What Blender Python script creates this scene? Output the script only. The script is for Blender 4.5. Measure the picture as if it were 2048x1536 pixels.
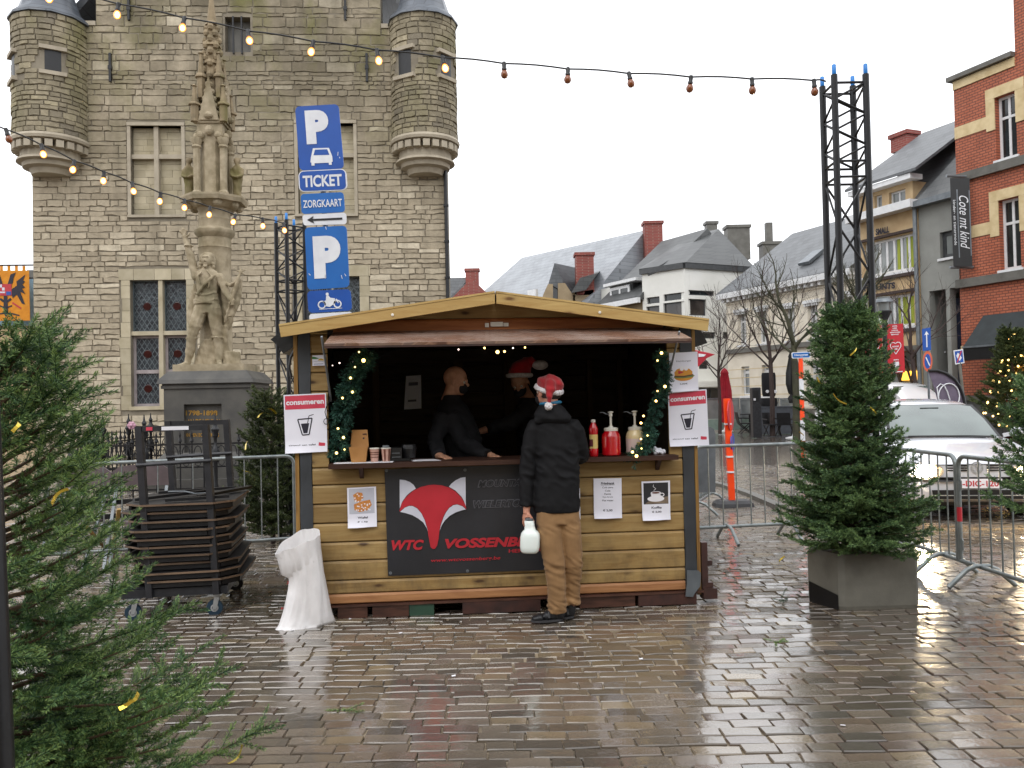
import bpy,bmesh,math,random
import numpy as np
from mathutils import Vector,Matrix

for _o in list(bpy.data.objects):
    bpy.data.objects.remove(_o)
S = bpy.context.scene
C = S.collection
R = random.Random(7)
rng = np.random.default_rng(11)
PI = math.pi

# ------------------------------------------------------------------ camera
F = 1657.0                       # focal length in pixels of the 2048 px wide photograph
PITCH = math.atan(32/F)
ROLL = math.radians(1.2)
EYE = Vector((0,0,1.6))
_r0,_u0 = Vector((1,0,0)),Vector((0,-math.sin(PITCH),math.cos(PITCH)))
FWD = Vector((0,math.cos(PITCH),math.sin(PITCH)))
UPV = _u0*math.cos(ROLL) + _r0*math.sin(ROLL)
RGT = _r0*math.cos(ROLL) - _u0*math.sin(ROLL)
cd = bpy.data.cameras.new('camera')
cam = bpy.data.objects.new('camera',cd)
C.objects.link(cam)
M3 = Matrix((RGT,UPV,-FWD)).transposed()
cam.matrix_world = Matrix.Translation(EYE) @ M3.to_4x4()
cd.sensor_width = 36
cd.lens = 36*F/2048
cd.clip_start = 0.05
cd.clip_end = 2000
S.camera = cam

# ------------------------------------------------------------------ daylight: wet overcast
SUN_EL,SUN_AZ = math.radians(48),math.radians(200)
W = bpy.data.worlds.new('World')
S.world = W
W.use_nodes = True
nt = W.node_tree
nt.nodes.clear()
wo = nt.nodes.new('ShaderNodeOutputWorld')
bg = nt.nodes.new('ShaderNodeBackground')
sky = nt.nodes.new('ShaderNodeTexSky')
sky.sky_type = 'NISHITA'
sky.sun_disc = False
sky.sun_elevation = SUN_EL
sky.sun_rotation = SUN_AZ
sky.air_density = 1.0
sky.dust_density = 4.0
veil = nt.nodes.new('ShaderNodeMixRGB')          # unbroken grey cloud over the clear sky
veil.blend_type = 'MIX'
veil.inputs[0].default_value = 0.93
veil.inputs[2].default_value = (14.0,14.2,14.6,1)
nt.links.new(sky.outputs[0],veil.inputs[1])
nt.links.new(veil.outputs[0],bg.inputs[0])
bg.inputs[1].default_value = 0.115
nt.links.new(bg.outputs[0],wo.inputs[0])
sl = bpy.data.lights.new('sun','SUN')
sl.energy = 0.7
sl.angle = math.radians(35)
sl.color = (1.0,0.97,0.93)
so = bpy.data.objects.new('sun',sl)
C.objects.link(so)
_sd = Vector((math.sin(SUN_AZ)*math.cos(SUN_EL),math.cos(SUN_AZ)*math.cos(SUN_EL),math.sin(SUN_EL)))
so.rotation_euler = _sd.to_track_quat('Z','Y').to_euler()
S.view_settings.view_transform = 'Standard'
S.view_settings.look = 'None'
S.view_settings.exposure = 0.18
S.view_settings.gamma = 1.0
S.view_settings.use_curve_mapping = False
S.render.engine = 'CYCLES'
S.cycles.use_denoising = True
S.cycles.max_bounces = 6
S.cycles.diffuse_bounces = 3
S.cycles.glossy_bounces = 3
S.cycles.transmission_bounces = 4
S.cycles.transparent_max_bounces = 6
S.cycles.caustics_reflective = False
S.cycles.caustics_refractive = False
S.cycles.sample_clamp_indirect = 8.0

# ------------------------------------------------------------------ photograph pixel -> place
def ray(px,py):
    return RGT*((px - 1024)/F) + UPV*((768 - py)/F) + FWD
def at(px,py,y):
    w = ray(px,py)
    return EYE + w*(y/w.y)
def gnd(px,py,z=0.0):
    w = ray(px,py)
    return EYE + w*((z - EYE.z)/w.z)
def atx(px,py,x):
    w = ray(px,py)
    return EYE + w*(x/w.x)

class Frame:
    """a flat face: origin o, ex along it, ez up it, n out of it towards the viewer"""
    def __init__(s,o,ex,ez=None):
        s.o = Vector(o); s.ex = Vector(ex).normalized()
        s.ez = Vector(ez).normalized() if ez is not None else Vector((0,0,1))
        s.n = s.ex.cross(s.ez).normalized()
    def pt(s,x,z,off=0.0):
        return s.o + s.ex*x + s.ez*z + s.n*off
    def pix(s,px,py,off=0.0):
        w = ray(px,py)
        o = s.o + s.n*off
        t = (o - EYE).dot(s.n)/w.dot(s.n)
        d = EYE + w*t - o
        # ex and ez may not be square to each other
        a,b = s.ex.dot(s.ez),d.dot(s.ex)
        c = d.dot(s.ez)
        k = 1 - a*a
        return ((b - a*c)/k,(c - a*b)/k)
    def box(s,x0,y0,x1,y1,off=0.0):
        """upright rectangle from a pixel box -> lx0, lx1, lz0, lz1"""
        xm,ym = (x0 + x1)/2,(y0 + y1)/2
        return (s.pix(x0,ym,off)[0],s.pix(x1,ym,off)[0],s.pix(xm,y1,off)[1],s.pix(xm,y0,off)[1])

# ------------------------------------------------------------------ objects and tags
_wm,_local = {},set()
def link(name,data,parent=None):
    """parts are built in place coordinates unless their thing is registered as local"""
    o = bpy.data.objects.new(name,data)
    C.objects.link(o)
    if parent is not None:
        o.parent = parent
        if parent.name in _local: _local.add(o.name)
        elif parent.name in _wm: o.matrix_parent_inverse = _wm[parent.name].inverted()
    return o
def tag(o,label=None,cat=None,group=None,kind=None):
    if label: o['label'] = label
    if cat: o['category'] = cat
    if group: o['group'] = group
    if kind: o['kind'] = kind
    return o
def thing(name,label,cat,loc=(0,0,0),rz=0.0,group=None,local=False):
    o = link(name,None)
    if local: _local.add(o.name)
    else: _wm[o.name] = Matrix.Translation(Vector(loc)) @ Matrix.Rotation(rz,4,'Z')
    o.empty_display_size = 0.1
    o.location = loc
    o.rotation_euler = (0,0,rz)
    return tag(o,label,cat,group)
_kids = {}
def copy_tree(o,parent=None,top=True):
    c = o.copy()
    C.objects.link(c)
    if parent is not None: c.parent = parent
    for ch in [k for k in C.objects if k.parent == o]:
        copy_tree(ch,c,False)
    return c

# ------------------------------------------------------------------ mesh collector
class MB:
    def __init__(s):
        s.v,s.f,s.m,s.t = [],[],[],[]
        s.cur = 0; s.tint = 0.5
    def add(s,verts,faces):
        n = len(s.v)
        s.v.extend([tuple(v) for v in verts]); s.t.extend([s.tint]*len(verts))
        for f in faces:
            s.f.append(tuple(i + n for i in f)); s.m.append(s.cur)
        return n
    def obox(s,o,ax,ay,az,lo,hi):
        """box in the axes ax, ay, az about o"""
        o,ax,ay,az = map(Vector,(o,ax,ay,az))
        P = [o + ax*(hi[0] if i & 1 else lo[0]) + ay*(hi[1] if i & 2 else lo[1]) + az*(hi[2] if i & 4 else lo[2]) for i in range(8)]
        fs = [(0,2,3,1),(4,5,7,6),(0,1,5,4),(2,6,7,3),(0,4,6,2),(1,3,7,5)]
        if ax.cross(ay).dot(az) < 0: fs = [f[::-1] for f in fs]
        s.add(P,fs)
    def box(s,x0,x1,y0,y1,z0,z1):
        s.obox((0,0,0),(1,0,0),(0,1,0),(0,0,1),(x0,y0,z0),(x1,y1,z1))
    def fbox(s,fr,x0,x1,z0,z1,d0,d1):
        """box on a Frame, from offset d0 to d1 along its outward normal"""
        s.obox(fr.o,fr.ex,fr.n,fr.ez,(x0,min(d0,d1),z0),(x1,max(d0,d1),z1))
    def rbox(s,x0,x1,y0,y1,z0,z1,b=0.005):
        """box with chamfered edges along its long sides: 3 slices"""
        P = []
        for z,i in ((z0,b),(z0 + b,0),(z1 - b,0),(z1,b)):
            P += [(x0 + i,y0 + i,z),(x1 - i,y0 + i,z),(x1 - i,y1 - i,z),(x0 + i,y1 - i,z)]
        fs = [(3,2,1,0),(12,13,14,15)]
        for k in range(3):
            for j in range(4):
                a,b_ = k*4 + j,k*4 + (j + 1) % 4
                fs.append((a,b_,b_ + 4,a + 4))
        s.add(P,fs)
    def poly(s,pts):
        s.add(pts,[tuple(range(len(pts)))])
    def prism(s,pts,d):
        """polygon swept by vector d"""
        n = len(pts); d = Vector(d)
        P = [Vector(p) for p in pts]
        nn = Vector((0,0,0))
        for i in range(n):
            nn += P[i].cross(P[(i + 1) % n])
        if nn.dot(d) > 0: P = P[::-1]
        s.add(P + [p + d for p in P],[tuple(range(n)),tuple(range(2*n - 1,n - 1,-1))] + [(i + n,(i + 1) % n + n,(i + 1) % n,i) for i in range(n)])
    def bar(s,a,b,w,h=None,up=(0,0,1)):
        a,b = Vector(a),Vector(b); h = h or w
        x = (b - a); L = x.length; x.normalize()
        y = Vector(up).cross(x)
        if y.length < 1e-4: y = Vector((0,1,0)).cross(x)
        y.normalize(); z = x.cross(y)
        s.obox(a,x,y,z,(0,-w/2,-h/2),(L,w/2,h/2))
    def tube(s,pts,r,n=8,cap=True,close=False):
        """round tube along points; r a number or one per point"""
        P = [Vector(p) for p in pts]; k = len(P)
        rr = list(r) if hasattr(r,'__len__') else [r]*k
        up = None; V = []
        for i in range(k):
            if close: t = P[(i + 1) % k] - P[i - 1]
            else: t = P[min(i + 1,k - 1)] - P[max(i - 1,0)]
            t.normalize()
            if up is None:
                up = Vector((0,0,1)) if abs(t.z) < 0.9 else Vector((1,0,0))
            x = up.cross(t); 
            if x.length < 1e-5: x = Vector((0.3,1,0.2)).cross(t)
            x.normalize(); up = t.cross(x)
            for j in range(n):
                a = 2*PI*j/n
                V.append(P[i] + (x*math.cos(a) + up*math.sin(a))*rr[i])
        fs = []
        for i in range(k if close else k - 1):
            i2 = (i + 1) % k
            for j in range(n):
                fs.append((i*n + j,i*n + (j + 1) % n,i2*n + (j + 1) % n,i2*n + j))
        if cap and not close:
            fs.append(tuple(range(n))[::-1]); fs.append(tuple(range((k - 1)*n,k*n)))
        s.add(V,fs)
    def lathe(s,prof,n=16,o=(0,0,0),az=(0,0,1),ax=(1,0,0),cap=True,sy=1.0):
        """profile of (radius, height) turned about az"""
        o,az,ax = Vector(o),Vector(az).normalized(),Vector(ax)
        ax = (ax - az*ax.dot(az)).normalized(); ay = az.cross(ax)
        V = []
        for r,h in prof:
            for j in range(n):
                a = 2*PI*j/n
                V.append(o + az*h + (ax*math.cos(a) + ay*math.sin(a)*sy)*r)
        fs = []
        for i in range(len(prof) - 1):
            for j in range(n):
                fs.append((i*n + j,i*n + (j + 1) % n,(i + 1)*n + (j + 1) % n,(i + 1)*n + j))
        if cap:
            fs.append(tuple(range(n))[::-1]); k = (len(prof) - 1)*n
            fs.append(tuple(range(k,k + n)))
        s.add(V,fs)
    def loft(s,secs,n=16,cap=True):
        """secs: (centre, ax, ay, rx, ry) elliptical rings"""
        V = []
        for c,ax,ay,rx,ry in secs:
            c,ax,ay = Vector(c),Vector(ax),Vector(ay)
            for j in range(n):
                a = 2*PI*j/n
                V.append(c + ax*(math.cos(a)*rx) + ay*(math.sin(a)*ry))
        k = len(secs); fs = []
        for i in range(k - 1):
            for j in range(n):
                fs.append((i*n + j,i*n + (j + 1) % n,(i + 1)*n + (j + 1) % n,(i + 1)*n + j))
        if cap:
            fs.append(tuple(range(n))[::-1]); fs.append(tuple(range((k - 1)*n,k*n)))
        s.add(V,fs)
    def ball(s,c,rx,ry=None,rz=None,n=12,m=8):
        ry = ry or rx; rz = rz or rx; c = Vector(c)
        V = [c + Vector((0,0,-rz))]
        for i in range(1,m):
            p = -PI/2 + PI*i/m
            for j in range(n):
                a = 2*PI*j/n
                V.append(c + Vector((rx*math.cos(p)*math.cos(a),ry*math.cos(p)*math.sin(a),rz*math.sin(p))))
        V.append(c + Vector((0,0,rz)))
        fs = [(0,1 + (j + 1) % n,1 + j) for j in range(n)]
        for i in range(m - 2):
            for j in range(n):
                a = 1 + i*n
                fs.append((a + j,a + (j + 1) % n,a + n + (j + 1) % n,a + n + j))
        k = 1 + (m - 2)*n; t = len(V) - 1
        fs += [(k + j,k + (j + 1) % n,t) for j in range(n)]
        s.add(V,fs)
    def mesh(s,name,mats,smooth=False,angle=None):
        me = bpy.data.meshes.new(name)
        me.from_pydata(s.v,[],s.f)
        mats = mats if isinstance(mats,(list,tuple)) else [mats]
        for m in mats: me.materials.append(m)
        if len(mats) > 1: me.polygons.foreach_set('material_index',s.m)
        at_ = me.attributes.new('tint','FLOAT','POINT')
        at_.data.foreach_set('value',s.t)
        if smooth: me.polygons.foreach_set('use_smooth',[True]*len(s.f))
        me.update()
        if smooth and angle is not None:
            me.set_sharp_from_angle(angle=math.radians(angle))
        return me
    def build(s,name,mats,parent=None,smooth=False,angle=40,loc=None):
        o = link(name,s.mesh(name,mats,smooth,angle),parent)
        if loc is not None: o.location = loc
        return o

def npmesh(name,V,Fq,mat,tint=None,smooth=False):
    """fast mesh from numpy vertices and equal-sized faces"""
    me = bpy.data.meshes.new(name)
    n,k = Fq.shape
    me.vertices.add(len(V)); me.vertices.foreach_set('co',np.ascontiguousarray(V,dtype=np.float32).ravel())
    me.loops.add(n*k); me.loops.foreach_set('vertex_index',np.ascontiguousarray(Fq,dtype=np.int32).ravel())
    me.polygons.add(n); me.polygons.foreach_set('loop_start',np.arange(0,n*k,k,dtype=np.int32))
    try: me.polygons.foreach_set('loop_total',np.full(n,k,dtype=np.int32))
    except Exception: pass
    me.materials.append(mat)
    if tint is not None:
        a = me.attributes.new('tint','FLOAT','POINT'); a.data.foreach_set('value',np.ascontiguousarray(tint,dtype=np.float32))
    if smooth: me.polygons.foreach_set('use_smooth',np.ones(n,dtype=bool))
    me.update(calc_edges=True)
    me.validate()
    return me

_tmpdep = []
def remeshed(mb,voxel,smooth=6,fac=0.5):
    """closed pieces of mb fused into one continuous skin; returns numpy verts and a mesh"""
    me = mb.mesh('fused',[])
    o = link('fused',me)
    m = o.modifiers.new('r','REMESH'); m.mode = 'VOXEL'; m.voxel_size = voxel
    if smooth:
        k = o.modifiers.new('s','SMOOTH'); k.iterations = smooth; k.factor = fac
    dg = bpy.context.evaluated_depsgraph_get()
    out = bpy.data.meshes.new_from_object(o.evaluated_get(dg))
    bpy.data.objects.remove(o); bpy.data.meshes.remove(me)
    return out
def fused(name,mb,mat,parent=None,voxel=0.012,smooth=6,fac=0.5,shape=None):
    me = remeshed(mb,voxel,smooth,fac)
    me.name = name
    if shape is not None:
        n = len(me.vertices); co = np.empty(n*3,np.float32); me.vertices.foreach_get('co',co)
        no = np.empty(n*3,np.float32); me.vertices.foreach_get('normal',no)
        co = shape(co.reshape(-1,3),no.reshape(-1,3)); me.vertices.foreach_set('co',co.astype(np.float32).ravel()); me.update()
    me.materials.clear(); me.materials.append(mat)
    me.polygons.foreach_set('use_smooth',[True]*len(me.polygons))
    return link(name,me,parent)

_texts = {}
def text_verts(body,bold=0.0,shear=0.0,spacing=1.0):
    """outline letters as triangles, normalised to the unit square; returns verts, faces, aspect"""
    key = (body,bold,shear,spacing)
    if key in _texts: return _texts[key]
    cu = bpy.data.curves.new('letters','FONT')
    cu.body = body; cu.size = 1.0; cu.offset = bold; cu.shear = shear; cu.space_character = spacing
    cu.resolution_u = 5; cu.fill_mode = 'FRONT' if hasattr(cu,'fill_mode') else cu.fill_mode
    o = link('letters',cu)
    dg = bpy.context.evaluated_depsgraph_get()
    me = bpy.data.meshes.new_from_object(o.evaluated_get(dg))
    V = [v.co.copy() for v in me.vertices]; Fc = [tuple(p.vertices) for p in me.polygons]
    bpy.data.objects.remove(o); bpy.data.curves.remove(cu); bpy.data.meshes.remove(me)
    x0,x1 = min(v.x for v in V),max(v.x for v in V); y0,y1 = min(v.y for v in V),max(v.y for v in V)
    U = [((v.x - x0)/(x1 - x0),(v.y - y0)/(y1 - y0)) for v in V]
    _texts[key] = (U,Fc,(x1 - x0)/(y1 - y0))
    return _texts[key]
class Quad:
    """a flat sheet given by its corners in the photograph (top-left, top-right, bottom-right, bottom-left) on a Frame"""
    def __init__(s,fr,tl,tr,br,bl,off=0.0):
        s.fr,s.off,s.c = fr,off,(tl,tr,br,bl)
        s.P = [Vector(fr.pix(*p,off)) for p in s.c]
    def st(s,u,v):
        """u right 0..1, v down 0..1 -> local (x, z)"""
        a,b,c,d = s.P
        return (a*(1 - u) + b*u)*(1 - v) + (d*(1 - u) + c*u)*v
    def pt(s,u,v,lift=0.0):
        q = s.st(u,v)
        return s.fr.pt(q.x,q.y,s.off + lift)
    def sheet(s,mb,thick=0.001,nu=1,nv=1,bend=None):
        if bend is None and nu == nv == 1:
            mb.prism([s.pt(0,0),s.pt(0,1),s.pt(1,1),s.pt(1,0)],s.fr.n*-thick); return
        V = []
        for i in range(nv + 1):
            for j in range(nu + 1):
                u,v = j/nu,i/nv
                V.append(s.pt(u,v,bend(u,v) if bend else 0))
        fs = [(i*(nu + 1) + j,(i + 1)*(nu + 1) + j,(i + 1)*(nu + 1) + j + 1,i*(nu + 1) + j + 1) for i in range(nv) for j in range(nu)]
        mb.add(V,fs)
    def rect(s,mb,u0,v0,u1,v1,lift=0.001):
        mb.poly([s.pt(u0,v0,lift),s.pt(u0,v1,lift),s.pt(u1,v1,lift),s.pt(u1,v0,lift)])
    def shape(s,mb,pts,lift=0.001):
        P = [s.pt(u,v,lift) for u,v in pts]
        mb.poly(P)
    def ell(s,mb,cu,cv,ru,rv,lift=0.001,n=20,a0=0,a1=2*PI):
        s.shape(mb,[(cu + ru*math.cos(a0 + (a1 - a0)*i/n),cv + rv*math.sin(a0 + (a1 - a0)*i/n)) for i in range(n if a1 - a0 > 6.2 else n + 1)],lift)
    def ring(s,mb,cu,cv,ru,rv,w,lift=0.001,n=20,wv=None):
        wv = wv or w
        for i in range(n):
            a,b = 2*PI*i/n,2*PI*(i + 1)/n
            q = [(cu + ru*math.cos(a),cv + rv*math.sin(a)),(cu + ru*math.cos(b),cv + rv*math.sin(b)),(cu + (ru - w)*math.cos(b),cv + (rv - wv)*math.sin(b)),(cu + (ru - w)*math.cos(a),cv + (rv - wv)*math.sin(a))]
            s.shape(mb,q,lift)
    def line(s,mb,pts,w,lift=0.001,asp=1.0):
        """polyline of width w (in u); asp = sheet width / height"""
        for (a,b),(c,d) in zip(pts[:-1],pts[1:]):
            dx,dy = c - a,(d - b)/asp; L = math.hypot(dx,dy) or 1
            nx,ny = -dy/L*w/2,dx/L*w/2*asp
            s.shape(mb,[(a + nx,b + ny),(c + nx,d + ny),(c - nx,d - ny),(a - nx,b - ny)],lift)
    def text(s,mb,body,u0,v0,u1,v1,lift=0.0012,bold=0.0,shear=0.0,spacing=1.0,rot=0):
        U,Fc,asp = text_verts(body,bold,shear,spacing)
        if rot == 90: mp = lambda a,b: (u1 - (u1 - u0)*(1 - b),v0 + (v1 - v0)*a)      # reads downwards
        else: mp = lambda a,b: (u0 + (u1 - u0)*a,v1 - (v1 - v0)*b)
        mb.add([s.pt(*mp(a,b),lift) for a,b in U],Fc)
def rrect(u0,v0,u1,v1,ru,rv,n=5):
    P = []
    for cx,cy,a in ((u1 - ru,v0 + rv,-90),(u1 - ru,v1 - rv,0),(u0 + ru,v1 - rv,90),(u0 + ru,v0 + rv,180)):
        for i in range(n + 1):
            t = math.radians(a + 90*i/n)
            P.append((cx + ru*math.cos(t),cy + rv*math.sin(t)))
    return P

# ------------------------------------------------------------------ materials
def srgb(h):
    h = h.lstrip('#'); v = [int(h[i:i + 2],16)/255 for i in (0,2,4)]
    return tuple(c/12.92 if c <= 0.04045 else ((c + 0.055)/1.055) ** 2.4 for c in v)
class N:
    """small node builder"""
    def __init__(s,name):
        s.mat = bpy.data.materials.new(name); s.mat.use_nodes = True
        s.t = s.mat.node_tree; s.t.nodes.clear()
        s.out = s.n('ShaderNodeOutputMaterial'); s.b = s.n('ShaderNodeBsdfPrincipled')
        s.l(s.b.outputs[0],s.out.inputs[0])
    def n(s,kind,**kw):
        x = s.t.nodes.new(kind)
        for k,v in kw.items(): setattr(x,k,v)
        return x
    def l(s,a,b): s.t.links.new(a,b)
    def val(s,sock,v):
        if hasattr(v,'links') or hasattr(v,'is_linked'): s.l(v,sock)
        else: sock.default_value = v
    def math(s,op,a,b=0.0,c=None):
        x = s.n('ShaderNodeMath',operation=op); s.val(x.inputs[0],a); s.val(x.inputs[1],b)
        if c is not None: s.val(x.inputs[2],c)
        return x.outputs[0]
    def coords(s,stretch=(1,1,1),shift=0.0,kind='Object'):
        tc = s.n('ShaderNodeTexCoord'); mp = s.n('ShaderNodeMapping'); mp.inputs[3].default_value = stretch
        s.l(tc.outputs[kind],mp.inputs[0])
        if shift:
            oi = s.n('ShaderNodeObjectInfo'); cx = s.n('ShaderNodeCombineXYZ')
            for i,k in enumerate((shift,shift*1.7,shift*2.3)): s.l(s.math('MULTIPLY',oi.outputs['Random'],k),cx.inputs[i])
            s.l(cx.outputs[0],mp.inputs[1])
        return mp.outputs[0]
    def noise(s,vec,scale=5,detail=5,rough=0.55,dist=0.0):
        x = s.n('ShaderNodeTexNoise'); s.l(vec,x.inputs['Vector']); x.inputs['Scale'].default_value = scale
        x.inputs['Detail'].default_value = detail; x.inputs['Roughness'].default_value = rough; x.inputs['Distortion'].default_value = dist
        return x.outputs[0]
    def ramp(s,fac,stops):
        x = s.n('ShaderNodeValToRGB'); e = x.color_ramp.elements
        while len(e) < len(stops): e.new(0.5)
        for el,(p,c) in zip(e,stops):
            el.position = p; el.color = (*c,1) if len(c) == 3 else c
        s.l(fac,x.inputs[0]); return x.outputs[0]
    def mix(s,fac,a,b,mode='MIX'):
        x = s.n('ShaderNodeMixRGB',blend_type=mode)
        s.val(x.inputs[0],fac)
        for i,v in ((1,a),(2,b)):
            if isinstance(v,tuple): x.inputs[i].default_value = (*v[:3],1)
            else: s.l(v,x.inputs[i])
        return x.outputs[0]
    def tint(s):
        return s.n('ShaderNodeAttribute',attribute_name='tint').outputs['Fac']
    def rand(s): return s.n('ShaderNodeObjectInfo').outputs['Random']
    def vary(s,col,fac,amt,hue=0.0):
        """lighten/darken col by fac (0..1) within +-amt"""
        x = s.n('ShaderNodeHueSaturation'); s.l(col,x.inputs['Color'])
        s.l(s.math('MULTIPLY_ADD',fac,2*amt,1 - amt),x.inputs['Value'])
        if hue: s.l(s.math('MULTIPLY_ADD',fac,2*hue,0.5 - hue),x.inputs['Hue'])
        return x.outputs[0]
    def bump(s,h,strength=0.3,dist=0.01):
        x = s.n('ShaderNodeBump'); x.inputs['Strength'].default_value = strength; x.inputs['Distance'].default_value = dist
        s.l(h,x.inputs['Height']); s.l(x.outputs[0],s.b.inputs['Normal']); return x
    def set(s,**kw):
        for k,v in kw.items():
            sock = s.b.inputs[{'col': 'Base Color','rough': 'Roughness','metal': 'Metallic','spec': 'Specular IOR Level','trans': 'Transmission Weight','ecol': 'Emission Color','estr': 'Emission Strength','coat': 'Coat Weight','alpha': 'Alpha','ior': 'IOR','sub': 'Subsurface Weight','sheen': 'Sheen Weight','coatr': 'Coat Roughness'}[k]]
            if isinstance(v,tuple): sock.default_value = (*v[:3],1)
            elif isinstance(v,(int,float)): sock.default_value = v
            else: s.l(v,sock)
        return s
def mat(name,c1,c2=None,rough=0.6,metal=0.0,scale=6.0,bump=0.0,bscale=60.0,bdist=0.004,stretch=(1,1,1),tint=0.0,rand=0.0,shift=0.0,spec=0.5,coat=0.0,rvar=0.0,detail=5,lo=0.35,hi=0.65,sheen=0.0):
    m = N(name)
    if isinstance(c1,str): c1 = srgb(c1)
    if isinstance(c2,str): c2 = srgb(c2)
    c2 = c2 or tuple(x*0.82 for x in c1)
    v = m.coords(stretch,shift)
    nz = m.noise(v,scale,detail)
    col = m.ramp(nz,[(lo,c1),(hi,c2)])
    if tint: col = m.vary(col,m.tint(),tint)
    if rand: col = m.vary(col,m.rand(),rand)
    m.set(col=col,rough=rough,metal=metal,spec=spec,coat=coat,sheen=sheen)
    if rvar: m.set(rough=m.math('MULTIPLY_ADD',nz,2*rvar,rough - rvar))
    if bump: m.bump(m.noise(v,bscale,4),bump,bdist)
    return m.mat
def glow(name,col,strength):
    m = N(name); m.set(col=(0.02,0.02,0.02),ecol=col,estr=strength,rough=0.4); return m.mat
def wood(name,light,dark,knot,axis=0,rough=0.55,knots=True,var=0.16,scale=1.0,spec=0.4):
    m = N(name)
    st = [14.0,14.0,14.0]; st[axis] = 0.75
    v = m.coords(tuple(x*scale for x in st),30.0)
    g = m.noise(v,1.6,7,0.6,0.8)
    col = m.ramp(g,[(0.3,srgb(light)),(0.52,tuple((a + b)/2 for a,b in zip(srgb(light),srgb(dark)))),(0.72,srgb(dark))])
    if knots:
        ks = [9.0,9.0,9.0]; ks[axis] = 3.2
        vk = m.coords(tuple(x*scale for x in ks),30.0)
        vo = m.n('ShaderNodeTexVoronoi'); m.l(vk,vo.inputs['Vector']); vo.inputs['Scale'].default_value = 1.0
        nz = m.noise(vk,5,2)
        kd = m.math('ADD',vo.outputs['Distance'],m.math('MULTIPLY_ADD',nz,0.12,-0.06))
        kf = m.ramp(kd,[(0.07,(1,1,1)),(0.16,(0.25,0.25,0.25)),(0.26,(0,0,0))])
        col = m.mix(kf,col,srgb(knot))
    col = m.vary(col,m.rand(),var)
    big = m.noise(m.coords((1.2,1.2,2.5),8.0),1.4,3)
    col = m.mix(m.ramp(big,[(0.45,(0,0,0)),(0.75,(0.35,0.35,0.35))]),col,srgb(dark))
    if knots:
        sz_ = m.n('ShaderNodeSeparateXYZ'); m.l(m.coords(),sz_.inputs[0]); mr = m.n('ShaderNodeMapRange'); m.l(sz_.outputs[2],mr.inputs[0]); mr.inputs[1].default_value = 0.75; mr.inputs[2].default_value = 0.1
        dirt = m.math('MULTIPLY',mr.outputs[0],m.ramp(m.noise(m.coords((2,2,1)),3.5,6,0.7),[(0.42,(0,0,0)),(0.66,(0.75,0.75,0.75))])); col = m.mix(dirt,col,srgb('#5A4A36'))
    m.set(col=col,rough=m.math('MULTIPLY_ADD',g,0.3,rough - 0.15),spec=spec)
    m.bump(g,0.3,0.004)
    return m.mat

M = {}
M['wood'] = wood('wood_yellow','#A58C5C','#86683A','#3E2816',var=0.22)
M['wood_fascia'] = wood('wood_fascia','#C2A76C','#A5834A','#5A381A',var=0.07)
M['wood_red'] = wood('wood_lintel','#B4713C','#8A4A20','#5A2A12',knots=False)
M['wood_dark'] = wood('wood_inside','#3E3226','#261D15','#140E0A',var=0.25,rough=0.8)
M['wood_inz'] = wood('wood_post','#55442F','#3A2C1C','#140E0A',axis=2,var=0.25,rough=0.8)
M['wood_counter'] = wood('wood_counter','#4A3026','#2E1C16','#150C08',knots=False,rough=0.4)
M['wood_trim'] = wood('wood_trim','#B08A4A','#6E4A22','#4A2C12',axis=2,var=0.1)
M['table_edge'] = wood('table_board','#7A6552','#4A3A2E','#2A1E18',knots=False,rough=0.6,var=0.25)
M['ply'] = None
def _ply():
    m = N('wet_plywood')
    v = m.coords((1,1,1))
    wv = m.n('ShaderNodeTexWave',wave_type='BANDS',bands_direction='Y'); m.l(m.coords((1.0,2.2,1.0)),wv.inputs['Vector'])
    wv.inputs['Scale'].default_value = 3.2; wv.inputs['Distortion'].default_value = 9.0; wv.inputs['Detail'].default_value = 2.5; wv.inputs['Detail Scale'].default_value = 1.3
    col = m.ramp(wv.outputs[0],[(0.2,srgb('#7A5A48')),(0.6,srgb('#94705A')),(0.85,srgb('#5C3E30'))])
    blo = m.noise(v,3.0,4)
    col = m.mix(m.ramp(blo,[(0.4,(0,0,0)),(0.65,(0.6,0.6,0.6))]),col,srgb('#9A8A80'))
    m.set(col=col,rough=m.ramp(wv.outputs[0],[(0.3,(0.18,)*3),(0.7,(0.5,)*3)]),spec=0.6)
    m.bump(wv.outputs[0],0.25,0.004)
    return m.mat
M['ply'] = _ply()
M['felt'] = mat('roof_felt','#303136','#26272B',rough=0.75,bump=0.4,bscale=300,bdist=0.002)
M['strip'] = mat('corner_flashing','#3E4247','#33363A',rough=0.5,scale=3,bump=0.1,bscale=20)
M['strip_torn'] = mat('torn_flashing','#63696E','#50565B',rough=0.45,scale=6)
M['tarp'] = mat('black_tarp','#131417','#0C0D0F',rough=0.38,scale=8,bump=0.3,bscale=14,bdist=0.02)
M['rust'] = mat('brown_steel','#4A2E28','#31201D',rough=0.5,scale=9,rvar=0.15,bump=0.15,bscale=40)
M['beam'] = mat('wet_beam','#5A3B30','#3A2620',rough=0.4,scale=5,stretch=(1,6,6))
M['sill_board'] = wood('bottom_board','#B58458','#8A5C3A','#4A2A18',knots=False)
M['steel'] = mat('galvanised','#9DA2A6','#83888C',rough=0.42,metal=0.75,scale=18,rvar=0.1,tint=0.08)
M['steel_wet'] = mat('galvanised_dull','#8E9494','#737A7C',rough=0.4,metal=0.55,scale=14,rvar=0.12)
M['blackmetal'] = mat('black_paint_metal','#1A1B1E','#121316',rough=0.38,metal=0.2,scale=20,rvar=0.12)
M['cartblack'] = mat('charcoal_frame','#35363A','#28292D',rough=0.42,metal=0.3,scale=12,rvar=0.1)
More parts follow.
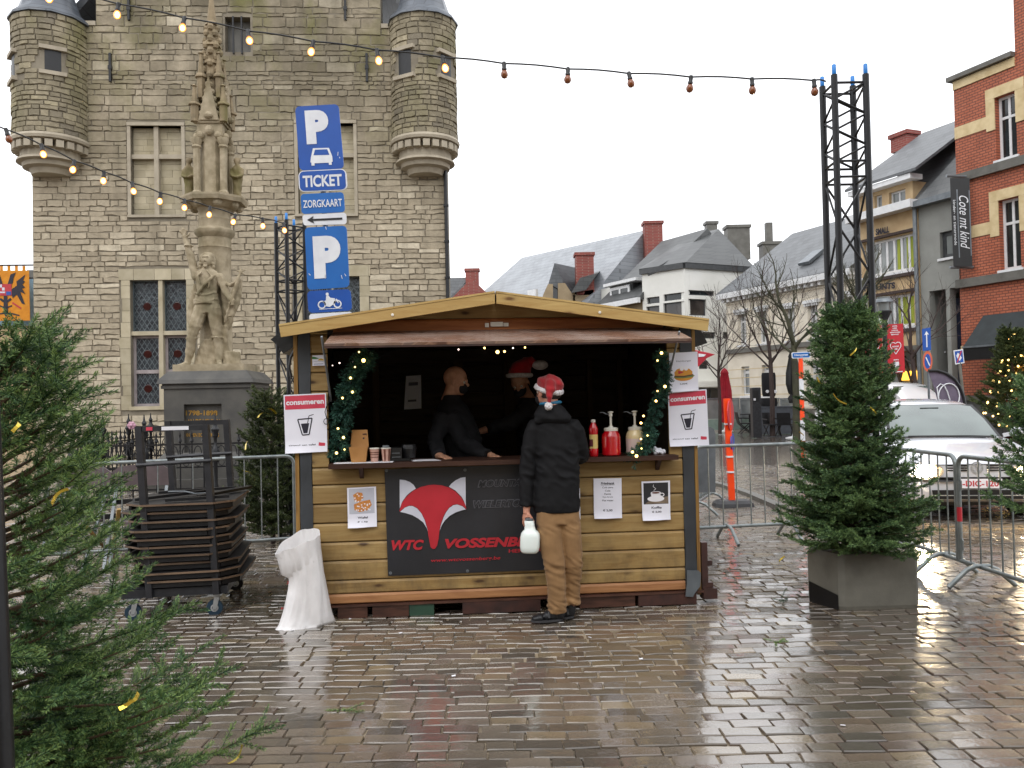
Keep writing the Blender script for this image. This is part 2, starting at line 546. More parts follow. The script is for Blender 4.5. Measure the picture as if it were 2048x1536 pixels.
M['darkfold'] = mat('dark_table_frame','#232326','#19191B',rough=0.45,metal=0.3)
M['paper'] = mat('paper','#ECECF6','#E4E4F0',rough=0.55,scale=3)
M['paper_w'] = mat('paper_white','#E8E8EC','#DEDEE6',rough=0.6,scale=3)
M['red_print'] = mat('red_print','#D2455A','#C83C52',rough=0.5)
M['ink'] = mat('dark_ink','#232131','#1C1A28',rough=0.6)
M['ink_grey'] = mat('grey_ink','#6A6A78','#5C5C6A',rough=0.6)
M['white_print'] = mat('white_print','#F0EEF2','#E6E4EA',rough=0.5)
M['vinyl'] = mat('banner_vinyl','#2B2C31','#232428',rough=0.42,scale=3,bump=0.25,bscale=3.5,bdist=0.02)
M['fox_red'] = mat('banner_red','#C02B38','#B42732',rough=0.42)
M['fox_white'] = mat('banner_white','#D4D5E0','#C8CAD6',rough=0.42)
M['fox_grey'] = mat('banner_grey','#606066','#55555B',rough=0.45)
M['sign_blue'] = mat('sign_blue','#1450A8','#114A9E',rough=0.35,scale=5)
M['sign_blue2'] = mat('sign_blue_light','#1A66B4','#1660AC',rough=0.35,scale=5)
M['sign_white'] = mat('sign_white','#E4E6EA','#D6D8DE',rough=0.35,scale=6)
M['sign_black'] = mat('sign_black','#17181C','#101114',rough=0.4)
M['signgrey'] = mat('sign_back_grey','#777C82','#666B70',rough=0.45,metal=0.5)
M['concrete'] = mat('concrete','#75736A','#5E5C54',rough=0.6,scale=3.5,bump=0.3,bscale=70,bdist=0.003,detail=9,rvar=0.1)
M['slate'] = None
def roof_mat(name,c1,c2,sx,sy,rough=0.45,bump=0.5,axis='XZ'):
    """far roof covering; rows run along the slope in local UV-free object space"""
    m = N(name)
    tc = m.n('ShaderNodeTexCoord'); 
    br = m.n('ShaderNodeTexBrick'); br.inputs['Scale'].default_value = 1.0
    br.inputs['Brick Width'].default_value = sx; br.inputs['Row Height'].default_value = sy; br.inputs['Mortar Size'].default_value = 0.012
    br.inputs['Color1'].default_value = (*srgb(c1),1); br.inputs['Color2'].default_value = (*srgb(c2),1); br.inputs['Mortar'].default_value = (*[x*0.5 for x in srgb(c2)],1)
    sp = m.n('ShaderNodeSeparateXYZ'); m.l(tc.outputs['Object'],sp.inputs[0])
    cx = m.n('ShaderNodeCombineXYZ'); m.l(m.math('SUBTRACT',sp.outputs[0],sp.outputs[1]),cx.inputs[0]); m.l(sp.outputs[2],cx.inputs[1])
    m.l(cx.outputs[0],br.inputs['Vector'])
    nz = m.noise(tc.outputs['Object'],0.9,5)
    col = m.mix(m.ramp(nz,[(0.35,(0,0,0)),(0.7,(0.5,0.5,0.5))]),br.outputs[0],tuple(x*1.35 for x in srgb(c1)))
    m.set(col=col,rough=rough,spec=0.5)
    m.bump(br.outputs['Fac'],-bump,0.02)
    return m.mat
M['slate'] = roof_mat('slate_roof','#5E6164','#4A4D50',0.5,0.22)
M['slate_dark'] = roof_mat('slate_dark','#4A4C4C','#3A3C3D',0.5,0.25)
M['slate_pale'] = roof_mat('slate_pale','#8A8E93','#7C8085',0.6,0.25,rough=0.3)
M['slate_turret'] = roof_mat('slate_turret','#5A6068','#474C54',0.3,0.16,rough=0.35)
def brick_mat(name,c1,c2,mort,w,h,ms=0.012,axis=None,bump=0.6):
    m = N(name)
    tc = m.n('ShaderNodeTexCoord'); sp = m.n('ShaderNodeSeparateXYZ'); m.l(tc.outputs['Object'],sp.inputs[0])
    cx = m.n('ShaderNodeCombineXYZ'); m.l(m.math('SUBTRACT',m.math('MULTIPLY',sp.outputs[0],0.4),sp.outputs[1]),cx.inputs[0]); m.l(sp.outputs[2],cx.inputs[1])
    br = m.n('ShaderNodeTexBrick'); m.l(cx.outputs[0],br.inputs['Vector']); br.inputs['Scale'].default_value = 1.0
    br.inputs['Brick Width'].default_value = w; br.inputs['Row Height'].default_value = h; br.inputs['Mortar Size'].default_value = ms
    br.inputs['Color1'].default_value = (*srgb(c1),1); br.inputs['Color2'].default_value = (*srgb(c2),1); br.inputs['Mortar'].default_value = (*srgb(mort),1)
    nz = m.noise(tc.outputs['Object'],1.1,6)
    col = m.vary(br.outputs[0],nz,0.35)
    m.set(col=col,rough=0.7)
    m.bump(br.outputs['Fac'],-bump,0.015)
    return m.mat
M['brick'] = brick_mat('red_brick','#B4674A','#A65A3E','#6E4032',0.24,0.095,ms=0.016)
M['brick_far'] = brick_mat('red_brick_far','#8C3F36','#7A342D','#8A6A60',0.3,0.1)
M['cream'] = mat('cream_render','#E8E0D0','#DAD1C0',rough=0.75,scale=1.2,detail=8)
M['creamtrim'] = mat('cream_stone_trim','#D8C49A','#C4AE82',rough=0.7,scale=3)
M['peach'] = mat('peach_render','#CDB48C','#BCA07A',rough=0.8,scale=2.2,detail=8,bump=0.2,bscale=12)
M['whitewall'] = mat('white_render','#E9E9E4','#DEDED8',rough=0.7,scale=0.8)
M['greywall'] = mat('grey_render','#92938E','#868782',rough=0.7,scale=1.5)
M['greydark'] = mat('grey_dark_stone','#6A6862','#57554F',rough=0.55,scale=2.5)
M['plinth'] = mat('dark_plinth','#5C5C5A','#454644',rough=0.55,scale=1.6,detail=8)
M['zinc'] = mat('zinc','#7F858A','#6E7479',rough=0.4,metal=0.4)
M['conc_far'] = mat('beige_concrete','#A08E72','#8C7B60',rough=0.8,scale=1.5)
M['winwhite'] = mat('window_white','#E2E3E4','#D6D8DA',rough=0.4)
M['windark'] = mat('window_frame_dark','#4A4C4E','#3C3E40',rough=0.4)
def glass_mat(name,c1,c2,rough=0.05):
    m = N(name); v = m.coords((1,1,0.6)); m.set(col=m.ramp(m.noise(v,1.3,3),[(0.4,srgb(c1)),(0.6,srgb(c2))]),rough=rough,spec=0.6); return m.mat
M['glass'] = glass_mat('window_pane','#2C3234','#1E2224')
M['glass_pale'] = glass_mat('window_pane_curtain','#8A8F8E','#6E7374')
M['curtain'] = mat('lime_curtain','#A8B23A','#7E8A22',rough=0.6,scale=3,stretch=(6,6,0.4))
M['glass_brown'] = glass_mat('window_pane_brown','#4A4440','#37322F')
M['warmglass'] = None
def _warm():
    m = N('lit_shop_window'); v = m.coords((1,1,1)); nz = m.noise(v,1.6,4)
    col = m.ramp(nz,[(0.35,srgb('#C8842C')),(0.55,srgb('#A8702A')),(0.7,srgb('#5A3216'))])
    m.set(col=(0.05,0.03,0.02),ecol=col,estr=0.8,rough=0.1); return m.mat
M['warmglass'] = _warm()
M['black_cloth'] = mat('black_canvas','#2C3335','#242A2C',rough=0.75,scale=3)
M['red_cloth'] = mat('red_canvas','#B21F33','#9A1729',rough=0.7,scale=4)
M['orange'] = mat('orange_post','#FF4E14','#F0440E',rough=0.4)
M['rubber'] = mat('rubber','#3C3C3F','#2E2E31',rough=0.6,bump=0.2,bscale=40)
M['bark'] = mat('bark','#4A3C38','#352A28',rough=0.8,scale=8,stretch=(6,6,1))
M['bark_g'] = mat('bark_green','#4A4A36','#36362A',rough=0.8,scale=5)
M['skin'] = None
def skin(name,a,b):
    m = N(name); v = m.coords(); m.set(col=m.ramp(m.noise(v,22,4),[(0.35,srgb(a)),(0.65,srgb(b))]),rough=0.5,sub=0.08)
    m.b.inputs['Subsurface Radius'].default_value = (0.01,0.004,0.002); m.bump(m.noise(v,160,2),0.08,0.001); return m.mat
M['skin'] = skin('skin','#C99078','#B67C64')
M['skin_pale'] = skin('skin_pale','#C8987C','#B4846A')
M['jacket'] = mat('jacket_cloth','#19191B','#131315',rough=0.75,scale=14,bump=0.25,bscale=220,bdist=0.001,spec=0.2)
M['hair'] = mat('dark_hair','#3A2E26','#2A211B',rough=0.6,scale=40)
M['navy'] = mat('navy_cloth','#0F1016','#0A0B10',rough=0.85,scale=10)
M['trouser'] = mat('tan_trousers','#94724B','#82623E',rough=0.85,scale=9,bump=0.25,bscale=260,bdist=0.001,sheen=0.1)
M['shoe'] = mat('black_shoe','#1E1F22','#141518',rough=0.45,scale=18)
M['hat_red'] = mat('santa_red','#B3121F','#8E0C18',rough=0.85,scale=7,bump=0.4,bscale=90,bdist=0.002,sheen=0.3)
M['fur'] = mat('white_plush','#E6E2E4','#C9C5C8',rough=0.95,scale=50,bump=0.9,bscale=130,bdist=0.006,sheen=0.4)
M['blue_band'] = mat('blue_band','#2E7EA6','#266E92',rough=0.6)
M['mask'] = mat('black_mask','#14151A','#0E0F13',rough=0.8)
def _milky():
    m = N('milky_plastic'); m.set(col=srgb('#E8F0EC'),rough=0.25,sub=0.3,spec=0.5); m.b.inputs['Subsurface Radius'].default_value = (0.04,0.05,0.05); return m.mat
M['milky'] = _milky()
def _bag():
    m = N('white_bag_film'); v = m.coords()
    m.set(col=m.ramp(m.noise(v,5,4),[(0.35,srgb('#E8E6E6')),(0.7,srgb('#D6D4D4'))]),rough=0.33,spec=0.5,sub=0.15)
    m.b.inputs['Subsurface Radius'].default_value = (0.05,0.045,0.045)
    m.bump(m.noise(m.coords((7,7,2.0)),1.6,4),0.4,0.02); return m.mat
M['bag'] = _bag()
M['ketchup'] = mat('ketchup','#C4101C','#B00C18',rough=0.22,spec=0.6,coat=0.5)
M['mayo'] = mat('mayo','#E6D6A8','#DCCB9C',rough=0.25,coat=0.4)
M['label_y'] = mat('bottle_label','#D8C078','#CDB468',rough=0.45)
M['label_p'] = mat('jar_label','#D9C8C4','#CFBDB8',rough=0.45)
M['label_d'] = mat('label_dark','#5A1420','#4A101A',rough=0.45)
M['plastic_w'] = mat('white_plastic','#E2DFD4','#D6D3C8',rough=0.35)
M['plastic_k'] = mat('black_plastic','#141416','#0E0E10',rough=0.4)
M['kraft'] = mat('kraft_card','#B5834E','#A6763F',rough=0.75,scale=8)
M['cup_pink'] = mat('cup_print','#C9A494','#B98F80',rough=0.5,scale=30)
M['cup_brown'] = mat('cup_stripe','#6A3E30','#5A3226',rough=0.5)
M['brass'] = mat('gilding','#C39A4A','#AE8538',rough=0.4,metal=0.6)
M['gold_ribbon'] = mat('gold_ribbon','#E8CE5A','#D2B440',rough=0.2,metal=0.8)
M['needle'] = None
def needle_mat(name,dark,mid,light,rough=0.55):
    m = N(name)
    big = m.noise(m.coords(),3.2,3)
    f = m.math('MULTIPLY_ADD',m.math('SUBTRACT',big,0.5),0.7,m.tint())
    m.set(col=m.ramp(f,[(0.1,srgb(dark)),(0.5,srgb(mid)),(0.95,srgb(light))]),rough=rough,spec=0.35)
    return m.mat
M['needle'] = needle_mat('spruce_needles','#203A26','#426238','#8AA05A')
M['needle_fir'] = needle_mat('fir_needles','#203626','#425E3C','#7A955A')
M['needle_dull'] = needle_mat('dull_needles','#1E2A18','#38462A','#616B3C')
M['needle_plastic'] = needle_mat('garland_needles','#173028','#2C5246','#4A7866')
M['twig'] = mat('twig','#5A4632','#463626',rough=0.85)
M['lampwarm'] = glow('warm_bulb',srgb('#FFD08A'),9.0)
M['lampoff'] = mat('unlit_bulb','#8A4A18','#7A3E14',rough=0.15,coat=0.5)
def _bulb():
    m = N('lit_festoon_bulb'); lw = m.n('ShaderNodeLayerWeight'); lw.inputs[0].default_value = 0.5
    col = m.ramp(lw.outputs['Facing'],[(0.06,srgb('#FFF0CC')),(0.28,srgb('#FFB44E')),(0.7,srgb('#E87010'))])
    st = m.ramp(lw.outputs['Facing'],[(0.2,(1,1,1)),(0.7,(0.2,0.2,0.2))])
    m.set(col=(0.1,0.05,0.02),ecol=col,estr=m.math('MULTIPLY',st,4.0),rough=0.1); return m.mat
M['festoon'] = _bulb()
M['fairy'] = glow('fairy_light',srgb('#FFD27A'),6.0)
M['fairy_w'] = glow('fairy_light_white',srgb('#FFE6D8'),4.0)
M['blue_cap'] = mat('blue_cap','#2A86D8','#2278C6',rough=0.35)
M['caster_blue'] = mat('caster_tyre','#1A3446','#152B3B',rough=0.5)
M['zinc_bright'] = mat('bright_zinc','#C3C7CA','#AEB2B6',rough=0.3,metal=0.7)

# weathered town-hall stone; tint per stone
def stone_mat(name,c,bumpy=0.5):
    m = N(name)
    v = m.coords()
    fine = m.noise(v,9,7,0.65)
    big = m.noise(v,0.55,5,0.6)
    base = m.ramp(m.tint(),[(0.0,srgb(c[0])),(0.35,srgb(c[1])),(0.7,srgb(c[2])),(1.0,srgb(c[3]))])
    col = m.vary(base,fine,0.38)
    sp = m.n('ShaderNodeSeparateXYZ'); m.l(v,sp.inputs[0])
    hi = m.n('ShaderNodeMapRange'); m.l(sp.outputs[2],hi.inputs[0]); hi.inputs[1].default_value = 7.0; hi.inputs[2].default_value = 12.5
    soot = m.math('MULTIPLY',m.ramp(big,[(0.36,(0,0,0)),(0.6,(1,1,1))]),m.math('MULTIPLY_ADD',hi.outputs[0],0.75,0.10))
    col = m.mix(soot,col,srgb('#56503F'))
    ms = m.noise(m.coords((1,1,0.6)),0.8,4)
    moss = m.math('MULTIPLY',m.ramp(ms,[(0.47,(0,0,0)),(0.64,(1,1,1))]),m.math('MULTIPLY',hi.outputs[0],0.7))
    col = m.mix(moss,col,srgb('#6E6C3C'))
    stk = m.noise(m.coords((1.4,1.4,0.09)),1.6,5,0.6)
    col = m.mix(m.ramp(stk,[(0.5,(0,0,0)),(0.72,(0.5,0.5,0.5))]),col,srgb('#6A6252'))
    m.set(col=col,rough=0.82,spec=0.3)
    m.bump(m.math('ADD',fine,m.noise(v,3.5,5)),bumpy,0.035)
    return m.mat
M['stone'] = stone_mat('sandstone',('#8E8370','#A89C87','#B5A993','#C9BEA8'))
M['stone_t'] = stone_mat('sandstone_turret',('#80786A','#9A907A','#A99E86','#BDB294'))
M['mortar'] = mat('old_mortar','#8A8272','#746C5E',rough=0.9,scale=2,bump=0.4,bscale=30,bdist=0.01)
M['ashlar'] = mat('ashlar','#AFA592','#9A907E',rough=0.75,scale=2.5,detail=8,bump=0.15,bscale=25)
M['infill'] = mat('pale_infill','#B8AE96','#A0967C',rough=0.85,scale=2.2,detail=8,tint=0.12)
M['statue'] = None
def _statue(name,a,b,dirt,green):
    m = N(name); v = m.coords()
    n1 = m.noise(v,6,7,0.6); n2 = m.noise(v,2.2,5)
    col = m.ramp(n1,[(0.35,srgb(a)),(0.65,srgb(b))])
    col = m.mix(m.ramp(n2,[(0.48,(0,0,0)),(0.66,(0.75,0.75,0.75))]),col,srgb(dirt))
    n3 = m.noise(m.coords((1,1,0.7)),1.7,4)
    col = m.mix(m.ramp(n3,[(0.52,(0,0,0)),(0.7,(0.7,0.7,0.7))]),col,srgb(green))
    m.set(col=col,rough=0.8,spec=0.3); m.bump(n1,0.3,0.015)
    return m.mat
M['statue'] = _statue('carved_stone','#AFA28A','#968A72','#75694F','#6C664E')
M['pinnacle'] = _statue('mossy_stone','#9A8A70','#87785F','#5E5644','#63602F')
M['pedestal'] = mat('bluestone','#55534E','#434240',rough=0.55,scale=3,detail=8,bump=0.1,bscale=30)
def _lead():
    m = N('leaded_glass')
    v = m.coords(); sp = m.n('ShaderNodeSeparateXYZ'); m.l(v,sp.inputs[0])
    nz = m.noise(v,5.0,2)
    col = m.ramp(nz,[(0.35,srgb('#252B30')),(0.6,srgb('#3C454A')),(0.75,srgb('#1C2024'))])
    m.set(col=col,rough=m.math('MULTIPLY_ADD',nz,0.3,0.0),spec=0.7)
    m.bump(m.noise(v,9,2),0.5,0.03)
    return m.mat
M['leadglass'] = _lead()
M['lead'] = mat('lead_came','#6A7478','#565F63',rough=0.5,metal=0.3)
M['glass_red'] = mat('red_roundel','#3C1A16','#301410',rough=0.15)
M['lilac'] = mat('lilac_frame','#A79E9E','#968C8C',rough=0.55)

# ------------------------------------------------------------------ wet cobbles
def cobble_mat(name,far=False):
    m = N(name)
    v = m.coords()
    tc = m.tint() if not far else m.noise(v,6,3)
    base = m.ramp(tc,[(0.0,srgb('#544D44')),(0.25,srgb('#655C50')),(0.5,srgb('#776C5F')),(0.68,srgb('#6D6054')),(0.8,srgb('#5F5148')),(0.92,srgb('#87785F')),(1.0,srgb('#4E4A45'))])
    fine = m.noise(v,60,5)
    col = m.vary(base,fine,0.25)
    wet = m.noise(v,0.55,4,0.55)
    col = m.mix(m.ramp(wet,[(0.42,(0,0,0)),(0.62,(0.5,0.5,0.5))]),col,tuple(x*0.55 for x in srgb('#5A5048')))
    rg = m.math('MULTIPLY_ADD',m.ramp(wet,[(0.36,(1,1,1)),(0.6,(0,0,0))]),0.16,m.math('MULTIPLY_ADD',fine,0.12,0.10))
    m.set(col=col,rough=rg,spec=0.5)
    m.bump(m.math('ADD',m.math('MULTIPLY',m.noise(v,22,3),0.8),m.math('MULTIPLY',fine,0.25)),0.32,0.006)
    cb = m.n('ShaderNodeBump'); cb.inputs['Strength'].default_value = 0.3; cb.inputs['Distance'].default_value = 0.006; m.l(m.noise(v,13,4),cb.inputs['Height']); m.l(cb.outputs[0],m.b.inputs['Coat Normal'])
    m.set(coat=m.math('MULTIPLY_ADD',m.ramp(wet,[(0.3,(0,0,0)),(0.55,(1,1,1))]),0.5,0.45),coatr=0.09); m.b.inputs['Coat IOR'].default_value = 1.6
    return m.mat
M['cobble'] = cobble_mat('wet_cobble')
def _joint():
    m = N('wet_joint'); v = m.coords(); n1 = m.noise(v,40,5); n2 = m.noise(v,0.8,3)
    col = m.mix(m.ramp(n2,[(0.4,(0,0,0)),(0.6,(1,1,1))]),m.ramp(n1,[(0.35,srgb('#AA9C86')),(0.65,srgb('#8A7C68'))]),srgb('#5E5448'))
    m.set(col=col,rough=0.3,spec=0.5); m.bump(n1,0.35,0.006); return m.mat
M['joint'] = _joint()
def _far_ground():
    m = N('wet_setts_far'); v = m.coords()
    br = m.n('ShaderNodeTexBrick'); m.l(v,br.inputs['Vector']); br.inputs['Scale'].default_value = 1.0
    br.inputs['Brick Width'].default_value = 0.225; br.inputs['Row Height'].default_value = 0.115; br.inputs['Mortar Size'].default_value = 0.012
    br.inputs['Color1'].default_value = (*srgb('#6E655A'),1); br.inputs['Color2'].default_value = (*srgb('#57504A'),1); br.inputs['Mortar'].default_value = (*srgb('#463F38'),1)
    nz = m.noise(v,30,4); col = m.vary(br.outputs[0],nz,0.3)
    m.set(col=col,rough=m.math('MULTIPLY_ADD',nz,0.2,0.14),spec=0.5,coat=0.8,coatr=0.12); m.b.inputs['Coat IOR'].default_value = 1.6
    m.bump(m.math('ADD',m.math('MULTIPLY',br.outputs['Fac'],-1.0),m.math('MULTIPLY',m.noise(v,14,2),0.9)),0.35,0.012)
    return m.mat
M['farground'] = _far_ground()
def car_mat(name,c):
    m = N(name); v = m.coords(); m.set(col=c,rough=0.22,coat=0.8,metal=0.15); m.bump(m.noise(v,300,2),0.02,0.0005); return m.mat
M['carwhite'] = car_mat('silver_white_paint',srgb('#D4D6DC'))
M['vanwhite'] = car_mat('white_van_paint',srgb('#E4E4E6'))
M['carglass'] = None
def _cg():
    m = N('car_glass'); v = m.coords(); m.set(col=m.ramp(m.noise(v,1.2,2),[(0.4,srgb('#3E4B48')),(0.6,srgb('#56635F'))]),rough=0.04,spec=0.9,coat=1.0); return m.mat
M['carglass'] = _cg()
M['headlamp'] = glow('headlamp_lit',(1.0,0.78,0.48),700.0)
M['lampglass'] = mat('lamp_reflector','#D8D0C4','#B8A890',rough=0.15,metal=0.5)
M['indicator'] = mat('amber_lens','#E08030','#C86A1E',rough=0.2)
M['tyre'] = mat('tyre','#1A1A1B','#121213',rough=0.7)

# ================================================================== GROUND
gm = MB(); gm.poly([(-500,-60,-0.030),(500,-60,-0.030),(500,900,-0.030),(-500,900,-0.030)])
ground = gm.build('ground',M['farground']); tag(ground,kind='structure')
PAVE_Y = 19.0
pm_ = MB(); pm_.poly([(-16,1.0,-0.014),(16,1.0,-0.014),(16,PAVE_Y,-0.014),(-16,PAVE_Y,-0.014)])
paving = pm_.build('cobbled_square',M['joint']); tag(paving,kind='structure')
RING = ((-1,-1),(0,-1),(1,-1),(1,1),(0,1),(-1,1))
def cobble_geo(w,d,jit):
    """worn stone: sunk base ring, shoulder ring, slightly crowned top"""
    V = []; J = [(jit(),jit()) for _ in RING]
    for z,i in ((-0.035,0.0),(-0.005,0.0),(0.0,0.0035)):
        for (sx,sy),(jx,jy) in zip(RING,J):
            V.append((sx*(w/2 - i) + jx,sy*(d/2 - i) + jy,z + (0.0015 if z == 0 and sx == 0 else 0)))
    return V
CF = [(12,13,16,17),(13,14,15,16)] + [(k*6 + j,k*6 + (j + 1) % 6,(k + 1)*6 + (j + 1) % 6,(k + 1)*6 + j) for k in range(2) for j in range(6)]
_cv = []
for k in range(14):
    mb = MB(); mb.tint = R.random()
    mb.add(cobble_geo(0.212,0.104,lambda: R.uniform(-0.0055,0.0055)),CF)
    _cv.append(mb.mesh('cobble',M['cobble'],True,30))
rowp,lenp = 0.098,0.196
VV,TT = [],[]
ncob = 0
y = 2.7; row = 0
while y < PAVE_Y - 0.1:
    half = 0.64*y + 0.45
    off = R.uniform(0,lenp) if row % 1 == 0 else 0
    x = -half + off - lenp
    wob = R.uniform(-0.004,0.004)
    while x < half:
        w = lenp*R.choice((0.7,0.85,0.95,1,1,1.05,1.15)) 
        cx,cy = x + w/2,y + wob + 0.006*math.sin(x*1.3 + row)
        z = R.uniform(-0.0035,0.0035) + 0.010*math.sin(cx*0.9 + 1.0)*math.sin(cy*0.8)
        if ncob < 300 and y > 3.15 and abs(cx) < 0.62*y + 0.05:
            o = link('cobble',R.choice(_cv),paving)
            o.location = (cx,cy,z); o.rotation_euler = (R.uniform(-0.025,0.025),R.uniform(-0.02,0.02),R.uniform(-0.02,0.02))
            o.scale = ((w - 0.009)/0.212,R.uniform(0.83,0.88),1)
            ncob += 1
        else:
            VV.append((cx,cy,z,w - 0.009,R.uniform(0.085,0.092)))
        x += w
    y += rowp; row += 1
A_ = np.array(VV); n = len(A_)
base = np.array([(sx,sy,z,i) for z,i in ((-0.035,0.0),(-0.005,0.0),(0.0,0.0035)) for sx,sy in RING])
P = np.empty((n,18,3),np.float32)
tl = rng.uniform(-0.03,0.03,(n,2)); jt = np.tile(rng.uniform(-0.0055,0.0055,(n,6,2)),(1,3,1))
P[:,:,0] = A_[:,0:1] + base[None,:,0]*(A_[:,3:4]/2 - base[None,:,3]) + jt[:,:,0]
P[:,:,1] = A_[:,1:2] + base[None,:,1]*(A_[:,4:5]/2 - base[None,:,3]) + jt[:,:,1]
P[:,:,2] = A_[:,2:3] + base[None,:,2] + tl[:,0:1]*base[None,:,0]*0.1 + tl[:,1:2]*base[None,:,1]*0.05 + 0.0015*((base[None,:,0] == 0) & (base[None,:,2] == 0))
FQ = (np.array(CF)[None] + (np.arange(n)*18)[:,None,None]).reshape(-1,4)
me = npmesh('cobbles',P.reshape(-1,3),FQ,M['cobble'],np.repeat(rng.random(n),18),True)
me.set_sharp_from_angle(angle=math.radians(30))
o = link('cobbles',me,paving); tag(o,kind='stuff')
# kerb of the road behind the barriers
kb = MB()
kp = [gnd(1402,965),gnd(1450,975),gnd(1500,992),gnd(1560,1018)]
for a,b in zip(kp[:-1],kp[1:]): kb.bar(a + Vector((0,0,0.01)),b + Vector((0,0,0.01)),0.14,0.1)
tag(kb.build('kerb',M['greydark']),kind='structure')

# ================================================================== TOWN HALL
FC = Frame(at(70,900,22.2)*1.0,(at(897,900,22.95) - at(70,900,22.2)).xy.to_3d())
FC.o.z = 0.0
WC = FC.pix(897,600)[0]
hall = thing('town_hall','old sandstone town hall with two round corner turrets and leaded windows','building',FC.pt(WC/2,0))
def zc(px,py): return FC.pix(px,py)[1]
ZS = zc(190,52)
XL,XR = FC.pix(192,30)[0],FC.pix(762,30)[0]
def wall_cells(x0,x1,z0,z1,holes):
    xs = sorted({x0,x1,*[h[0] for h in holes],*[h[1] for h in holes]}); xs = [x for x in xs if x0 <= x <= x1]
    zs = sorted({z0,z1,*[h[2] for h in holes],*[h[3] for h in holes]}); zs = [z for z in zs if z0 <= z <= z1]
    for a,b in zip(xs[:-1],xs[1:]):
        for c,d in zip(zs[:-1],zs[1:]):
            mx,mz = (a + b)/2,(c + d)/2
            if not any(h[0] < mx < h[1] and h[2] < mz < h[3] for h in holes):
                yield a,b,c,d
B_l = FC.box(262,560,374,812)          # leaded window, left
B_r = FC.box(606,553,721,806)          # leaded window, right (mostly behind the sign)
B_bl = FC.box(262,252,364,430)         # walled-up window, left
B_br = FC.box(596,247,708,428)         # walled-up window, right
B_v = FC.box(450,34,501,104)           # vent
holes = [B_l,B_r,B_bl,B_br,B_v]
wm = MB()
for a,b,c,d in wall_cells(0,WC,0,ZS,holes): wm.fbox(FC,a,b,c,d,-0.55,0)
for a,b,c,d in wall_cells(XL,XR,ZS,ZS + 2.3,[B_v]): wm.fbox(FC,a,b,c,d,-0.55,0)
st = ZS + 2.3; q0,q1 = XL,XR
while q1 - q0 > 1.6:
    q0 += 0.75; q1 -= 0.75; wm.fbox(FC,q0,q1,st,st + 1.1,-0.55,0); st += 1.1
wm.fbox(FC,0,0.55,0,ZS,-14,-0.55); wm.fbox(FC,WC - 0.55,WC,0,ZS,-14,-0.55); wm.fbox(FC,0,WC,0,ZS,-14.5,-14)
wm.build('wall',M['mortar'],hall)
rf = MB()
for s_ in (0,1):
    a = FC.pt(0.2 if s_ == 0 else WC - 0.2,ZS,-0.55); b = FC.pt(WC/2,st - 1.5,-0.55); dn = FC.n*-13.5
    rf.prism([a,b,b - Vector((0,0,0.3)),a - Vector((0,0,0.3))],dn)
rf.build('roof',M['slate'],hall)

stones = []      # (area, verts, tint)
def stone(fr,x0,x1,z0,z1,proud,tint,rough=1.0,curve=None):
    j = lambda s=1: R.uniform(-0.010,0.010)*s*rough
    g = 0.006
    x0 += g; x1 -= g; z0 += g*0.7; z1 -= g*0.7
    nb = 3 if x1 - x0 > 0.3 else 2
    low = [(x0 + (x1 - x0)*i/nb + (j() if 0 < i < nb else 0),z0 + j(1.6)) for i in range(nb + 1)]
    top = [(x1 + j(0.6),z1 + j(0.7)),((x0 + x1)/2,z1 + j(0.8)),(x0 + j(0.6),z1 + j(0.7))]
    ring = low + top; k = len(ring)
    cxm,czm = (x0 + x1)/2,(z0 + z1)/2
    f = curve or (lambda x,z,d: fr.pt(x,z,d))
    V = [f(x,z,-0.03) for x,z in ring]
    V += [f(x + (0.012 if x < cxm else -0.012)*(abs(x - cxm) > (x1 - x0)*0.35),z + (0.012 if z < czm else -0.008),proud + j(0.5)) for x,z in ring]
    Fs = [tuple(range(k,2*k))] + [(i,(i + 1) % k,(i + 1) % k + k,i + k) for i in range(k)]
    stones.append(((x1 - x0)*(z1 - z0),V,Fs,tint))
def courses(x0f,x1f,z0,z1,holes,quoin=None):
    z = z0
    while z < z1 - 0.05:
        h = R.choice((0.12,0.13,0.15,0.16,0.18)) if z < 8.5 else R.choice((0.11,0.14,0.17,0.22,0.28))
        if z1 - (z + h) < 0.1: h = z1 - z
        a,b = x0f,x1f
        spans = [(a,b)]
        for hx0,hx1,hz0,hz1 in holes:
            if z + h > hz0 + 0.02 and z < hz1 - 0.02:
                new = []
                for p,q in spans:
                    if hx0 > p + 0.05: new.append((p,min(q,hx0)))
                    if hx1 < q - 0.05: new.append((max(p,hx1),q))
                    if hx0 >= q or hx1 <= p: new = new[:-1] + [(p,q)] if new and new[-1] == (p,min(q,hx0)) else new + [(p,q)]
                spans = sorted(set(new))
        band = R.random()
        for p,q in spans:
            x = p
            while x < q - 0.04:
                w = R.uniform(0.18,0.72)*(1.3 if h > 0.2 else 1)
                if q - (x + w) < 0.2: w = q - x
                t = min(1,max(0,R.gauss(0.5,0.16) + (0.25 if z < 2.6 else 0) - (0.12 if z > 9 else 0)))
                if R.random() < 0.05: t = 1.0
                stone(FC,x,x + w,z,z + h,R.uniform(0.010,0.038),t,1.4)
                x += w
        z += h
sur = 0.30
holes2 = [(h[0] - sur*0.9,h[1] + sur*0.9,h[2] - 0.12,h[3] + 0.34) for h in (B_l,B_r)] + [(h[0] - 0.09,h[1] + 0.09,h[2] - 0.06,h[3] + 0.09) for h in (B_bl,B_br)] + [(B_v[0] - 0.05,B_v[1] + 0.05,B_v[2] - 0.05,B_v[3] + 0.08)]
courses(0,WC,0.0,ZS,holes2)
courses(XL,XR,ZS,ZS + 1.5,[holes2[4]])
stones.sort(key=lambda s_: -s_[0])
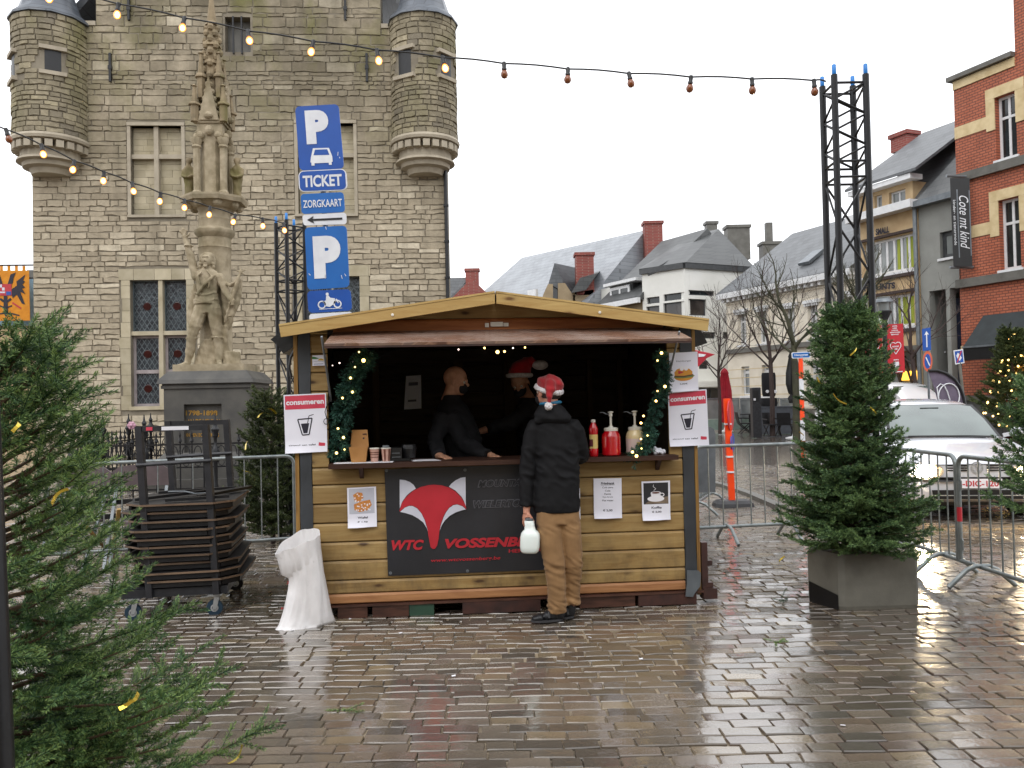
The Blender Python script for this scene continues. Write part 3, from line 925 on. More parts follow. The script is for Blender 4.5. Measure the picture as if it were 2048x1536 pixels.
for k,(a,V,Fs,t) in enumerate(stones[:300]):
    mb = MB(); mb.tint = t; mb.add(V,Fs); mb.build('stone',M['stone'],hall)
mb = MB()
for a,V,Fs,t in stones[300:]:
    mb.tint = t; mb.add(V,Fs)
tag(mb.build('stone_courses',M['stone'],hall),kind='stuff')

# window surrounds in pale dressed stone, block by block
def surround(B):
    mb = MB()
    z = B[2] - 0.10
    while z < B[3]:
        h = R.uniform(0.26,0.42); h = min(h,B[3] - z + 0.001)
        for sgn,xe in ((-1,B[0]),(1,B[1])):
            wd = R.uniform(0.2,0.31)
            mb.tint = R.random(); a,b = (xe - wd,xe) if sgn < 0 else (xe,xe + wd)
            mb.fbox(FC,a + 0.004,b - 0.004,z + 0.004,z + h - 0.004,-0.25,0.03)
        z += h
    x = B[0] - 0.3
    while x < B[1] + 0.25:
        w = R.uniform(0.35,0.6); w = min(w,B[1] + 0.3 - x); mb.tint = R.random()
        mb.fbox(FC,x + 0.004,x + w - 0.004,B[3] + 0.002,B[3] + 0.3,-0.25,0.035); x += w
    mb.fbox(FC,B[0] - 0.05,B[1] + 0.05,B[2] - 0.1,B[2],-0.3,0.05)
    return mb.build('window_surround',M['infill'],hall)
def leaded(B,mulls,trans,frames):
    s_ = surround(B)
    m1 = MB(); x0,x1,z0,z1 = B
    for mx in mulls: m1.fbox(FC,mx - 0.055,mx + 0.055,z0,z1,-0.22,0.0)
    xs = [x0] + mulls + [x1]
    for tz in trans:
        for a,b in zip(xs[:-1],xs[1:]):
            m1.fbox(FC,a + (0.056 if a != x0 else 0),b - (0.056 if b != x1 else 0),tz - 0.055,tz + 0.055,-0.22,-0.02)
    m1.build('mullion',M['infill'],hall)
    zs = [z0] + trans + [z1]
    for i,(a,b) in enumerate(zip(xs[:-1],xs[1:])):
        for k,(c,d) in enumerate(zip(zs[:-1],zs[1:])):
            a2,b2 = a + (0.056 if i else 0),b - (0.056 if i < len(xs) - 2 else 0)
            c2,d2 = c + (0.056 if k else 0),d - (0.056 if k < len(zs) - 2 else 0)
            fr_ = MB(); t = 0.07 if k == 0 else 0.025
            fr_.fbox(FC,a2,a2 + t,c2,d2,-0.24,-0.17); fr_.fbox(FC,b2 - t,b2,c2,d2,-0.24,-0.17)
            fr_.fbox(FC,a2 + t,b2 - t,c2,c2 + t,-0.24,-0.17); fr_.fbox(FC,a2 + t,b2 - t,d2 - t,d2,-0.24,-0.17)
            rows = [(c2 + t,d2 - t)]
            if k == 0:
                zm = (c2 + d2)/2 - 0.02; fr_.fbox(FC,a2 + t,b2 - t,zm - 0.05,zm + 0.05,-0.24,-0.165); rows = [(c2 + t,zm - 0.05),(zm + 0.05,d2 - t)]
            fo = fr_.build('window',M['lilac'] if k == 0 else M['lead'],hall)
            for p,q in rows:
                g = MB(); g.fbox(FC,a2 + t,b2 - t,p,q,-0.235,-0.215); g.build('pane',M['leadglass'],fo)
                L = MB(); w,h = b2 - a2 - 2*t,q - p; sp = 0.135
                X0,Z0 = a2 + t,p
                for sg in (1,-1):
                    c_ = -h*0.62
                    while c_ < w + h*0.62:
                        pts = []
                        for xx,zz in (((c_,0),(c_ + h*0.62,h)) if sg > 0 else ((c_ + h*0.62,0),(c_,h))),:
                            pts = [xx,zz]
                        (xa,za),(xb,zb) = pts
                        def clip(xa,za,xb,zb):
                            ts = [0.0,1.0]
                            dx = xb - xa
                            t0,t1 = sorted(((0 - xa)/dx,(w - xa)/dx)); t0,t1 = max(0,t0),min(1,t1)
                            return (t0,t1)
                        t0,t1 = clip(xa,za,xb,zb)
                        if t1 - t0 > 0.03:
                            L.bar(FC.pt(X0 + xa + (xb - xa)*t0,Z0 + za + (zb - za)*t0,-0.212),FC.pt(X0 + xa + (xb - xa)*t1,Z0 + za + (zb - za)*t1,-0.212),0.016,0.008,up=FC.n)
                        c_ += sp
                L.build('lead_lattice',M['lead'],fo)
                rd = MB(); rd.lathe([(0.11,0),(0.11,0.008),(0.1,0.012)],16,FC.pt(X0 + w*0.5,Z0 + h*0.5,-0.21),FC.n)
                rd.build('roundel',M['glass_red'],fo)
leaded(B_l,[FC.pix(322,690)[0]],[zc(320,666)],None)
leaded(B_r,[(B_r[0] + B_r[1])/2],[zc(690,660)],None)
def blind(B,mx,tz):
    m1 = MB(); x0,x1,z0,z1 = B
    z = z0
    while z < z1 - 0.02:
        h = min(R.choice((0.12,0.16,0.2)),z1 - z); x = x0
        while x < x1 - 0.02:
            w = min(R.uniform(0.25,0.5),x1 - x)
            if x1 - x - w < 0.1: w = x1 - x
            m1.tint = R.random(); m1.fbox(FC,x + 0.003,x + w - 0.003,z + 0.003,z + h - 0.003,-0.32,-0.2 + R.uniform(0,0.015)); x += w
        z += h
    tag(m1.build('window_infill',M['infill'],hall),kind='stuff')
    m2 = MB(); m2.fbox(FC,mx - 0.06,mx + 0.06,z0,z1,-0.2,-0.03)
    for a,b in ((x0,mx - 0.06),(mx + 0.06,x1)): m2.fbox(FC,a,b,tz - 0.06,tz + 0.06,-0.2,-0.05)
    m2.fbox(FC,x0 - 0.09,x1 + 0.09,z1,z1 + 0.09,-0.2,0.05); m2.fbox(FC,x0 - 0.09,x1 + 0.09,z0 - 0.07,z0,-0.2,0.06)
    m2.fbox(FC,x0 - 0.09,x0,z0,z1,-0.2,0.03); m2.fbox(FC,x1,x1 + 0.09,z0,z1,-0.2,0.03)
    m2.build('mullion',M['ashlar'],hall)
blind(B_bl,FC.pix(312,350)[0],zc(312,312)); blind(B_br,(B_br[0] + B_br[1])/2,zc(690,309))
m1 = MB(); m1.fbox(FC,*B_v,-0.4,-0.3); m1.build('vent_shutter',M['greydark'],hall)
m1 = MB()
for px in (467,484):
    x = FC.pix(px,60)[0]; m1.fbox(FC,x - 0.02,x + 0.02,B_v[2] - 0.06,B_v[3],0.01,0.06)
m1.build('window_bars',M['blackmetal'],hall)
for px,ya,yb in ((222,108,165),(734,108,165),(259,-4,42),(691,-4,42)):
    m1 = MB(); x = FC.pix(px,(ya + yb)/2)[0]; za,zb = zc(px,yb),zc(px,ya)
    m1.fbox(FC,x - 0.03,x + 0.03,za,zb,0.02,0.09); m1.fbox(FC,x - 0.05,x + 0.05,(za + zb)/2 - 0.05,(za + zb)/2 + 0.05,0.03,0.1)
    m1.build('wall_anchor',M['blackmetal'],hall)
m1 = MB(); 
for a,b in ((-0.02,XL),(XR,WC + 0.02)): m1.fbox(FC,a,b,ZS,ZS + 0.12,-0.6,0.06)
m1.build('coping',M['ashlar'],hall)
m1 = MB(); m1.tube([FC.pt(WC - 0.02,0.2,0.09),FC.pt(WC - 0.02,zc(895,330),0.09)],0.05,8)
for z in (2,4,5,6,7): m1.fbox(FC,WC - 0.09,WC + 0.06,z,z + 0.05,0.03,0.15)
m1.build('drainpipe',M['blackmetal'],hall)

def turret(pxc,pxl,pxr,slits):
    ym = 180
    xc_ = FC.pix(pxc,ym)[0]; r = (FC.pix(pxr,ym)[0] - FC.pix(pxl,ym)[0])/2
    c = FC.pt(xc_,0,0.05)
    z_eave,z_bot,z_c1,z_c2 = zc(pxc,50),zc(pxc,287),zc(pxc,300),zc(pxc,330)
    b = MB(); b.lathe([(r - 0.05,z_bot),(r - 0.05,z_eave)],40,c); tb = b.build('turret_body',M['mortar'],hall,True)
    cb = MB(); cb.lathe([(r*0.5,z_c2 - 0.34),(r*0.56,z_c2 - 0.20),(r*0.72,z_c2 - 0.16),(r*0.74,z_c2 - 0.05),(r*0.88,z_c2 - 0.02),(r*0.86,z_c2 + 0.04),(r*0.78,z_c2 + 0.07),(r*0.78,z_c1 - 0.12),(r*0.84,z_c1 - 0.1)],40,c)
    cb.lathe([(r*0.8,z_bot - 0.16),(r*1.02,z_bot - 0.12),(r*1.04,z_bot - 0.05),(r*1.0,z_bot + 0.02)],40,c)
    for k in range(22):
        a = 2*PI*k/22; d = Vector((math.cos(a),math.sin(a),0)); s_ = Vector((-d.y,d.x,0))
        cb.obox(c + Vector((0,0,z_bot - 0.26)),d,s_,Vector((0,0,1)),(r*0.72,-0.09,-0.08),(r*0.98,0.09,0.1))
    cb.build('turret_corbel',M['ashlar'],hall)
    # stones round the drum
    stones.clear()
    z = z_bot + 0.02; a0,a1 = PI,2*PI
    sl = []
    for x0,y0,x1,y1 in slits:
        def ang(px):
            q = FC.pix(px,(y0 + y1)/2)[0] - xc_; return 1.5*PI + math.asin(max(-0.99,min(0.99,q/r)))
        sl.append((ang(x0),ang(x1),zc(x0,y1),zc(x0,y0)))
    fang = math.atan2(FC.ex.y,FC.ex.x)
    cur = lambda x,zz,d: c + Vector((math.cos(x/r + fang)*(r - 0.05 + d),math.sin(x/r + fang)*(r - 0.05 + d),zz))
    while z < z_eave - 0.05:
        h = R.choice((0.12,0.14,0.16,0.18)); h = min(h,z_eave - z)
        a = PI*0.9 + R.uniform(0,0.15)
        while a < PI*2.1:
            w = R.uniform(0.2,0.45)/r
            if not any(s0 - 0.02 < a + w and a < s1 + 0.02 and z + h > q0 and z < q1 for s0,s1,q0,q1 in sl):
                t = min(1,max(0,R.gauss(0.42,0.22)))
                stone(None,a*r,(a + w)*r,z,z + h,R.uniform(0.02,0.045),t,0.7,cur)
            a += w
        z += h
    mb = MB()
    for _,V,Fs,t in stones: mb.tint = t; mb.add(V,Fs)
    tag(mb.build('turret_stones',M['stone_t'],hall),kind='stuff')
    for s0,s1,q0,q1 in sl:
        m1 = MB(); n_ = 5
        for i in range(n_):
            p,q = s0 + (s1 - s0)*i/n_,s0 + (s1 - s0)*(i + 1)/n_
            m1.add([c + Vector((math.cos(u + fang)*(r - 0.045),math.sin(u + fang)*(r - 0.045),zz)) for u,zz in ((p,q0),(q,q0),(q,q1),(p,q1))],[(0,1,2,3)])
        m1.build('slit_window',M['plastic_k'],hall)
        for zz in (q0 - 0.1,q1):
            m1 = MB()
            am = (s0 + s1)/2 + fang; d = Vector((math.cos(am),math.sin(am),0)); s_ = Vector((-d.y,d.x,0)); w = (s1 - s0)*r/2 + 0.12
            m1.obox(c,d,s_,Vector((0,0,1)),(r - 0.25,-w,zz),(r + 0.02,w,zz + 0.1))
            m1.build('slit_lintel',M['ashlar'],hall)
    rf = MB(); s1 = 0.63*r
    rf.lathe([(r*1.06,z_eave - 0.06),(r*1.05,z_eave),(r*0.82,z_eave + 0.22),(s1,z_eave + 0.75),(r*0.47,z_eave + 1.5),(r*0.3,z_eave + 2.5),(0.03,z_eave + 4.2)],12,c)
    rf.build('turret_roof',M['slate_turret'],hall,True,50)
turret(104,31,178,[(36,130,56,176),(124,127,151,168)])
turret(848,781,915,[(798,124,824,172),(885,130,905,172)])

# heraldic banners hanging beside the hall
FB = Frame(at(0,600,24.5),(1,0.03,0))
pole = thing('banner_pole','thin dark horizontal pole fixed to the side of the old stone hall','pole',FB.pt(FB.pix(72,531)[0],FB.pix(72,531)[1]))
pb = MB()
for yy in (531,557): pb.tube([FB.pt(*FB.pix(-40,yy)),FB.pt(*FB.pix(80,yy - 1))],0.025,6)
pb.build('rod',M['blackmetal'],pole)
hb = thing('heraldic_banner','orange yellow banner with a black two-headed eagle hanging from the pole','banner',FB.pt(*FB.pix(20,640)))
QB = Quad(FB,(-32,541),(58,541),(60,641),(-30,642),0.06)
b = MB(); QB.sheet(b,0.01); 
for k in range(6): b.poly([QB.pt(k/6 + 0.02,0),QB.pt(k/6 + 0.09,0),QB.pt(k/6 + 0.09,-0.09),QB.pt(k/6 + 0.02,-0.09)])
b.build('cloth',mat('banner_orange','#E0952A','#D38620',rough=0.8),hb)
b = MB(); ln = lambda pts,w: QB.line(b,pts,w,0.012,0.9)
for sg in (-1,1):
    f = lambda u: 0.47 + sg*u
    QB.shape(b,[(f(0.0),0.3),(f(0.06),0.26),(f(0.12),0.08),(f(0.24),0.04),(f(0.19),0.14),(f(0.17),0.24),(f(0.1),0.34),(f(0.0),0.4)][::sg],0.012)
    QB.shape(b,[(f(0.1),0.4),(f(0.26),0.3),(f(0.25),0.22),(f(0.45),0.08),(f(0.4),0.2),(f(0.44),0.22),(f(0.38),0.28),(f(0.44),0.34),(f(0.37),0.36),(f(0.44),0.47),(f(0.33),0.43),(f(0.43),0.68),(f(0.36),0.66),(f(0.25),0.48),(f(0.16),0.55)][::sg],0.012)
    ln([(f(0.02),0.85),(f(0.14),0.86),(f(0.3),0.9)],0.03); ln([(f(0.04),0.62),(f(0.12),0.56)],0.05); ln([(f(0.02),0.74),(f(0.14),0.7)],0.03)
QB.shape(b,[(0.43,0.5),(0.51,0.5),(0.52,0.85),(0.47,0.93),(0.42,0.85)],0.012)
b.build('eagle',M['ink'],hb)
b = MB(); QB.rect(b,0.33,0.27,0.61,0.5,0.016)
for sg in (-1,1): QB.line(b,[(0.47 + sg*0.15,0.64),(0.47 + sg*0.34,0.76)],0.035,0.013,0.9)
b.build('shield',M['fox_red'],hb)
b = MB()
for q in ((0.34,0.28,0.4,0.34),(0.4,0.34,0.46,0.4),(0.34,0.42,0.47,0.45)): QB.rect(b,*q,0.02)
b.build('shield_charges',M['fox_white'],hb)
b = MB(); QB.rect(b,0.49,0.42,0.6,0.49,0.02); b.build('shield_quarter',M['sign_blue'],hb)
h2 = thing('blue_banner','pale blue edged banner showing behind the orange one','banner',FB.pt(*FB.pix(40,655)))
FB2 = Frame(FB.o + Vector((0,0.5,0)),FB.ex); Q2 = Quad(FB2,(0,560),(70,558),(68,650),(0,652))
b = MB(); Q2.sheet(b,0.01); b.build('cloth',mat('banner_blue','#8FB4CC','#7AA0BC',rough=0.8),h2)
# tan house far behind on the left
FH = Frame((-30,45,0),(1,0.05,0))
hs = thing('tan_house','tan brick house far behind the hanging banners','building',(-28,45,0))
x1 = FH.pix(66,650)[0]; zt = FH.pix(30,652)[1]
b = MB(); b.fbox(FH,x1 - 9,x1,0,zt,-8,0); b.build('wall',M['peach'],hs)
b = MB(); e0,e1 = FH.pt(x1 - 9.3,zt,0.2),FH.pt(x1 - 9.3,zt,-8.2); rg = FH.pt(x1 - 9.3,zt + 2.6,-4)
b.prism([e0,e1,rg],FH.ex*9.5); b.build('roof',M['slate'],hs)
b = MB(); xc_ = FH.pix(6,530)[0]; b.fbox(FH,xc_ - 0.6,xc_ + 0.35,zt + 1,FH.pix(6,519)[1],-4.6,-3.6); b.build('chimney',M['greydark'],hs)

# ================================================================== MONUMENT
DM = 16.0
FM = Frame(at(410,900,DM),FC.ex); FM.o.z = 0
def mx(px,py=700): return FM.pix(px,py)[0]
def mz(py,px=410): return FM.pix(px,py)[1]
mon = thing('monument','carved sandstone memorial column with a bluestone pedestal in front of the hall','monument',FM.pt(0,0,-0.9))
HW = (mx(497,850) - mx(325,850))/2
MC = (mx(497,850) + mx(325,850))/2
def block(mb,hw,z0,z1,hw2=None,dc=-0.9):
    hw2 = hw2 or hw
    P = []
    for h_,z in ((hw,z0),(hw2,z1)):
        for sx,sy in ((-1,1),(1,1),(1,-1),(-1,-1)): P.append(FM.pt(MC + sx*h_,z,dc + sy*h_))
    mb.add(P,[(3,2,1,0),(4,5,6,7),(0,1,5,4),(1,2,6,5),(2,3,7,6),(3,0,4,7)])
b = MB()
zt = mz(770); zb_ = mz(905)
block(b,HW*1.45,0.0,0.22); block(b,HW*1.25,0.22,0.42); block(b,HW*1.12,0.42,zb_ - 0.1); block(b,HW*1.12,zb_ - 0.1,zb_ ,HW)
# die with a sunk panel on the front
P0,P1,Zp0,Zp1 = mx(365,850),mx(441,850),mz(906),mz(808)
fx0,fx1 = MC - HW,MC + HW
for a,b_,c,d in wall_cells(fx0,fx1,zb_,zt,[(P0,P1,Zp0,Zp1)]): b.fbox(FM,a,b_,c,d,-0.9 + HW - 0.12,-0.9 + HW)
b.fbox(FM,fx0,fx1,zb_,zt,-0.9 - HW,-0.9 + HW - 0.12)
block(b,HW*1.03,zt,zt + 0.05); block(b,HW*1.05,mz(776),mz(770)); block(b,HW*1.13,mz(766),mz(758),HW*1.1); block(b,HW*1.1,mz(758),mz(741),HW*0.92)
b.build('pedestal',M['pedestal'],mon)
FT = Frame(FM.pt(0,0,-0.9 + HW - 0.12),FM.ex)
b = MB()
for txt,x0,y0,x1,y1 in (('1798-1898',372,821,435,831),('AAN DE HELDEN',368,838,440,848),('VAN DEN BOERENKRIJG',366,866,438,876)):
    Quad(FT,(x0,y0),(x1,y0),(x1,y1),(x0,y1),0.002).text(b,txt,0,0,1,1,0.006,bold=0.02)
tag(b.build('inscription',M['brass'],mon),kind='stuff')
# column and gothic canopy
b = MB(); cc = lambda z: FM.pt(mx(404,560),z,-0.9)
rr = (mx(440,500) - mx(372,500))/2
rk = lambda s_,y: (rr*s_,mz(y,404))
b.lathe([rk(1.05,742),rk(1.05,700),rk(0.98,690),rk(0.97,500),rk(1.0,482),rk(1.04,480),rk(1.0,478),rk(1.0,460),rk(1.2,452),rk(1.24,448),rk(1.24,444),rk(1.0,438),rk(0.98,424),rk(1.02,420),rk(0.98,416),rk(0.98,404),rk(1.15,396)],16,Vector((cc(0).x,cc(0).y,0)))
b.build('column',M['statue'],mon,True,35)
CX = Vector((cc(0).x,cc(0).y,0))
b = MB()
def octo(hw,y0,y1,hw2=None,n=8,rot=PI/8,mb=None,cx=CX):
    (mb or b).lathe([(hw,mz(y0,404)),(hw2 or hw,mz(y1,404))],n,cx,ax=FM.ex if rot == 0 else FM.ex*math.cos(rot) + FM.n*math.sin(rot))
octo(rr*1.3,398,388,rr*1.75); octo(rr*2.0,388,380,rr*2.1); octo(rr*2.1,380,376)
for k in range(8):
    a = PI/8 + k*PI/4
    d = FM.ex*math.cos(a) + FM.n*math.sin(a)
    b.ball(CX + d*rr*1.5 + Vector((0,0,mz(392,404))),0.1,0.1,0.09,8,6)
b.build('corbel_table',M['statue'],mon)
b = MB()
octo(rr*0.85,376,262)
for k in range(4):
    a = PI/4 + k*PI/2
    d = FM.ex*math.cos(a) + FM.n*math.sin(a)
    p = CX + d*rr*1.15
    b.lathe([(0.1,mz(376,404)),(0.1,mz(368,404)),(0.07,mz(364,404)),(0.07,mz(278,404)),(0.1,mz(274,404)),(0.08,mz(270,404)),(0.12,mz(262,404)),(0.12,mz(256,404))],8,p)
octo(rr*1.1,262,222,rr*1.1,4,PI/4)
b.build('niche_shaft',M['statue'],mon,True,30)
b = MB()
octo(rr*1.25,224,219,rr*1.25,4,PI/4)
for k in range(4):                                   # gables with a foliate knob
    a = k*PI/2; d = FM.n*math.cos(a) + FM.ex*math.sin(a); s_ = FM.ex*math.cos(a) - FM.n*math.sin(a)
    p = CX + d*rr*0.62
    b.prism([p - s_*rr*0.62 + Vector((0,0,mz(219,404))),p + s_*rr*0.62 + Vector((0,0,mz(219,404))),p + Vector((0,0,mz(128,404)))],d*0.12)
    b.ball(p + d*0.14 + Vector((0,0,mz(210,404))),0.09,0.07,0.07,8,6)
    b.ball(p + d*0.1 + Vector((0,0,mz(240,404))),0.085,0.085,0.1,8,6)
    for e in (-1,1):
        b.ball(p + d*0.09 + s_*(e*0.17) + Vector((0,0,mz(250,404))),0.07,0.07,0.08,8,6)
    for t in range(6):
        for e in (-1,1):
            b.ball(p + d*0.06 + s_*(e*rr*0.62*(1 - t/6)) + Vector((0,0,mz(219 - 91*t/6,404))),0.05,0.05,0.06,6,4)
b.build('canopy_gable',M['statue'],mon)
b = MB()
for k in range(4):
    for rad,yb,yt in ((1.25,222,150),(0.78,170,78)):
        a = PI/4 + k*PI/2; d = FM.ex*math.cos(a) + FM.n*math.sin(a); p = CX + d*rr*rad
        b.lathe([(0.085,mz(yb,404)),(0.085,mz(yb - (yb - yt)*0.45,404)),(0.13,mz(yb - (yb - yt)*0.47,404)),(0.12,mz(yb - (yb - yt)*0.52,404)),(0.07,mz(yb - (yb - yt)*0.56,404)),(0.03,mz(yt,404)),(0.06,mz(yt - 2,404)),(0.01,mz(yt - 6,404))],6,p)
octo(rr*0.62,190,95,rr*0.5,8); octo(rr*0.66,95,88,rr*0.6,8); octo(rr*0.42,88,55,rr*0.4,8); octo(rr*0.55,55,44,rr*0.42); octo(rr*0.34,44,10,rr*0.3); octo(rr*0.42,10,2,rr*0.3); octo(rr*0.3,2,-60,0.03)
for t in range(9):
    for k in range(4):
        a = PI/4*k*2 + (t % 2)*PI/4; d = FM.ex*math.cos(a) + FM.n*math.sin(a)
        b.ball(CX + d*rr*(0.62 - 0.035*t) + Vector((0,0,mz(120 - 13*t,404))),0.07,0.07,0.08,6,4)
b.build('pinnacle',M['pinnacle'],mon)
# figures, each one continuous carved skin
def mp(px,py,d=0.0): 
    x,z = FM.pix(px,py); return FM.pt(x,z,d)
SC = (mx(510,700) - mx(410,700))/100
def limb(mb,pts,n=10):
    """pts: (px, py, depth, radius px)"""
    P = [mp(a,b_,d) for a,b_,d,r in pts]
    mb.tube(P,[r*SC for a,b_,d,r in pts],n)
    mb.ball(P[0],pts[0][3]*SC,n=10,m=6); mb.ball(P[-1],pts[-1][3]*SC,n=10,m=6)
b = MB(); D0 = -0.9 + HW*0.55
limb(b,[(388,612,D0,15),(377,650,D0 + 0.08,13),(371,672,D0 + 0.1,9.5),(366,700,D0 + 0.02,10),(360,722,D0,6)])
limb(b,[(360,724,D0,6),(352,730,D0 + 0.12,5.5),(347,732,D0 + 0.18,4)])
limb(b,[(414,612,D0,15),(419,648,D0,12.5),(421,670,D0,9.5),(424,698,D0 - 0.02,10),(424,720,D0,6)])
limb(b,[(424,723,D0,6),(430,728,D0 + 0.12,5.5),(434,729,D0 + 0.18,4)])
for y0,rx,ry in ((614,25,14),): pass
secs = [(398,622,22,13),(399,600,24,14),(400,588,20,13),(400,566,22,14),(400,548,25,14),(400,536,21,11),(401,528,9,8),(401,518,7,7)]
b.loft([(mp(px,py,D0),FM.ex,FM.n,rx*SC,ry*SC) for px,py,rx,ry in secs],16)
hd = mp(401,513,D0 + 0.04)
b.ball(hd,11.5*SC,12*SC,14*SC,14,10)
b.ball(mp(401,504,D0 - 0.01),14*SC,13*SC,9*SC,12,8); b.ball(mp(412,515,D0 - 0.03),6*SC,7*SC,10*SC); b.ball(mp(391,518,D0 - 0.02),5*SC,6*SC,11*SC)
b.ball(mp(400,515,D0 + 0.155),2.3*SC,3*SC,3.5*SC,8,6); b.ball(mp(400,507,D0 + 0.14),8*SC,2.5*SC,2*SC,8,6); b.ball(mp(400,526,D0 + 0.12),5*SC,4*SC,4*SC,8,6)
limb(b,[(378,546,D0,10),(371,525,D0,8.5),(366,500,D0 + 0.03,8),(361,482,D0 + 0.05,6.5),(357,470,D0 + 0.05,4.5),(355,464,D0 + 0.05,5)])
for k,(dx,dy) in enumerate(((-7,-9),(-3,-13),(1,-13),(5,-10))): limb(b,[(355,464,D0 + 0.05,2.4),(355 + dx*0.6,464 + dy*0.6,D0 + 0.06,2.6),(355 + dx*1.1,464 + dy*1.1,D0 + 0.08,2.2)],6)
limb(b,[(358,467,D0 + 0.05,2.4),(365,462,D0 + 0.09,2),(368,458,D0 + 0.1,1.6)],6)
limb(b,[(426,548,D0,10),(438,572,D0 + 0.02,8.5),(446,588,D0 + 0.08,7),(454,596,D0 + 0.16,5),(459,600,D0 + 0.18,5)])
for k in range(4): limb(b,[(458,596 + 3.2*k,D0 + 0.2,2.1),(463,597 + 3.2*k,D0 + 0.26,1.9),(459,599 + 3*k,D0 + 0.29,1.5)],6)
limb(b,[(456,598,D0 + 0.18,2.2),(452,603,D0 + 0.25,1.8),(455,607,D0 + 0.28,1.4)],6)
# coat skirts, belt sash and furled flag
b.loft([(mp(px,py,D0 - 0.12),FM.ex,FM.n,rx*SC,9*SC) for px,py,rx in ((377,560,8),(370,590,11),(366,625,13),(368,650,9))],10)
b.loft([(mp(px,py,D0 - 0.15),FM.ex,FM.n,rx*SC,9*SC) for px,py,rx in ((430,560,8),(438,600,14),(438,640,12),(434,655,8))],10)
b.loft([(mp(px,py,D0 - 0.2),FM.ex,FM.n,rx*SC,8*SC) for px,py,rx in ((400,620,12),(402,660,16),(402,685,18))],10)
b.tube([mp(384,585,D0 + 0.14),mp(400,565,D0 + 0.18),mp(420,545,D0 + 0.14)],3.4*SC,6)
limb(b,[(440,640,D0 + 0.1,3),(456,600,D0 + 0.22,3.5),(470,560,D0 + 0.25,4),(477,538,D0 + 0.26,2.5)])
b.loft([(mp(px,py,D0 + 0.12),FM.ex,FM.n,rx*SC,6*SC) for px,py,rx in ((470,552,7),(464,580,12),(462,605,9),(452,630,7))],10)
limb(b,[(440,560,D0 + 0.05,4),(452,566,D0 + 0.12,4),(463,560,D0 + 0.18,4),(472,548,D0 + 0.2,3)])
for k in range(5): limb(b,[(477,540,D0 + 0.26,2),(477 + 9*math.cos(k*1.256 + 0.4),540 - 7*math.sin(k*1.256 + 0.4),D0 + 0.26,1.4)],6)
limb(b,[(436,650,D0 - 0.05,6),(435,680,D0 - 0.05,7),(437,705,D0 - 0.1,8)])
# coat hem, belt, boot tops, cuffs, collar, hair
for py,rx,ry in ((597,25.5,16),(583,22.5,15)): b.tube([mp(399,py,D0) + FM.ex*(rx*SC*math.cos(t)) + FM.n*(ry*SC*math.sin(t)) + Vector((0,0,0.03*math.sin(3*t))) for t in [2*PI*k/18 for k in range(18)]],2.2*SC,6,False,True)
b.loft([(mp(px,py,D0),FM.ex,FM.n,rx*SC,ry*SC) for px,py,rx,ry in ((399,603,27,18),(399,596,26,17),(400,582,22,14))],16)
for cx_,cy_,r_ in ((371,674,11.5),(421,672,11.5),(364,484,8.5),(377,650,13.5)): b.tube([mp(cx_,cy_,D0 + 0.06) + FM.ex*(r_*SC*math.cos(t)) + FM.n*(r_*SC*math.sin(t)) for t in [2*PI*k/14 for k in range(14)]],1.7*SC,6,False,True)
for e in (-1,1):
    b.tube([mp(400 + 3*e,535,D0 + 0.15),mp(400 + 14*e,548,D0 + 0.15),mp(400 + 7*e,574,D0 + 0.17)],2.0*SC,6)
    for q_ in range(4): b.ball(mp(400 + e*(11 + q_),506 + 7*q_,D0 + 0.03),4*SC,4*SC,4*SC,8,6)
b.ball(mp(400,521,D0 + 0.14),3.2*SC,2*SC,1.5*SC,8,6)
for k in range(5): b.tube([mp(368 + 3*k,600,D0 - 0.05),mp(364 + 2.4*k,650 + 2*k,D0 + 0.0)],1.6*SC,5)
# rock and stump under the figure
b.loft([(mp(px,py,D0 - 0.12),FM.ex,FM.n,rx*SC,15*SC) for px,py,rx in ((400,735,34),(400,715,30),(401,690,22),(402,675,13))],12)
b.loft([(mp(448,py,D0 - 0.1),FM.ex,FM.n,rx*SC,14*SC) for py,rx in ((735,19),(702,18),(700,15))],12)
def carve(co,no):
    n_ = np.sin(co[:,0]*31 + co[:,2]*17)*np.sin(co[:,2]*23 - co[:,0]*9)*0.006 + np.sin(co[:,0]*70 + co[:,2]*21)*0.003
    return co + no*n_[:,None]
st_ = fused('statue',b,M['statue'],mon,0.013,0,0.5,carve)
b = MB(); q = mp(410,731,D0 - 0.1)
b.obox(FM.pt(MC,0,-0.9),FM.ex,FM.n,Vector((0,0,1)),(-HW*0.84,-HW*0.84,mz(741)),(HW*0.84,HW*0.84,mz(727)))
b.build('statue_base',M['statue'],mon)
for cxp,top in ((348,290),(450,287)):
    b = MB(); dd = -0.9
    b.loft([(mp(cxp + o_,y_,dd),FM.ex,FM.n,rx*SC,8*SC) for o_,y_,rx in ((0,374,12),(0,366,9),(1,345,10),(0,325,12),(0,312,12),(0,306,6),(0,301,4))],12)
    b.ball(mp(cxp,297,dd + 0.02),6*SC,6*SC,7.5*SC,10,8); b.ball(mp(cxp,294,dd - 0.01),8*SC,7*SC,7*SC,10,8)
    for e in (-1,1): limb(b,[(cxp + 11*e,314,dd,4),(cxp + 12*e,328,dd + 0.05,4),(cxp + 3*e,332,dd + 0.13,3)],8)
    fused('small_statue',b,M['pinnacle'],mon,0.018,2,0.5,carve)

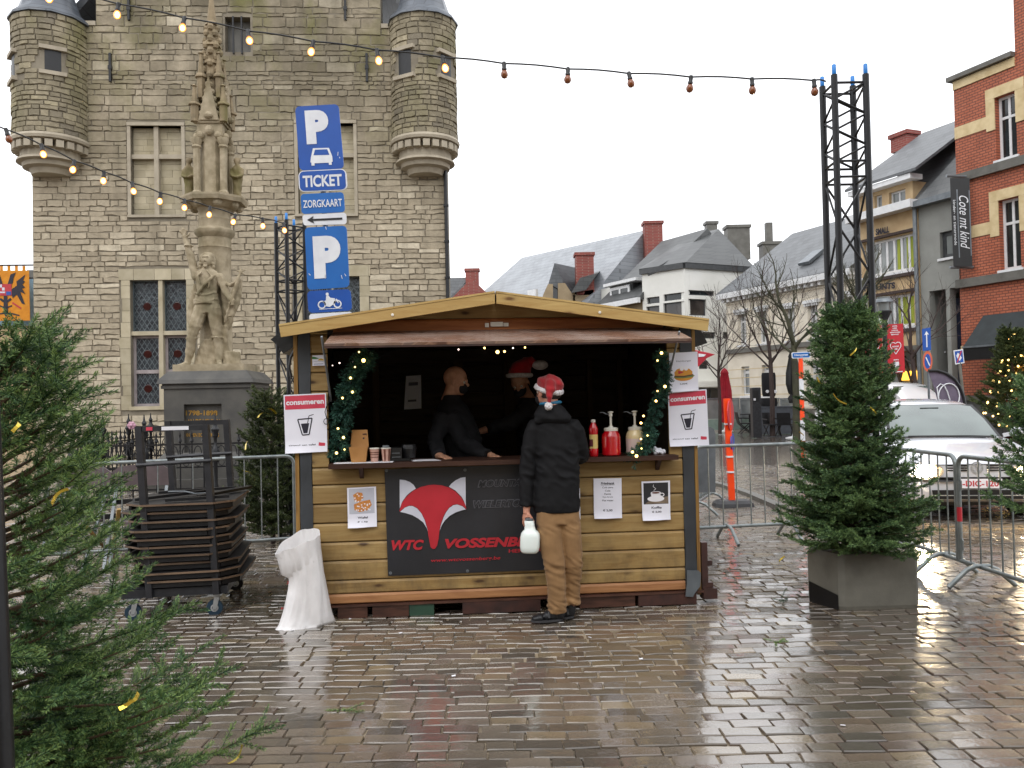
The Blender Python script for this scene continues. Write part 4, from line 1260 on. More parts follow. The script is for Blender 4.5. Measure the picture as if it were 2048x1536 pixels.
# ------------------------------------------------------------------ wrought iron railing round the monument
rail = thing('iron_railing','black wrought iron railing with ornate finials round the memorial','railing',FM.pt(MC,0,0.5))
RC = [Vector((-7.55,14.2,0)),Vector((-4.0,14.55,0)),Vector((-4.35,18.6,0)),Vector((-7.95,18.2,0))]
EDG = [(RC[0],RC[1]),(RC[1],RC[2]),(RC[2],RC[3]),(RC[3],RC[0])]
def iron_post():
    b = MB(); b.lathe([(0.05,0),(0.05,0.2),(0.035,0.25),(0.035,0.62),(0.07,0.68),(0.085,0.78),(0.06,0.88),(0.03,0.93),(0.03,1.05),(0.055,1.08),(0.05,1.14),(0.075,1.2),(0.045,1.24),(0.03,1.3),(0.045,1.33),(0.02,1.38),(0.008,1.48)],8)
    return b.mesh('post',M['blackmetal'],True,40)
def iron_bar():
    b = MB(); b.lathe([(0.014,0.05),(0.014,0.98),(0.035,1.0),(0.03,1.03),(0.012,1.07),(0.022,1.1),(0.004,1.18)],6)
    return b.mesh('baluster',M['blackmetal'],True,40)
pm2,bm2 = iron_post(),iron_bar()
rb = MB(); sc_ = MB()
for a,b in EDG:
    for z in (0.18,0.55,0.95): rb.bar(a + Vector((0,0,z)),b + Vector((0,0,z)),0.03,0.03)
    L = (b - a).length; nn_ = 18; dv = (b - a)/L
    for k in range(nn_):
        p = a + (b - a)*(k/nn_)
        if k % 6 == 0: o = link('post',pm2,rail); o.location = p - rail.location
        else: o = link('baluster',bm2,rail); o.location = p - rail.location
        o.matrix_parent_inverse = Matrix()
        c0 = p + dv*(L/nn_/2) + Vector((0,0,0.75))
        for sg in (-1,1): sc_.tube([c0 + dv*(0.07*sg*math.cos(t)) + Vector((0,0,0.17*math.sin(t))) for t in [PI*q/6 for q in range(7)]],0.009,5,False)
        sc_.tube([c0 + dv*(0.05*math.cos(t)) + Vector((0,0,-0.12 + 0.06*math.sin(t))) for t in [2*PI*q/8 for q in range(8)]],0.009,5,False,True)
rb.build('rail',M['blackmetal'],rail); sc_.build('scrollwork',M['blackmetal'],rail)
p = at(262,851,14.4)
fl = thing('pink_flower','pink artificial flower stuck on a railing post','flower',p)
b = MB(); b.ball(p,0.03,0.03,0.03,8,6)
for k in range(6): b.ball(p + Vector((0.045*math.cos(k*1.05),0.02,0.04*math.sin(k*1.05))),0.035,0.02,0.035,8,5)
b.build('petal',mat('pink_petal','#C8A0B0','#B08094',rough=0.7),fl)

# ================================================================== conifer foliage
def make_sprig(n,L,nl,nw,tilt=0.9,flat=0.0,seed=1,stem=0.0022,both=True):
    """one twig along +x: a thin stem and n needles; returns verts, quads, tint"""
    g = np.random.default_rng(seed)
    V,Q,T = [],[],[]
    for k in range(3):
        a = 2*PI*k/3
        V += [(0,stem*math.cos(a),stem*math.sin(a)),(L,stem*0.4*math.cos(a),stem*0.4*math.sin(a))]; T += [-0.6,-0.3]
    for k in range(3): Q.append((2*k,2*((k + 1) % 3),2*((k + 1) % 3) + 1,2*k + 1))
    for i in range(n):
        x = L*(0.04 + 0.96*(i + g.random())/n)
        ph = g.random()*2*PI
        if flat: ph = (0.0 if i % 2 else PI) + g.normal(0,flat)
        th = tilt*g.uniform(0.75,1.2)*(1.0 - 0.45*(x/L) ** 3)
        ln = nl*g.uniform(0.8,1.15)*(1 - 0.3*(x/L) ** 4)
        d = np.array([math.cos(th),math.sin(th)*math.cos(ph),math.sin(th)*math.sin(ph)])
        s = np.cross(d,g.normal(size=3)); s /= np.linalg.norm(s) + 1e-9
        b = np.array([x,0,0])
        n0 = len(V)
        V += [tuple(b),tuple(b + d*ln*0.5 + s*nw),tuple(b + d*ln),tuple(b + d*ln*0.5 - s*nw)]
        t = 0.12*g.normal() + 0.12*(x/L)
        T += [t - 0.08,t,t + 0.06,t]
        Q.append((n0,n0 + 1,n0 + 2,n0 + 3))
    return np.array(V,np.float32),np.array(Q),np.array(T,np.float32)
def rot_from(d,g):
    """matrices whose x axis is d (N,3), random roll"""
    d = d/np.linalg.norm(d,axis=1,keepdims=True)
    r = g.normal(size=d.shape); y = np.cross(r,d); y /= np.linalg.norm(y,axis=1,keepdims=True)
    z = np.cross(d,y)
    return np.stack([d,y,z],axis=2)
def flat_from(d,up=(0,0,1)):
    d = d/np.linalg.norm(d,axis=1,keepdims=True)
    y = np.cross(np.array(up)[None],d); y /= np.linalg.norm(y,axis=1,keepdims=True) + 1e-6
    return np.stack([d,y,np.cross(d,y)],axis=2)
def scatter_sprigs(name,temps,pos,mats,scale,shift,mat_,parent,kind='stuff'):
    VV,QQ,TT = [],[],[]; n0 = 0
    idx = rng.integers(0,len(temps),len(pos))
    for k,(V,Q,T) in enumerate(temps):
        m = idx == k
        if not m.any(): continue
        P = np.einsum('nij,vj->nvi',mats[m],V)*scale[m][:,None,None] + pos[m][:,None,:]
        c = m.sum()
        VV.append(P.reshape(-1,3)); QQ.append((Q[None] + (np.arange(c)*len(V))[:,None,None]).reshape(-1,4) + n0)
        TT.append((np.clip(0.42 + T[None] + shift[m][:,None],0,1)).reshape(-1)); n0 += c*len(V)
    me = npmesh(name,np.concatenate(VV),np.concatenate(QQ),mat_,np.concatenate(TT))
    o = link(name,me,parent); tag(o,kind=kind)
    return o
def conifer(base,height,radius,n_br,g,up=lambda f: 0.35,twig_len=0.11,sec=(0.55,3),z0=0.1,lean=(0,0),fill=1.0,jitter=0.15,arc=None,droop=0.0):
    """returns sprig positions/directions/scales and limb polylines; radius(f) with f 0 bottom..1 top"""
    pos,dr,sc,sh,limbs = [],[],[],[],[]
    base = np.array(base,float)
    for i in range(n_br):
        f = (i + g.random())/n_br
        az = i*2.399 + g.normal(0,0.25)
        if arc is not None and not arc(az): continue
        R_ = radius(f)*g.uniform(1 - jitter,1 + jitter)
        z = z0 + (height - z0)*f
        el = up(f) + g.normal(0,0.12)
        o = base + np.array([lean[0]*f,lean[1]*f,z])
        d0 = np.array([math.cos(az)*math.cos(el),math.sin(az)*math.cos(el),math.sin(el)])
        pts = []; nseg = max(3,int(R_/twig_len*1.2)); p = o.copy()
        step = R_/nseg
        for k in range(nseg + 1):
            pts.append(p.copy())
            t = k/nseg
            d = d0 + np.array([0,0,0.35*t*t - droop*t]) + g.normal(0,0.05,3)
            d /= np.linalg.norm(d)
            if k > 0 or R_ < 0.2:
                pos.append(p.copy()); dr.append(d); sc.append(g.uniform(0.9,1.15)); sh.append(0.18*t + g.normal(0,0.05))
            if k > 0:
                L2 = (1 - t)*R_*sec[0] + twig_len*0.9
                for sg in (-1,1):
                    for rep in range(2 if g.random() < fill - 1 else 1):
                        s_ = np.cross(d,[0,0,1.0]); s_ /= np.linalg.norm(s_) + 1e-6
                        a = g.uniform(0.65,1.05)
                        d2 = d*math.cos(a) + s_*sg*math.sin(a) + np.array([0,0,g.normal(0.08 - droop*0.3,0.22)])
                        d2 /= np.linalg.norm(d2)
                        q = p + d*step*g.random(); n2 = max(1,int(L2/twig_len)); 
                        for m_ in range(n2):
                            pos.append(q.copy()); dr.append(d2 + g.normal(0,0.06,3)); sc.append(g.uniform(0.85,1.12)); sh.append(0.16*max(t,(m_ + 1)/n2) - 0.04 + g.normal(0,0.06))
                            if m_ > 0 and sec[1] > 2:
                                s3 = np.cross(d2,[0,0,1.0]); s3 /= np.linalg.norm(s3) + 1e-6
                                for e in (-1,1):
                                    pos.append(q.copy()); dr.append(d2*0.6 + s3*e*0.75 + g.normal(0,0.12,3)); sc.append(g.uniform(0.6,0.9)); sh.append(0.1 + g.normal(0,0.06))
                            q = q + d2*twig_len*0.85
            p = p + d*step
        limbs.append(pts)
    return np.array(pos),np.array(dr),np.array(sc),np.array(sh),limbs
def limb_mesh(name,limbs,r0,mat_,parent,trunk=None):
    b = MB()
    for pts in limbs:
        k = len(pts); b.tube([Vector(p) for p in pts],[r0*(1 - 0.8*i/(k - 1)) for i in range(k)],5,False)
    o = b.build(name,mat_,parent,True,60); tag(o,kind='stuff'); return o
def ribbon(mb,p,L,w,g):
    """a twisted loop of gold ribbon"""
    a = Vector(g.normal(0,1,3)).normalized(); u = a.orthogonal().normalized(); pts = []
    for k in range(7):
        t = k/6; pts.append(Vector(p) + u*(L*(t - 0.5)) + a*(0.25*L*math.sin(t*PI)) + Vector((0,0,-0.15*L*t)))
    s_ = a.cross(u)*w
    V = []
    for k,q in enumerate(pts): V += [q - s_*(1 - 0.4*math.sin(k)),q + s_]
    mb.add(V,[(2*k,2*k + 1,2*k + 3,2*k + 2) for k in range(6)])

# ================================================================== MARKET STALL
A = gnd(597,1240); B = gnd(1391,1206)
FS = Frame(A,B - A)
WS = (B - A).length
DS = 2.0
stall = thing('market_stall','yellow wooden market stall with pitched roof and propped-up serving hatch','stall',FS.pt(WS/2,0,-DS/2))
def sx(px,py=950,off=0): return FS.pix(px,py,off)[0]
def sz(py,px=1000,off=0): return FS.pix(px,py,off)[1]
def plank(mb,fr,x0,x1,z0,z1,d0,d1,b=0.008):
    P = [fr.pt(x0,z,d) for d,z in ((d0,z0),(d1 - b,z0),(d1,z0 + b),(d1,z1 - b*2.0),(d1 - b*1.2,z1),(d0,z1))]
    mb.prism(P,fr.ex*(x1 - x0))
LX,RX = sx(626,1000),sx(1366,1000)
seam = [sz(y,1350) for y in (1161,1135,1097,1061,1024,987,950)]
zcount = sz(909,1350)
seam.append(zcount - 0.03)
step_ = (seam[5] - seam[1])/4
# bottom board and front boards
b = MB(); plank(b,FS,LX,RX,sz(1180,1350),seam[0] - 0.002,-0.02,0.012); b.build('sill_board',M['sill_board'],stall)
for a,c in zip(seam[:-1],seam[1:]):
    b = MB(); plank(b,FS,LX,RX,a + 0.003,c - 0.003,-0.02,0.006 + R.uniform(0,0.004)); b.build('plank',M['wood'],stall)
OL,OR = sx(656,800),sx(1336,800)
ztop = sz(656)
z = zcount - 0.03
while z < ztop - 0.02:
    z2 = min(z + step_,ztop)
    for a,c in ((LX,OL),(OR,RX)):
        b = MB(); plank(b,FS,a,c,z + 0.003,z2 - 0.003,-0.02,0.006 + R.uniform(0,0.004)); b.build('plank',M['wood'],stall)
    z = z2
# roof geometry
OH = 0.26
apx = FS.pix(991,583,OH); el = FS.pix(558,651,OH); er = FS.pix(1418,637,OH)
ez_ = (el[1] + er[1])/2; ax_,az_ = apx
el,er = (el[0],ez_),(er[0],ez_)
def roof_z(x): 
    return az_ - (az_ - ez_)*((ax_ - x)/(ax_ - el[0]) if x < ax_ else (x - ax_)/(er[0] - ax_))
fh = 0.088
# lintel and gable boards
zl0,zl1 = ztop,sz(640)
b = MB(); xa,xb = sx(672),sx(1331)
plank(b,FS,xa,xb,zl0 - 0.03,zl1 + 0.01,-0.02,0.03); b.build('lintel',M['wood_red'],stall)
z = zl1 + 0.013
first = True
while z < az_ - fh:
    z2 = z + step_
    def edge(zz,left):
        h = zz + fh*0.5
        if h >= az_: return ax_
        t = (az_ - h)/(az_ - ez_)
        return ax_ - t*(ax_ - el[0]) if left else ax_ + t*(er[0] - ax_)
    z2e = min(z2,az_ - fh*0.5)
    x0,x1,x2,x3 = max(0.02,edge(z,True)),min(WS - 0.02,edge(z,False)),min(WS - 0.02,edge(z2e,False)),max(0.02,edge(z2e,True))
    b = MB(); b.prism([FS.pt(x0,z + 0.003,-0.02),FS.pt(x1,z + 0.003,-0.02),FS.pt(x2,z2e - 0.003,-0.02),FS.pt(x3,z2e - 0.003,-0.02)],FS.n*0.026)
    b.build('gable_plank',M['wood'],stall)
    z = z2
for a,c in ((LX,sx(672)),(sx(1331),RX)):                       # boards beside the lintel
    b = MB(); plank(b,FS,a,c,ztop + 0.003,zl1 + 0.01,-0.02,0.006); b.build('plank',M['wood'],stall)
# roof slabs, felt, fascia boards
for s_ in (0,1):
    ex_,zz = (el if s_ == 0 else er)
    g_ = 0.006 if s_ == 0 else -0.006
    P0,P1 = (ax_ - g_,az_),(ex_,ez_)
    b = MB(); b.prism([FS.pt(P0[0],P0[1] - 0.012,OH - 0.028),FS.pt(P1[0],P1[1] - 0.012,OH - 0.028),FS.pt(P1[0],P1[1] - 0.04,OH - 0.028),FS.pt(P0[0],P0[1] - 0.04,OH - 0.028)],FS.n*-(DS + 2*OH - 0.05)); b.build('roof_deck',M['wood_dark'],stall)
    b = MB(); b.prism([FS.pt(P0[0],P0[1] + 0.004,OH + 0.004),FS.pt(P1[0],P1[1] + 0.004,OH + 0.004),FS.pt(P1[0],P1[1] - 0.010,OH + 0.004),FS.pt(P0[0],P0[1] - 0.010,OH + 0.004)],FS.n*-(DS + 2*OH)); b.build('roof_edging',M['wood_fascia'],stall)
    b = MB(); b.prism([FS.pt(P0[0],P0[1] + 0.009,OH - 0.06),FS.pt(P1[0],P1[1] + 0.009,OH - 0.06),FS.pt(P1[0],P1[1] + 0.005,OH - 0.06),FS.pt(P0[0],P0[1] + 0.005,OH - 0.06)],FS.n*-(DS + 2*OH - 0.12)); b.build('roof_felt',M['felt'],stall)
    b = MB(); b.prism([FS.pt(P0[0],P0[1] - 0.011,OH),FS.pt(P1[0],P1[1] - 0.011,OH),FS.pt(P1[0] + (0.012 if s_ == 0 else -0.012),P1[1] - fh,OH),FS.pt(P0[0],P0[1] - fh,OH)],FS.n*-0.026); b.build('fascia',M['wood_fascia'],stall)
    b = MB(); q = (0.42,-0.05); xx = P0[0] + (P1[0] - P0[0])*0.48; b.lathe([(0.011,0),(0.011,0.006),(0.004,0.008)],8,FS.pt(xx,roof_z(xx) - 0.055,OH),FS.n); b.build('screw_cap',M['plastic_w'],stall)
# corner flashing and outer trim
zf0,zf1 = sz(1195,1375),ez_ + 0.0
for a,c,lab in ((sx(600,900),LX - 0.002,0),(RX + 0.002,sx(1387,900),1)):
    b = MB(); z1 = ez_ + (0.0 if lab else 0.0)
    zz = [zf0 + 0.04 + (z1 - zf0 - 0.04)*k/12 for k in range(13)]
    V = []
    for k,q in enumerate(zz):
        w = 0.004*math.sin(k*1.9 + lab); V += [FS.pt(a - w,q,0.016 + 0.003*math.sin(k*2.3)),FS.pt(c + w,q,0.014)]
    b.add(V + [Vector(v) - FS.n*0.03 for v in V],[(2*k,2*k + 1,2*k + 3,2*k + 2) for k in range(12)] + [(26 + 2*k,2*k,2*k + 2,28 + 2*k) for k in range(12)] + [(2*k + 1,27 + 2*k,29 + 2*k,2*k + 3) for k in range(12)])
    b.build('corner_flashing',M['strip'],stall)
b = MB(); b.prism([FS.pt(*FS.pix(*p,0.05),0.05) for p in ((1374,1141),(1397,1141),(1402,1146),(1401,1172),(1390,1186),(1386,1194),(1371,1193),(1374,1168))],FS.n*-0.006); b.build('torn_flashing',M['strip_torn'],stall)
for a,c in ((sx(590,900),sx(598,900)),(sx(1388.5,900),sx(1395,900))):
    b = MB(); b.fbox(FS,a,c,zf0 + 0.02,ez_ - 0.01,-0.05,0.005); b.build('corner_trim',M['wood_trim'],stall)
# side and back walls, studs, floor
def wall_boards(fr,x0,x1,z0,z1,mt,nm):
    z = z0
    while z < z1:
        z2 = min(z + step_,z1); b = MB(); plank(b,fr,x0,x1,z + 0.003,z2 - 0.003,-0.02,0.0); b.build(nm,mt,stall); z = z2
FSr = Frame(FS.pt(WS,0,-0.05),-FS.n); FSl = Frame(FS.pt(0,0,-DS),FS.n)
wall_boards(FSr,0,DS - 0.06,sz(1180,1350),ez_ - 0.01,M['wood'],'side_plank')
wall_boards(FSl,0,DS - 0.06,sz(1180,1350),ez_ - 0.01,M['wood'],'side_plank')
FSb = Frame(FS.pt(0,0,-DS),FS.ex)
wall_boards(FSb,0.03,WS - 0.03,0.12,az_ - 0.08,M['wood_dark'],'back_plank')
b = MB(); b.fbox(FS,0.024,WS - 0.024,0.1,ez_ - 0.02,-DS - 0.03,-DS - 0.022); b.build('backing_sheet',M['felt'],stall); b = MB(); b.prism([FS.pt(0.03,ez_ - 0.02,-DS - 0.03),FS.pt(WS - 0.03,ez_ - 0.02,-DS - 0.03),FS.pt(ax_,az_ - 0.045,-DS - 0.03)],FS.n*0.008); b.build('backing_sheet',M['felt'],stall); b = MB(); b.prism([FS.pt(0.03,ez_ - 0.05,-0.03),FS.pt(WS - 0.03,ez_ - 0.05,-0.03),FS.pt(ax_,az_ - 0.045,-0.03)],FS.n*0.008); b.build('backing_sheet',M['felt'],stall)
FSi = Frame(FS.pt(WS - 0.03,0,0),FS.n)       # inner faces
for xx in (0.022,WS - 0.03):
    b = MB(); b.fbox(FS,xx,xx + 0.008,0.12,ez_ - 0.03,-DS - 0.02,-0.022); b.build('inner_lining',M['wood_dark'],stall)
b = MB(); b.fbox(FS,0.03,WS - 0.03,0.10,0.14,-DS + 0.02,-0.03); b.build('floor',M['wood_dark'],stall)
zk = 0.14
for px,w in ((752,0.06),(918,0.09),(1020,0.11),(1180,0.05),(1240,0.05),(1290,0.06)):
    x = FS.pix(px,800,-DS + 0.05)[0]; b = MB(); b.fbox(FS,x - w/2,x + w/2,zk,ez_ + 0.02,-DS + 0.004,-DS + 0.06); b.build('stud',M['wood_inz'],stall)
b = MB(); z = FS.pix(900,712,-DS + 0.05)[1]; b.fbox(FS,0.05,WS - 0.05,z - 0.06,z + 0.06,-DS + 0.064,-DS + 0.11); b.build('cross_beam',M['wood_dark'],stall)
b = MB(); b.bar(FS.pt(0.45,2.05,-DS + 0.14),FS.pt(0.05,1.62,-DS + 0.14),0.05,0.05); b.build('brace',M['wood_inz'],stall)
# counter
zc1 = zcount + 0.005
b = MB(); b.fbox(FS,OL + 0.01,OR - 0.01,zc1 - 0.032,zc1,-0.30,0.0); 
b.fbox(FS,sx(662,925),sx(1346,905),zc1 - 0.034,zc1 + 0.001,0.012,0.15); b.build('counter',M['wood_counter'],stall)
for px in (720,1310):
    b = MB(); x = sx(px); b.prism([FS.pt(x,zc1 - 0.036,0.013),FS.pt(x,zc1 - 0.036,0.10),FS.pt(x,zc1 - 0.12,0.013)],FS.ex*0.03); b.build('counter_bracket',M['wood_counter'],stall)
# hatch
ho = 0.56
ha,hb_ = FS.pix(648,692,ho),FS.pix(1384,672,ho)
zo = (ha[1] + hb_[1])/2; zh = sz(659,1000,0.03)
b = MB(); P = [FS.pt(ha[0],zh,0.034),FS.pt(hb_[0],zh,0.034),FS.pt(hb_[0],zo,ho),FS.pt(ha[0],zo,ho)]
hn = (P[1] - P[0]).cross(P[3] - P[0]).normalized(); hn = hn if hn.z < 0 else -hn
b.prism(P,hn*0.018); hatch = b.build('hatch',M['ply'],stall)
b = MB(); b.bar(P[3] + hn*0.02 + FS.n*-0.02,P[2] + hn*0.02 + FS.n*-0.02,0.035,0.02); b.build('hatch_edge',M['rust'],stall)
for x in (OL + 0.02,OR - 0.02):
    b = MB(); b.tube([FS.pt(x,1.62,-0.02),FS.pt(x,zo + 0.06,ho*0.75)],0.008,6); b.build('gas_strut',M['zinc'],stall)
b = MB()
for x0,x1,y0,y1 in ((970,978,646,654),(981,1006,644,653),(1007,1017,646,653)): b.fbox(FS,*[FS.pix(x0,650,0.04)[0],FS.pix(x1,650,0.04)[0]],FS.pix(990,y1,0.04)[1],FS.pix(990,y0,0.04)[1],0.031,0.045)
tag(b.build('latch',M['plastic_w'],stall),kind='stuff')
# steel skids and packing blocks under the stall
zb_ = sz(1181,1350)
b = MB(); b.fbox(FS,-0.02,WS + 0.06,0.085,zb_ - 0.002,-0.06,0.03); b.build('skid',M['beam'],stall)
b = MB(); b.fbox(FS,-0.02,WS + 0.06,0.085,zb_ - 0.002,-DS,-DS + 0.09); b.build('skid',M['beam'],stall)
blk = [(676,735,'beam'),(745,818,'beam'),(819,868,'greenblk'),(925,1080,'rust'),(1160,1270,'beam'),(1276,1392,'rust')]
M['greenblk'] = mat('green_painted_block','#2E5240','#26392E',rough=0.5,scale=6)
for x0,x1,mt in blk:
    b = MB(); a,c = sx(x0,1215),sx(x1,1215)
    b.fbox(FS,a,c,0.0,0.083,-0.12,0.012 + R.uniform(-0.01,0.02)); b.build('packing_block',M[mt],stall)
    b = MB(); b.fbox(FS,a,c,0.0,0.083,-DS,-DS + 0.12); b.build('packing_block',M[mt],stall)
b = MB(); a,c = FS.pix(1404,1140,0.0)[0],FS.pix(1416,1140,0.0)[0]
b.fbox(FS,a,c,0.03,sz(1085,1408),-0.06,0.0); b.fbox(FS,WS - 0.02,a - 0.002,0.33,0.37,-0.05,-0.01); b.fbox(FS,c,c + 0.04,0.28,0.32,-0.05,-0.01); b.build('corner_bar',M['rust'],stall)
b = MB(); b.fbox(FS,WS + 0.062,FS.pix(1434,1200)[0],0.03,0.11,-0.09,0.015); b.fbox(FS,WS + 0.062,FS.pix(1428,1190)[0],0.112,0.15,-0.07,-0.01); b.build('skid_end',M['rust'],stall)
# rolled tarpaulin hanging at both eaves
def tarp(pts,d0):
    b = MB(); n = len(pts); b.prism([FS.pt(*FS.pix(px,py,d0),d0) for px,py in pts],FS.n*-0.5)
    o = b.build('side_tarpaulin',M['tarp'],stall); return o
tarp([(541,679),(560,664),(603,672),(590,690),(579,700),(566,707),(556,692)],-0.05)
tarp([(1384,656),(1402,660),(1415,686),(1388,695)],-0.05)
b = MB(); b.tube([FS.pt(*FS.pix(px,py,0.0),-0.02) for px,py in ((588,700),(580,715),(577,735),(582,755))],0.012,6); b.build('tarp_cord',M['tarp'],stall)
# cable hanging by the opening
b = MB(); b.tube([FS.pt(*FS.pix(px,py,0.02),0.02) for px,py in ((657,745),(658,780),(660,800),(653,812),(650,824),(653,836),(657,838))],0.004,5)
b.tube([FS.pt(*FS.pix(652 + 4.5*math.cos(t),843 + 5.5*math.sin(t),0.04),0.04) for t in [k*PI/5 for k in range(10)]],0.003,5,False,True); b.build('cable',M['plastic_k'],stall)

# ------------------------------------------------------------------ posters and banner
def poster(label,tl,tr,br,bl,off=0.022,m='paper',cat='poster',group='paper notices on the stall'):
    q = Quad(FS,tl,tr,br,bl,off)
    t = thing('poster',label,cat,q.pt(0.5,1),0,group)
    b = MB(); q.sheet(b,0.001,5,8,lambda u,v: 0.0 if v < 0.88 else (v - 0.88) ** 2*1.9*(0.6 + 0.4*math.sin(u*5)))
    b.build('sheet',M[m],t,True)
    return q,t
def consumeren(label,c):
    q,t = poster(label,*c)
    b = MB(); q.rect(b,0.03,0.022,0.97,0.255); b.build('header',M['red_print'],t)
    b = MB(); q.text(b,'consumeren',0.055,0.115,0.945,0.18,0.002,bold=0.035); b.build('header_lettering',M['white_print'],t)
    b = MB(); as_ = 0.73
    q.line(b,[(0.315,0.43),(0.655,0.42),(0.575,0.695),(0.415,0.70),(0.315,0.43)],0.028,0.0012,as_)
    q.line(b,[(0.315,0.43),(0.415,0.70)],0.028,0.0014,as_)
    q.shape(b,[(0.385,0.505),(0.585,0.50),(0.535,0.67),(0.445,0.672)],0.0012)
    q.line(b,[(0.545,0.5),(0.585,0.375),(0.695,0.355)],0.016,0.0014,as_)
    b.build('drinking_glass_print',M['ink'],t)
    b = MB(); q.text(b,'zittend aan tafel',0.08,0.855,0.72,0.885,0.0012,bold=0.01); b.build('footer_lettering',M['ink'],t)
    b = MB(); q.shape(b,[(0.8,0.835),(0.95,0.85),(0.945,0.915),(0.79,0.90)],0.0012); b.build('logo_print',M['red_print'],t)
consumeren('consumeren poster left of the serving opening with red header and drink',((567,790),(652,786),(655,903),(571,907)))
consumeren('consumeren poster under the hamburger notice with red header and drink',((1336,785),(1413,778),(1418,890),(1339,893)))
q,t = poster('hamburger price notice with cartoon burger above the consumeren poster',(1338,706),(1395,703),(1397,781),(1340,785),0.03)
b = MB(); q.text(b,'Hamburger',0.25,0.2,0.77,0.255); q.text(b,'3,00€',0.35,0.785,0.62,0.825,bold=0.02); b.build('lettering',M['ink_grey'],t)
b = MB(); q.ell(b,0.5,0.63,0.33,0.1,0.0011); q.shape(b,[(0.18,0.6),(0.17,0.5),(0.25,0.43),(0.4,0.395),(0.55,0.4),(0.7,0.43),(0.8,0.5),(0.8,0.6)],0.0016); b.build('bun_print',mat('bun','#D89838','#C88628',rough=0.55),t)
b = MB(); q.shape(b,[(0.13,0.62),(0.2,0.59),(0.5,0.61),(0.8,0.585),(0.88,0.61),(0.8,0.65),(0.5,0.66),(0.2,0.65)],0.002); b.build('lettuce_print',mat('lettuce','#78864A','#687640',rough=0.55),t)
b = MB(); q.shape(b,[(0.16,0.585),(0.5,0.6),(0.84,0.57),(0.82,0.6),(0.5,0.635),(0.17,0.615)],0.0024); b.build('patty_print',mat('patty','#5E4430','#4E3626',rough=0.55),t)
b = MB(); q.shape(b,[(0.3,0.46),(0.42,0.49),(0.52,0.5),(0.42,0.53),(0.31,0.55)],0.0028); b.build('mouth_print',M['fox_red'],t)
b = MB()
for u in (0.43,0.58): q.ell(b,u,0.41,0.075,0.06,0.0028)
b.build('eyes_print',M['white_print'],t)
q,t = poster('wafel price notice with a waffle picture on the front boards',(694,976),(752,973),(754,1053),(696,1056))
b = MB(); q.rect(b,0.06,0.03,0.93,0.66,0.0008); b.build('photo_print',mat('pale_photo','#C2C4CE','#B4B6C2',rough=0.5),t)
b = MB(); q.shape(b,[(0.2,0.18),(0.36,0.12),(0.52,0.14),(0.56,0.26),(0.44,0.36),(0.26,0.36)],0.0012); q.shape(b,[(0.22,0.42),(0.5,0.35),(0.78,0.32),(0.84,0.45),(0.7,0.58),(0.42,0.62),(0.24,0.56)],0.0012)
b.build('waffle_print',mat('waffle','#D8944A','#B87032',rough=0.55,scale=60),t)
b = MB()
for k in range(46):
    u,v = R.uniform(0.22,0.8),R.uniform(0.14,0.6)
    if (0.22 < u < 0.52 and 0.15 < v < 0.34) or (0.27 < u < 0.78 and 0.39 < v < 0.57): q.rect(b,u,v,u + 0.045,v + 0.03,0.0016)
tag(b.build('sugar_print',M['white_print'],t),kind='stuff')
b = MB(); q.text(b,'Wafel',0.34,0.73,0.69,0.785,bold=0.02); q.text(b,'€ 1,50',0.33,0.845,0.68,0.895,bold=0.02); b.build('lettering',M['ink'],t)
q,t = poster('frisdrank price list of five drinks on the front boards',(1187,957),(1243,956),(1244,1036),(1188,1037))
b = MB(); q.text(b,'Frisdrank',0.26,0.095,0.745,0.155,bold=0.025,shear=0.15); q.rect(b,0.26,0.165,0.745,0.172)
for k,(s_,w) in enumerate((('Cola zero',0.39),('Cola',0.19),('Fanta',0.23),('Spa bruis',0.37),('Plat water',0.4))): q.text(b,s_,0.5 - w/2,0.208 + k*0.081,0.5 + w/2,0.25 + k*0.081,bold=0.005)
q.text(b,'€ 2,00',0.32,0.775,0.66,0.835,bold=0.02); b.build('lettering',M['ink'],t)
q,t = poster('koffie price notice with a white coffee cup picture on the front boards',(1283,963),(1340,961),(1341,1039),(1285,1041))
b = MB(); q.rect(b,0.06,0.045,0.93,0.59,0.0008); b.build('photo_print',mat('dark_photo','#2A2A30','#222226',rough=0.5),t)
b = MB(); q.shape(b,[(0.1,0.58),(0.3,0.48),(0.92,0.4),(0.92,0.58)],0.0011); b.build('table_print',mat('table_photo','#8A7A68','#6A5A4A',rough=0.5,scale=40),t)
b = MB(); q.ell(b,0.49,0.455,0.3,0.075,0.0014); q.shape(b,[(0.31,0.3),(0.67,0.3),(0.65,0.4),(0.58,0.46),(0.4,0.46),(0.33,0.4)],0.0018); q.ell(b,0.49,0.3,0.18,0.035,0.0018); q.ring(b,0.71,0.355,0.085,0.05,0.03,0.0018,16,0.02)
q.line(b,[(0.42,0.24),(0.5,0.2),(0.4,0.14),(0.42,0.09)],0.012,0.0012); b.build('cup_print',M['white_print'],t)
b = MB(); q.ell(b,0.49,0.3,0.14,0.022,0.0022); b.build('coffee_print',M['cup_brown'],t)
b = MB(); q.text(b,'Koffie',0.33,0.65,0.69,0.71,bold=0.02); q.text(b,'€ 2,00',0.34,0.765,0.68,0.82,bold=0.02); b.build('lettering',M['ink'],t)
q,t = poster('white notice half hidden behind the customer in the red hat',(1108,978),(1160,976),(1161,1038),(1109,1040))
b = MB(); q.text(b,'€ 2,00',0.3,0.6,0.66,0.68,bold=0.02); b.build('lettering',M['ink'],t)
q,t = poster('small white plate with green and yellow landscape emblem at the upper left',(624,711),(652,710),(652,731),(625,732),0.014,cat='plate')
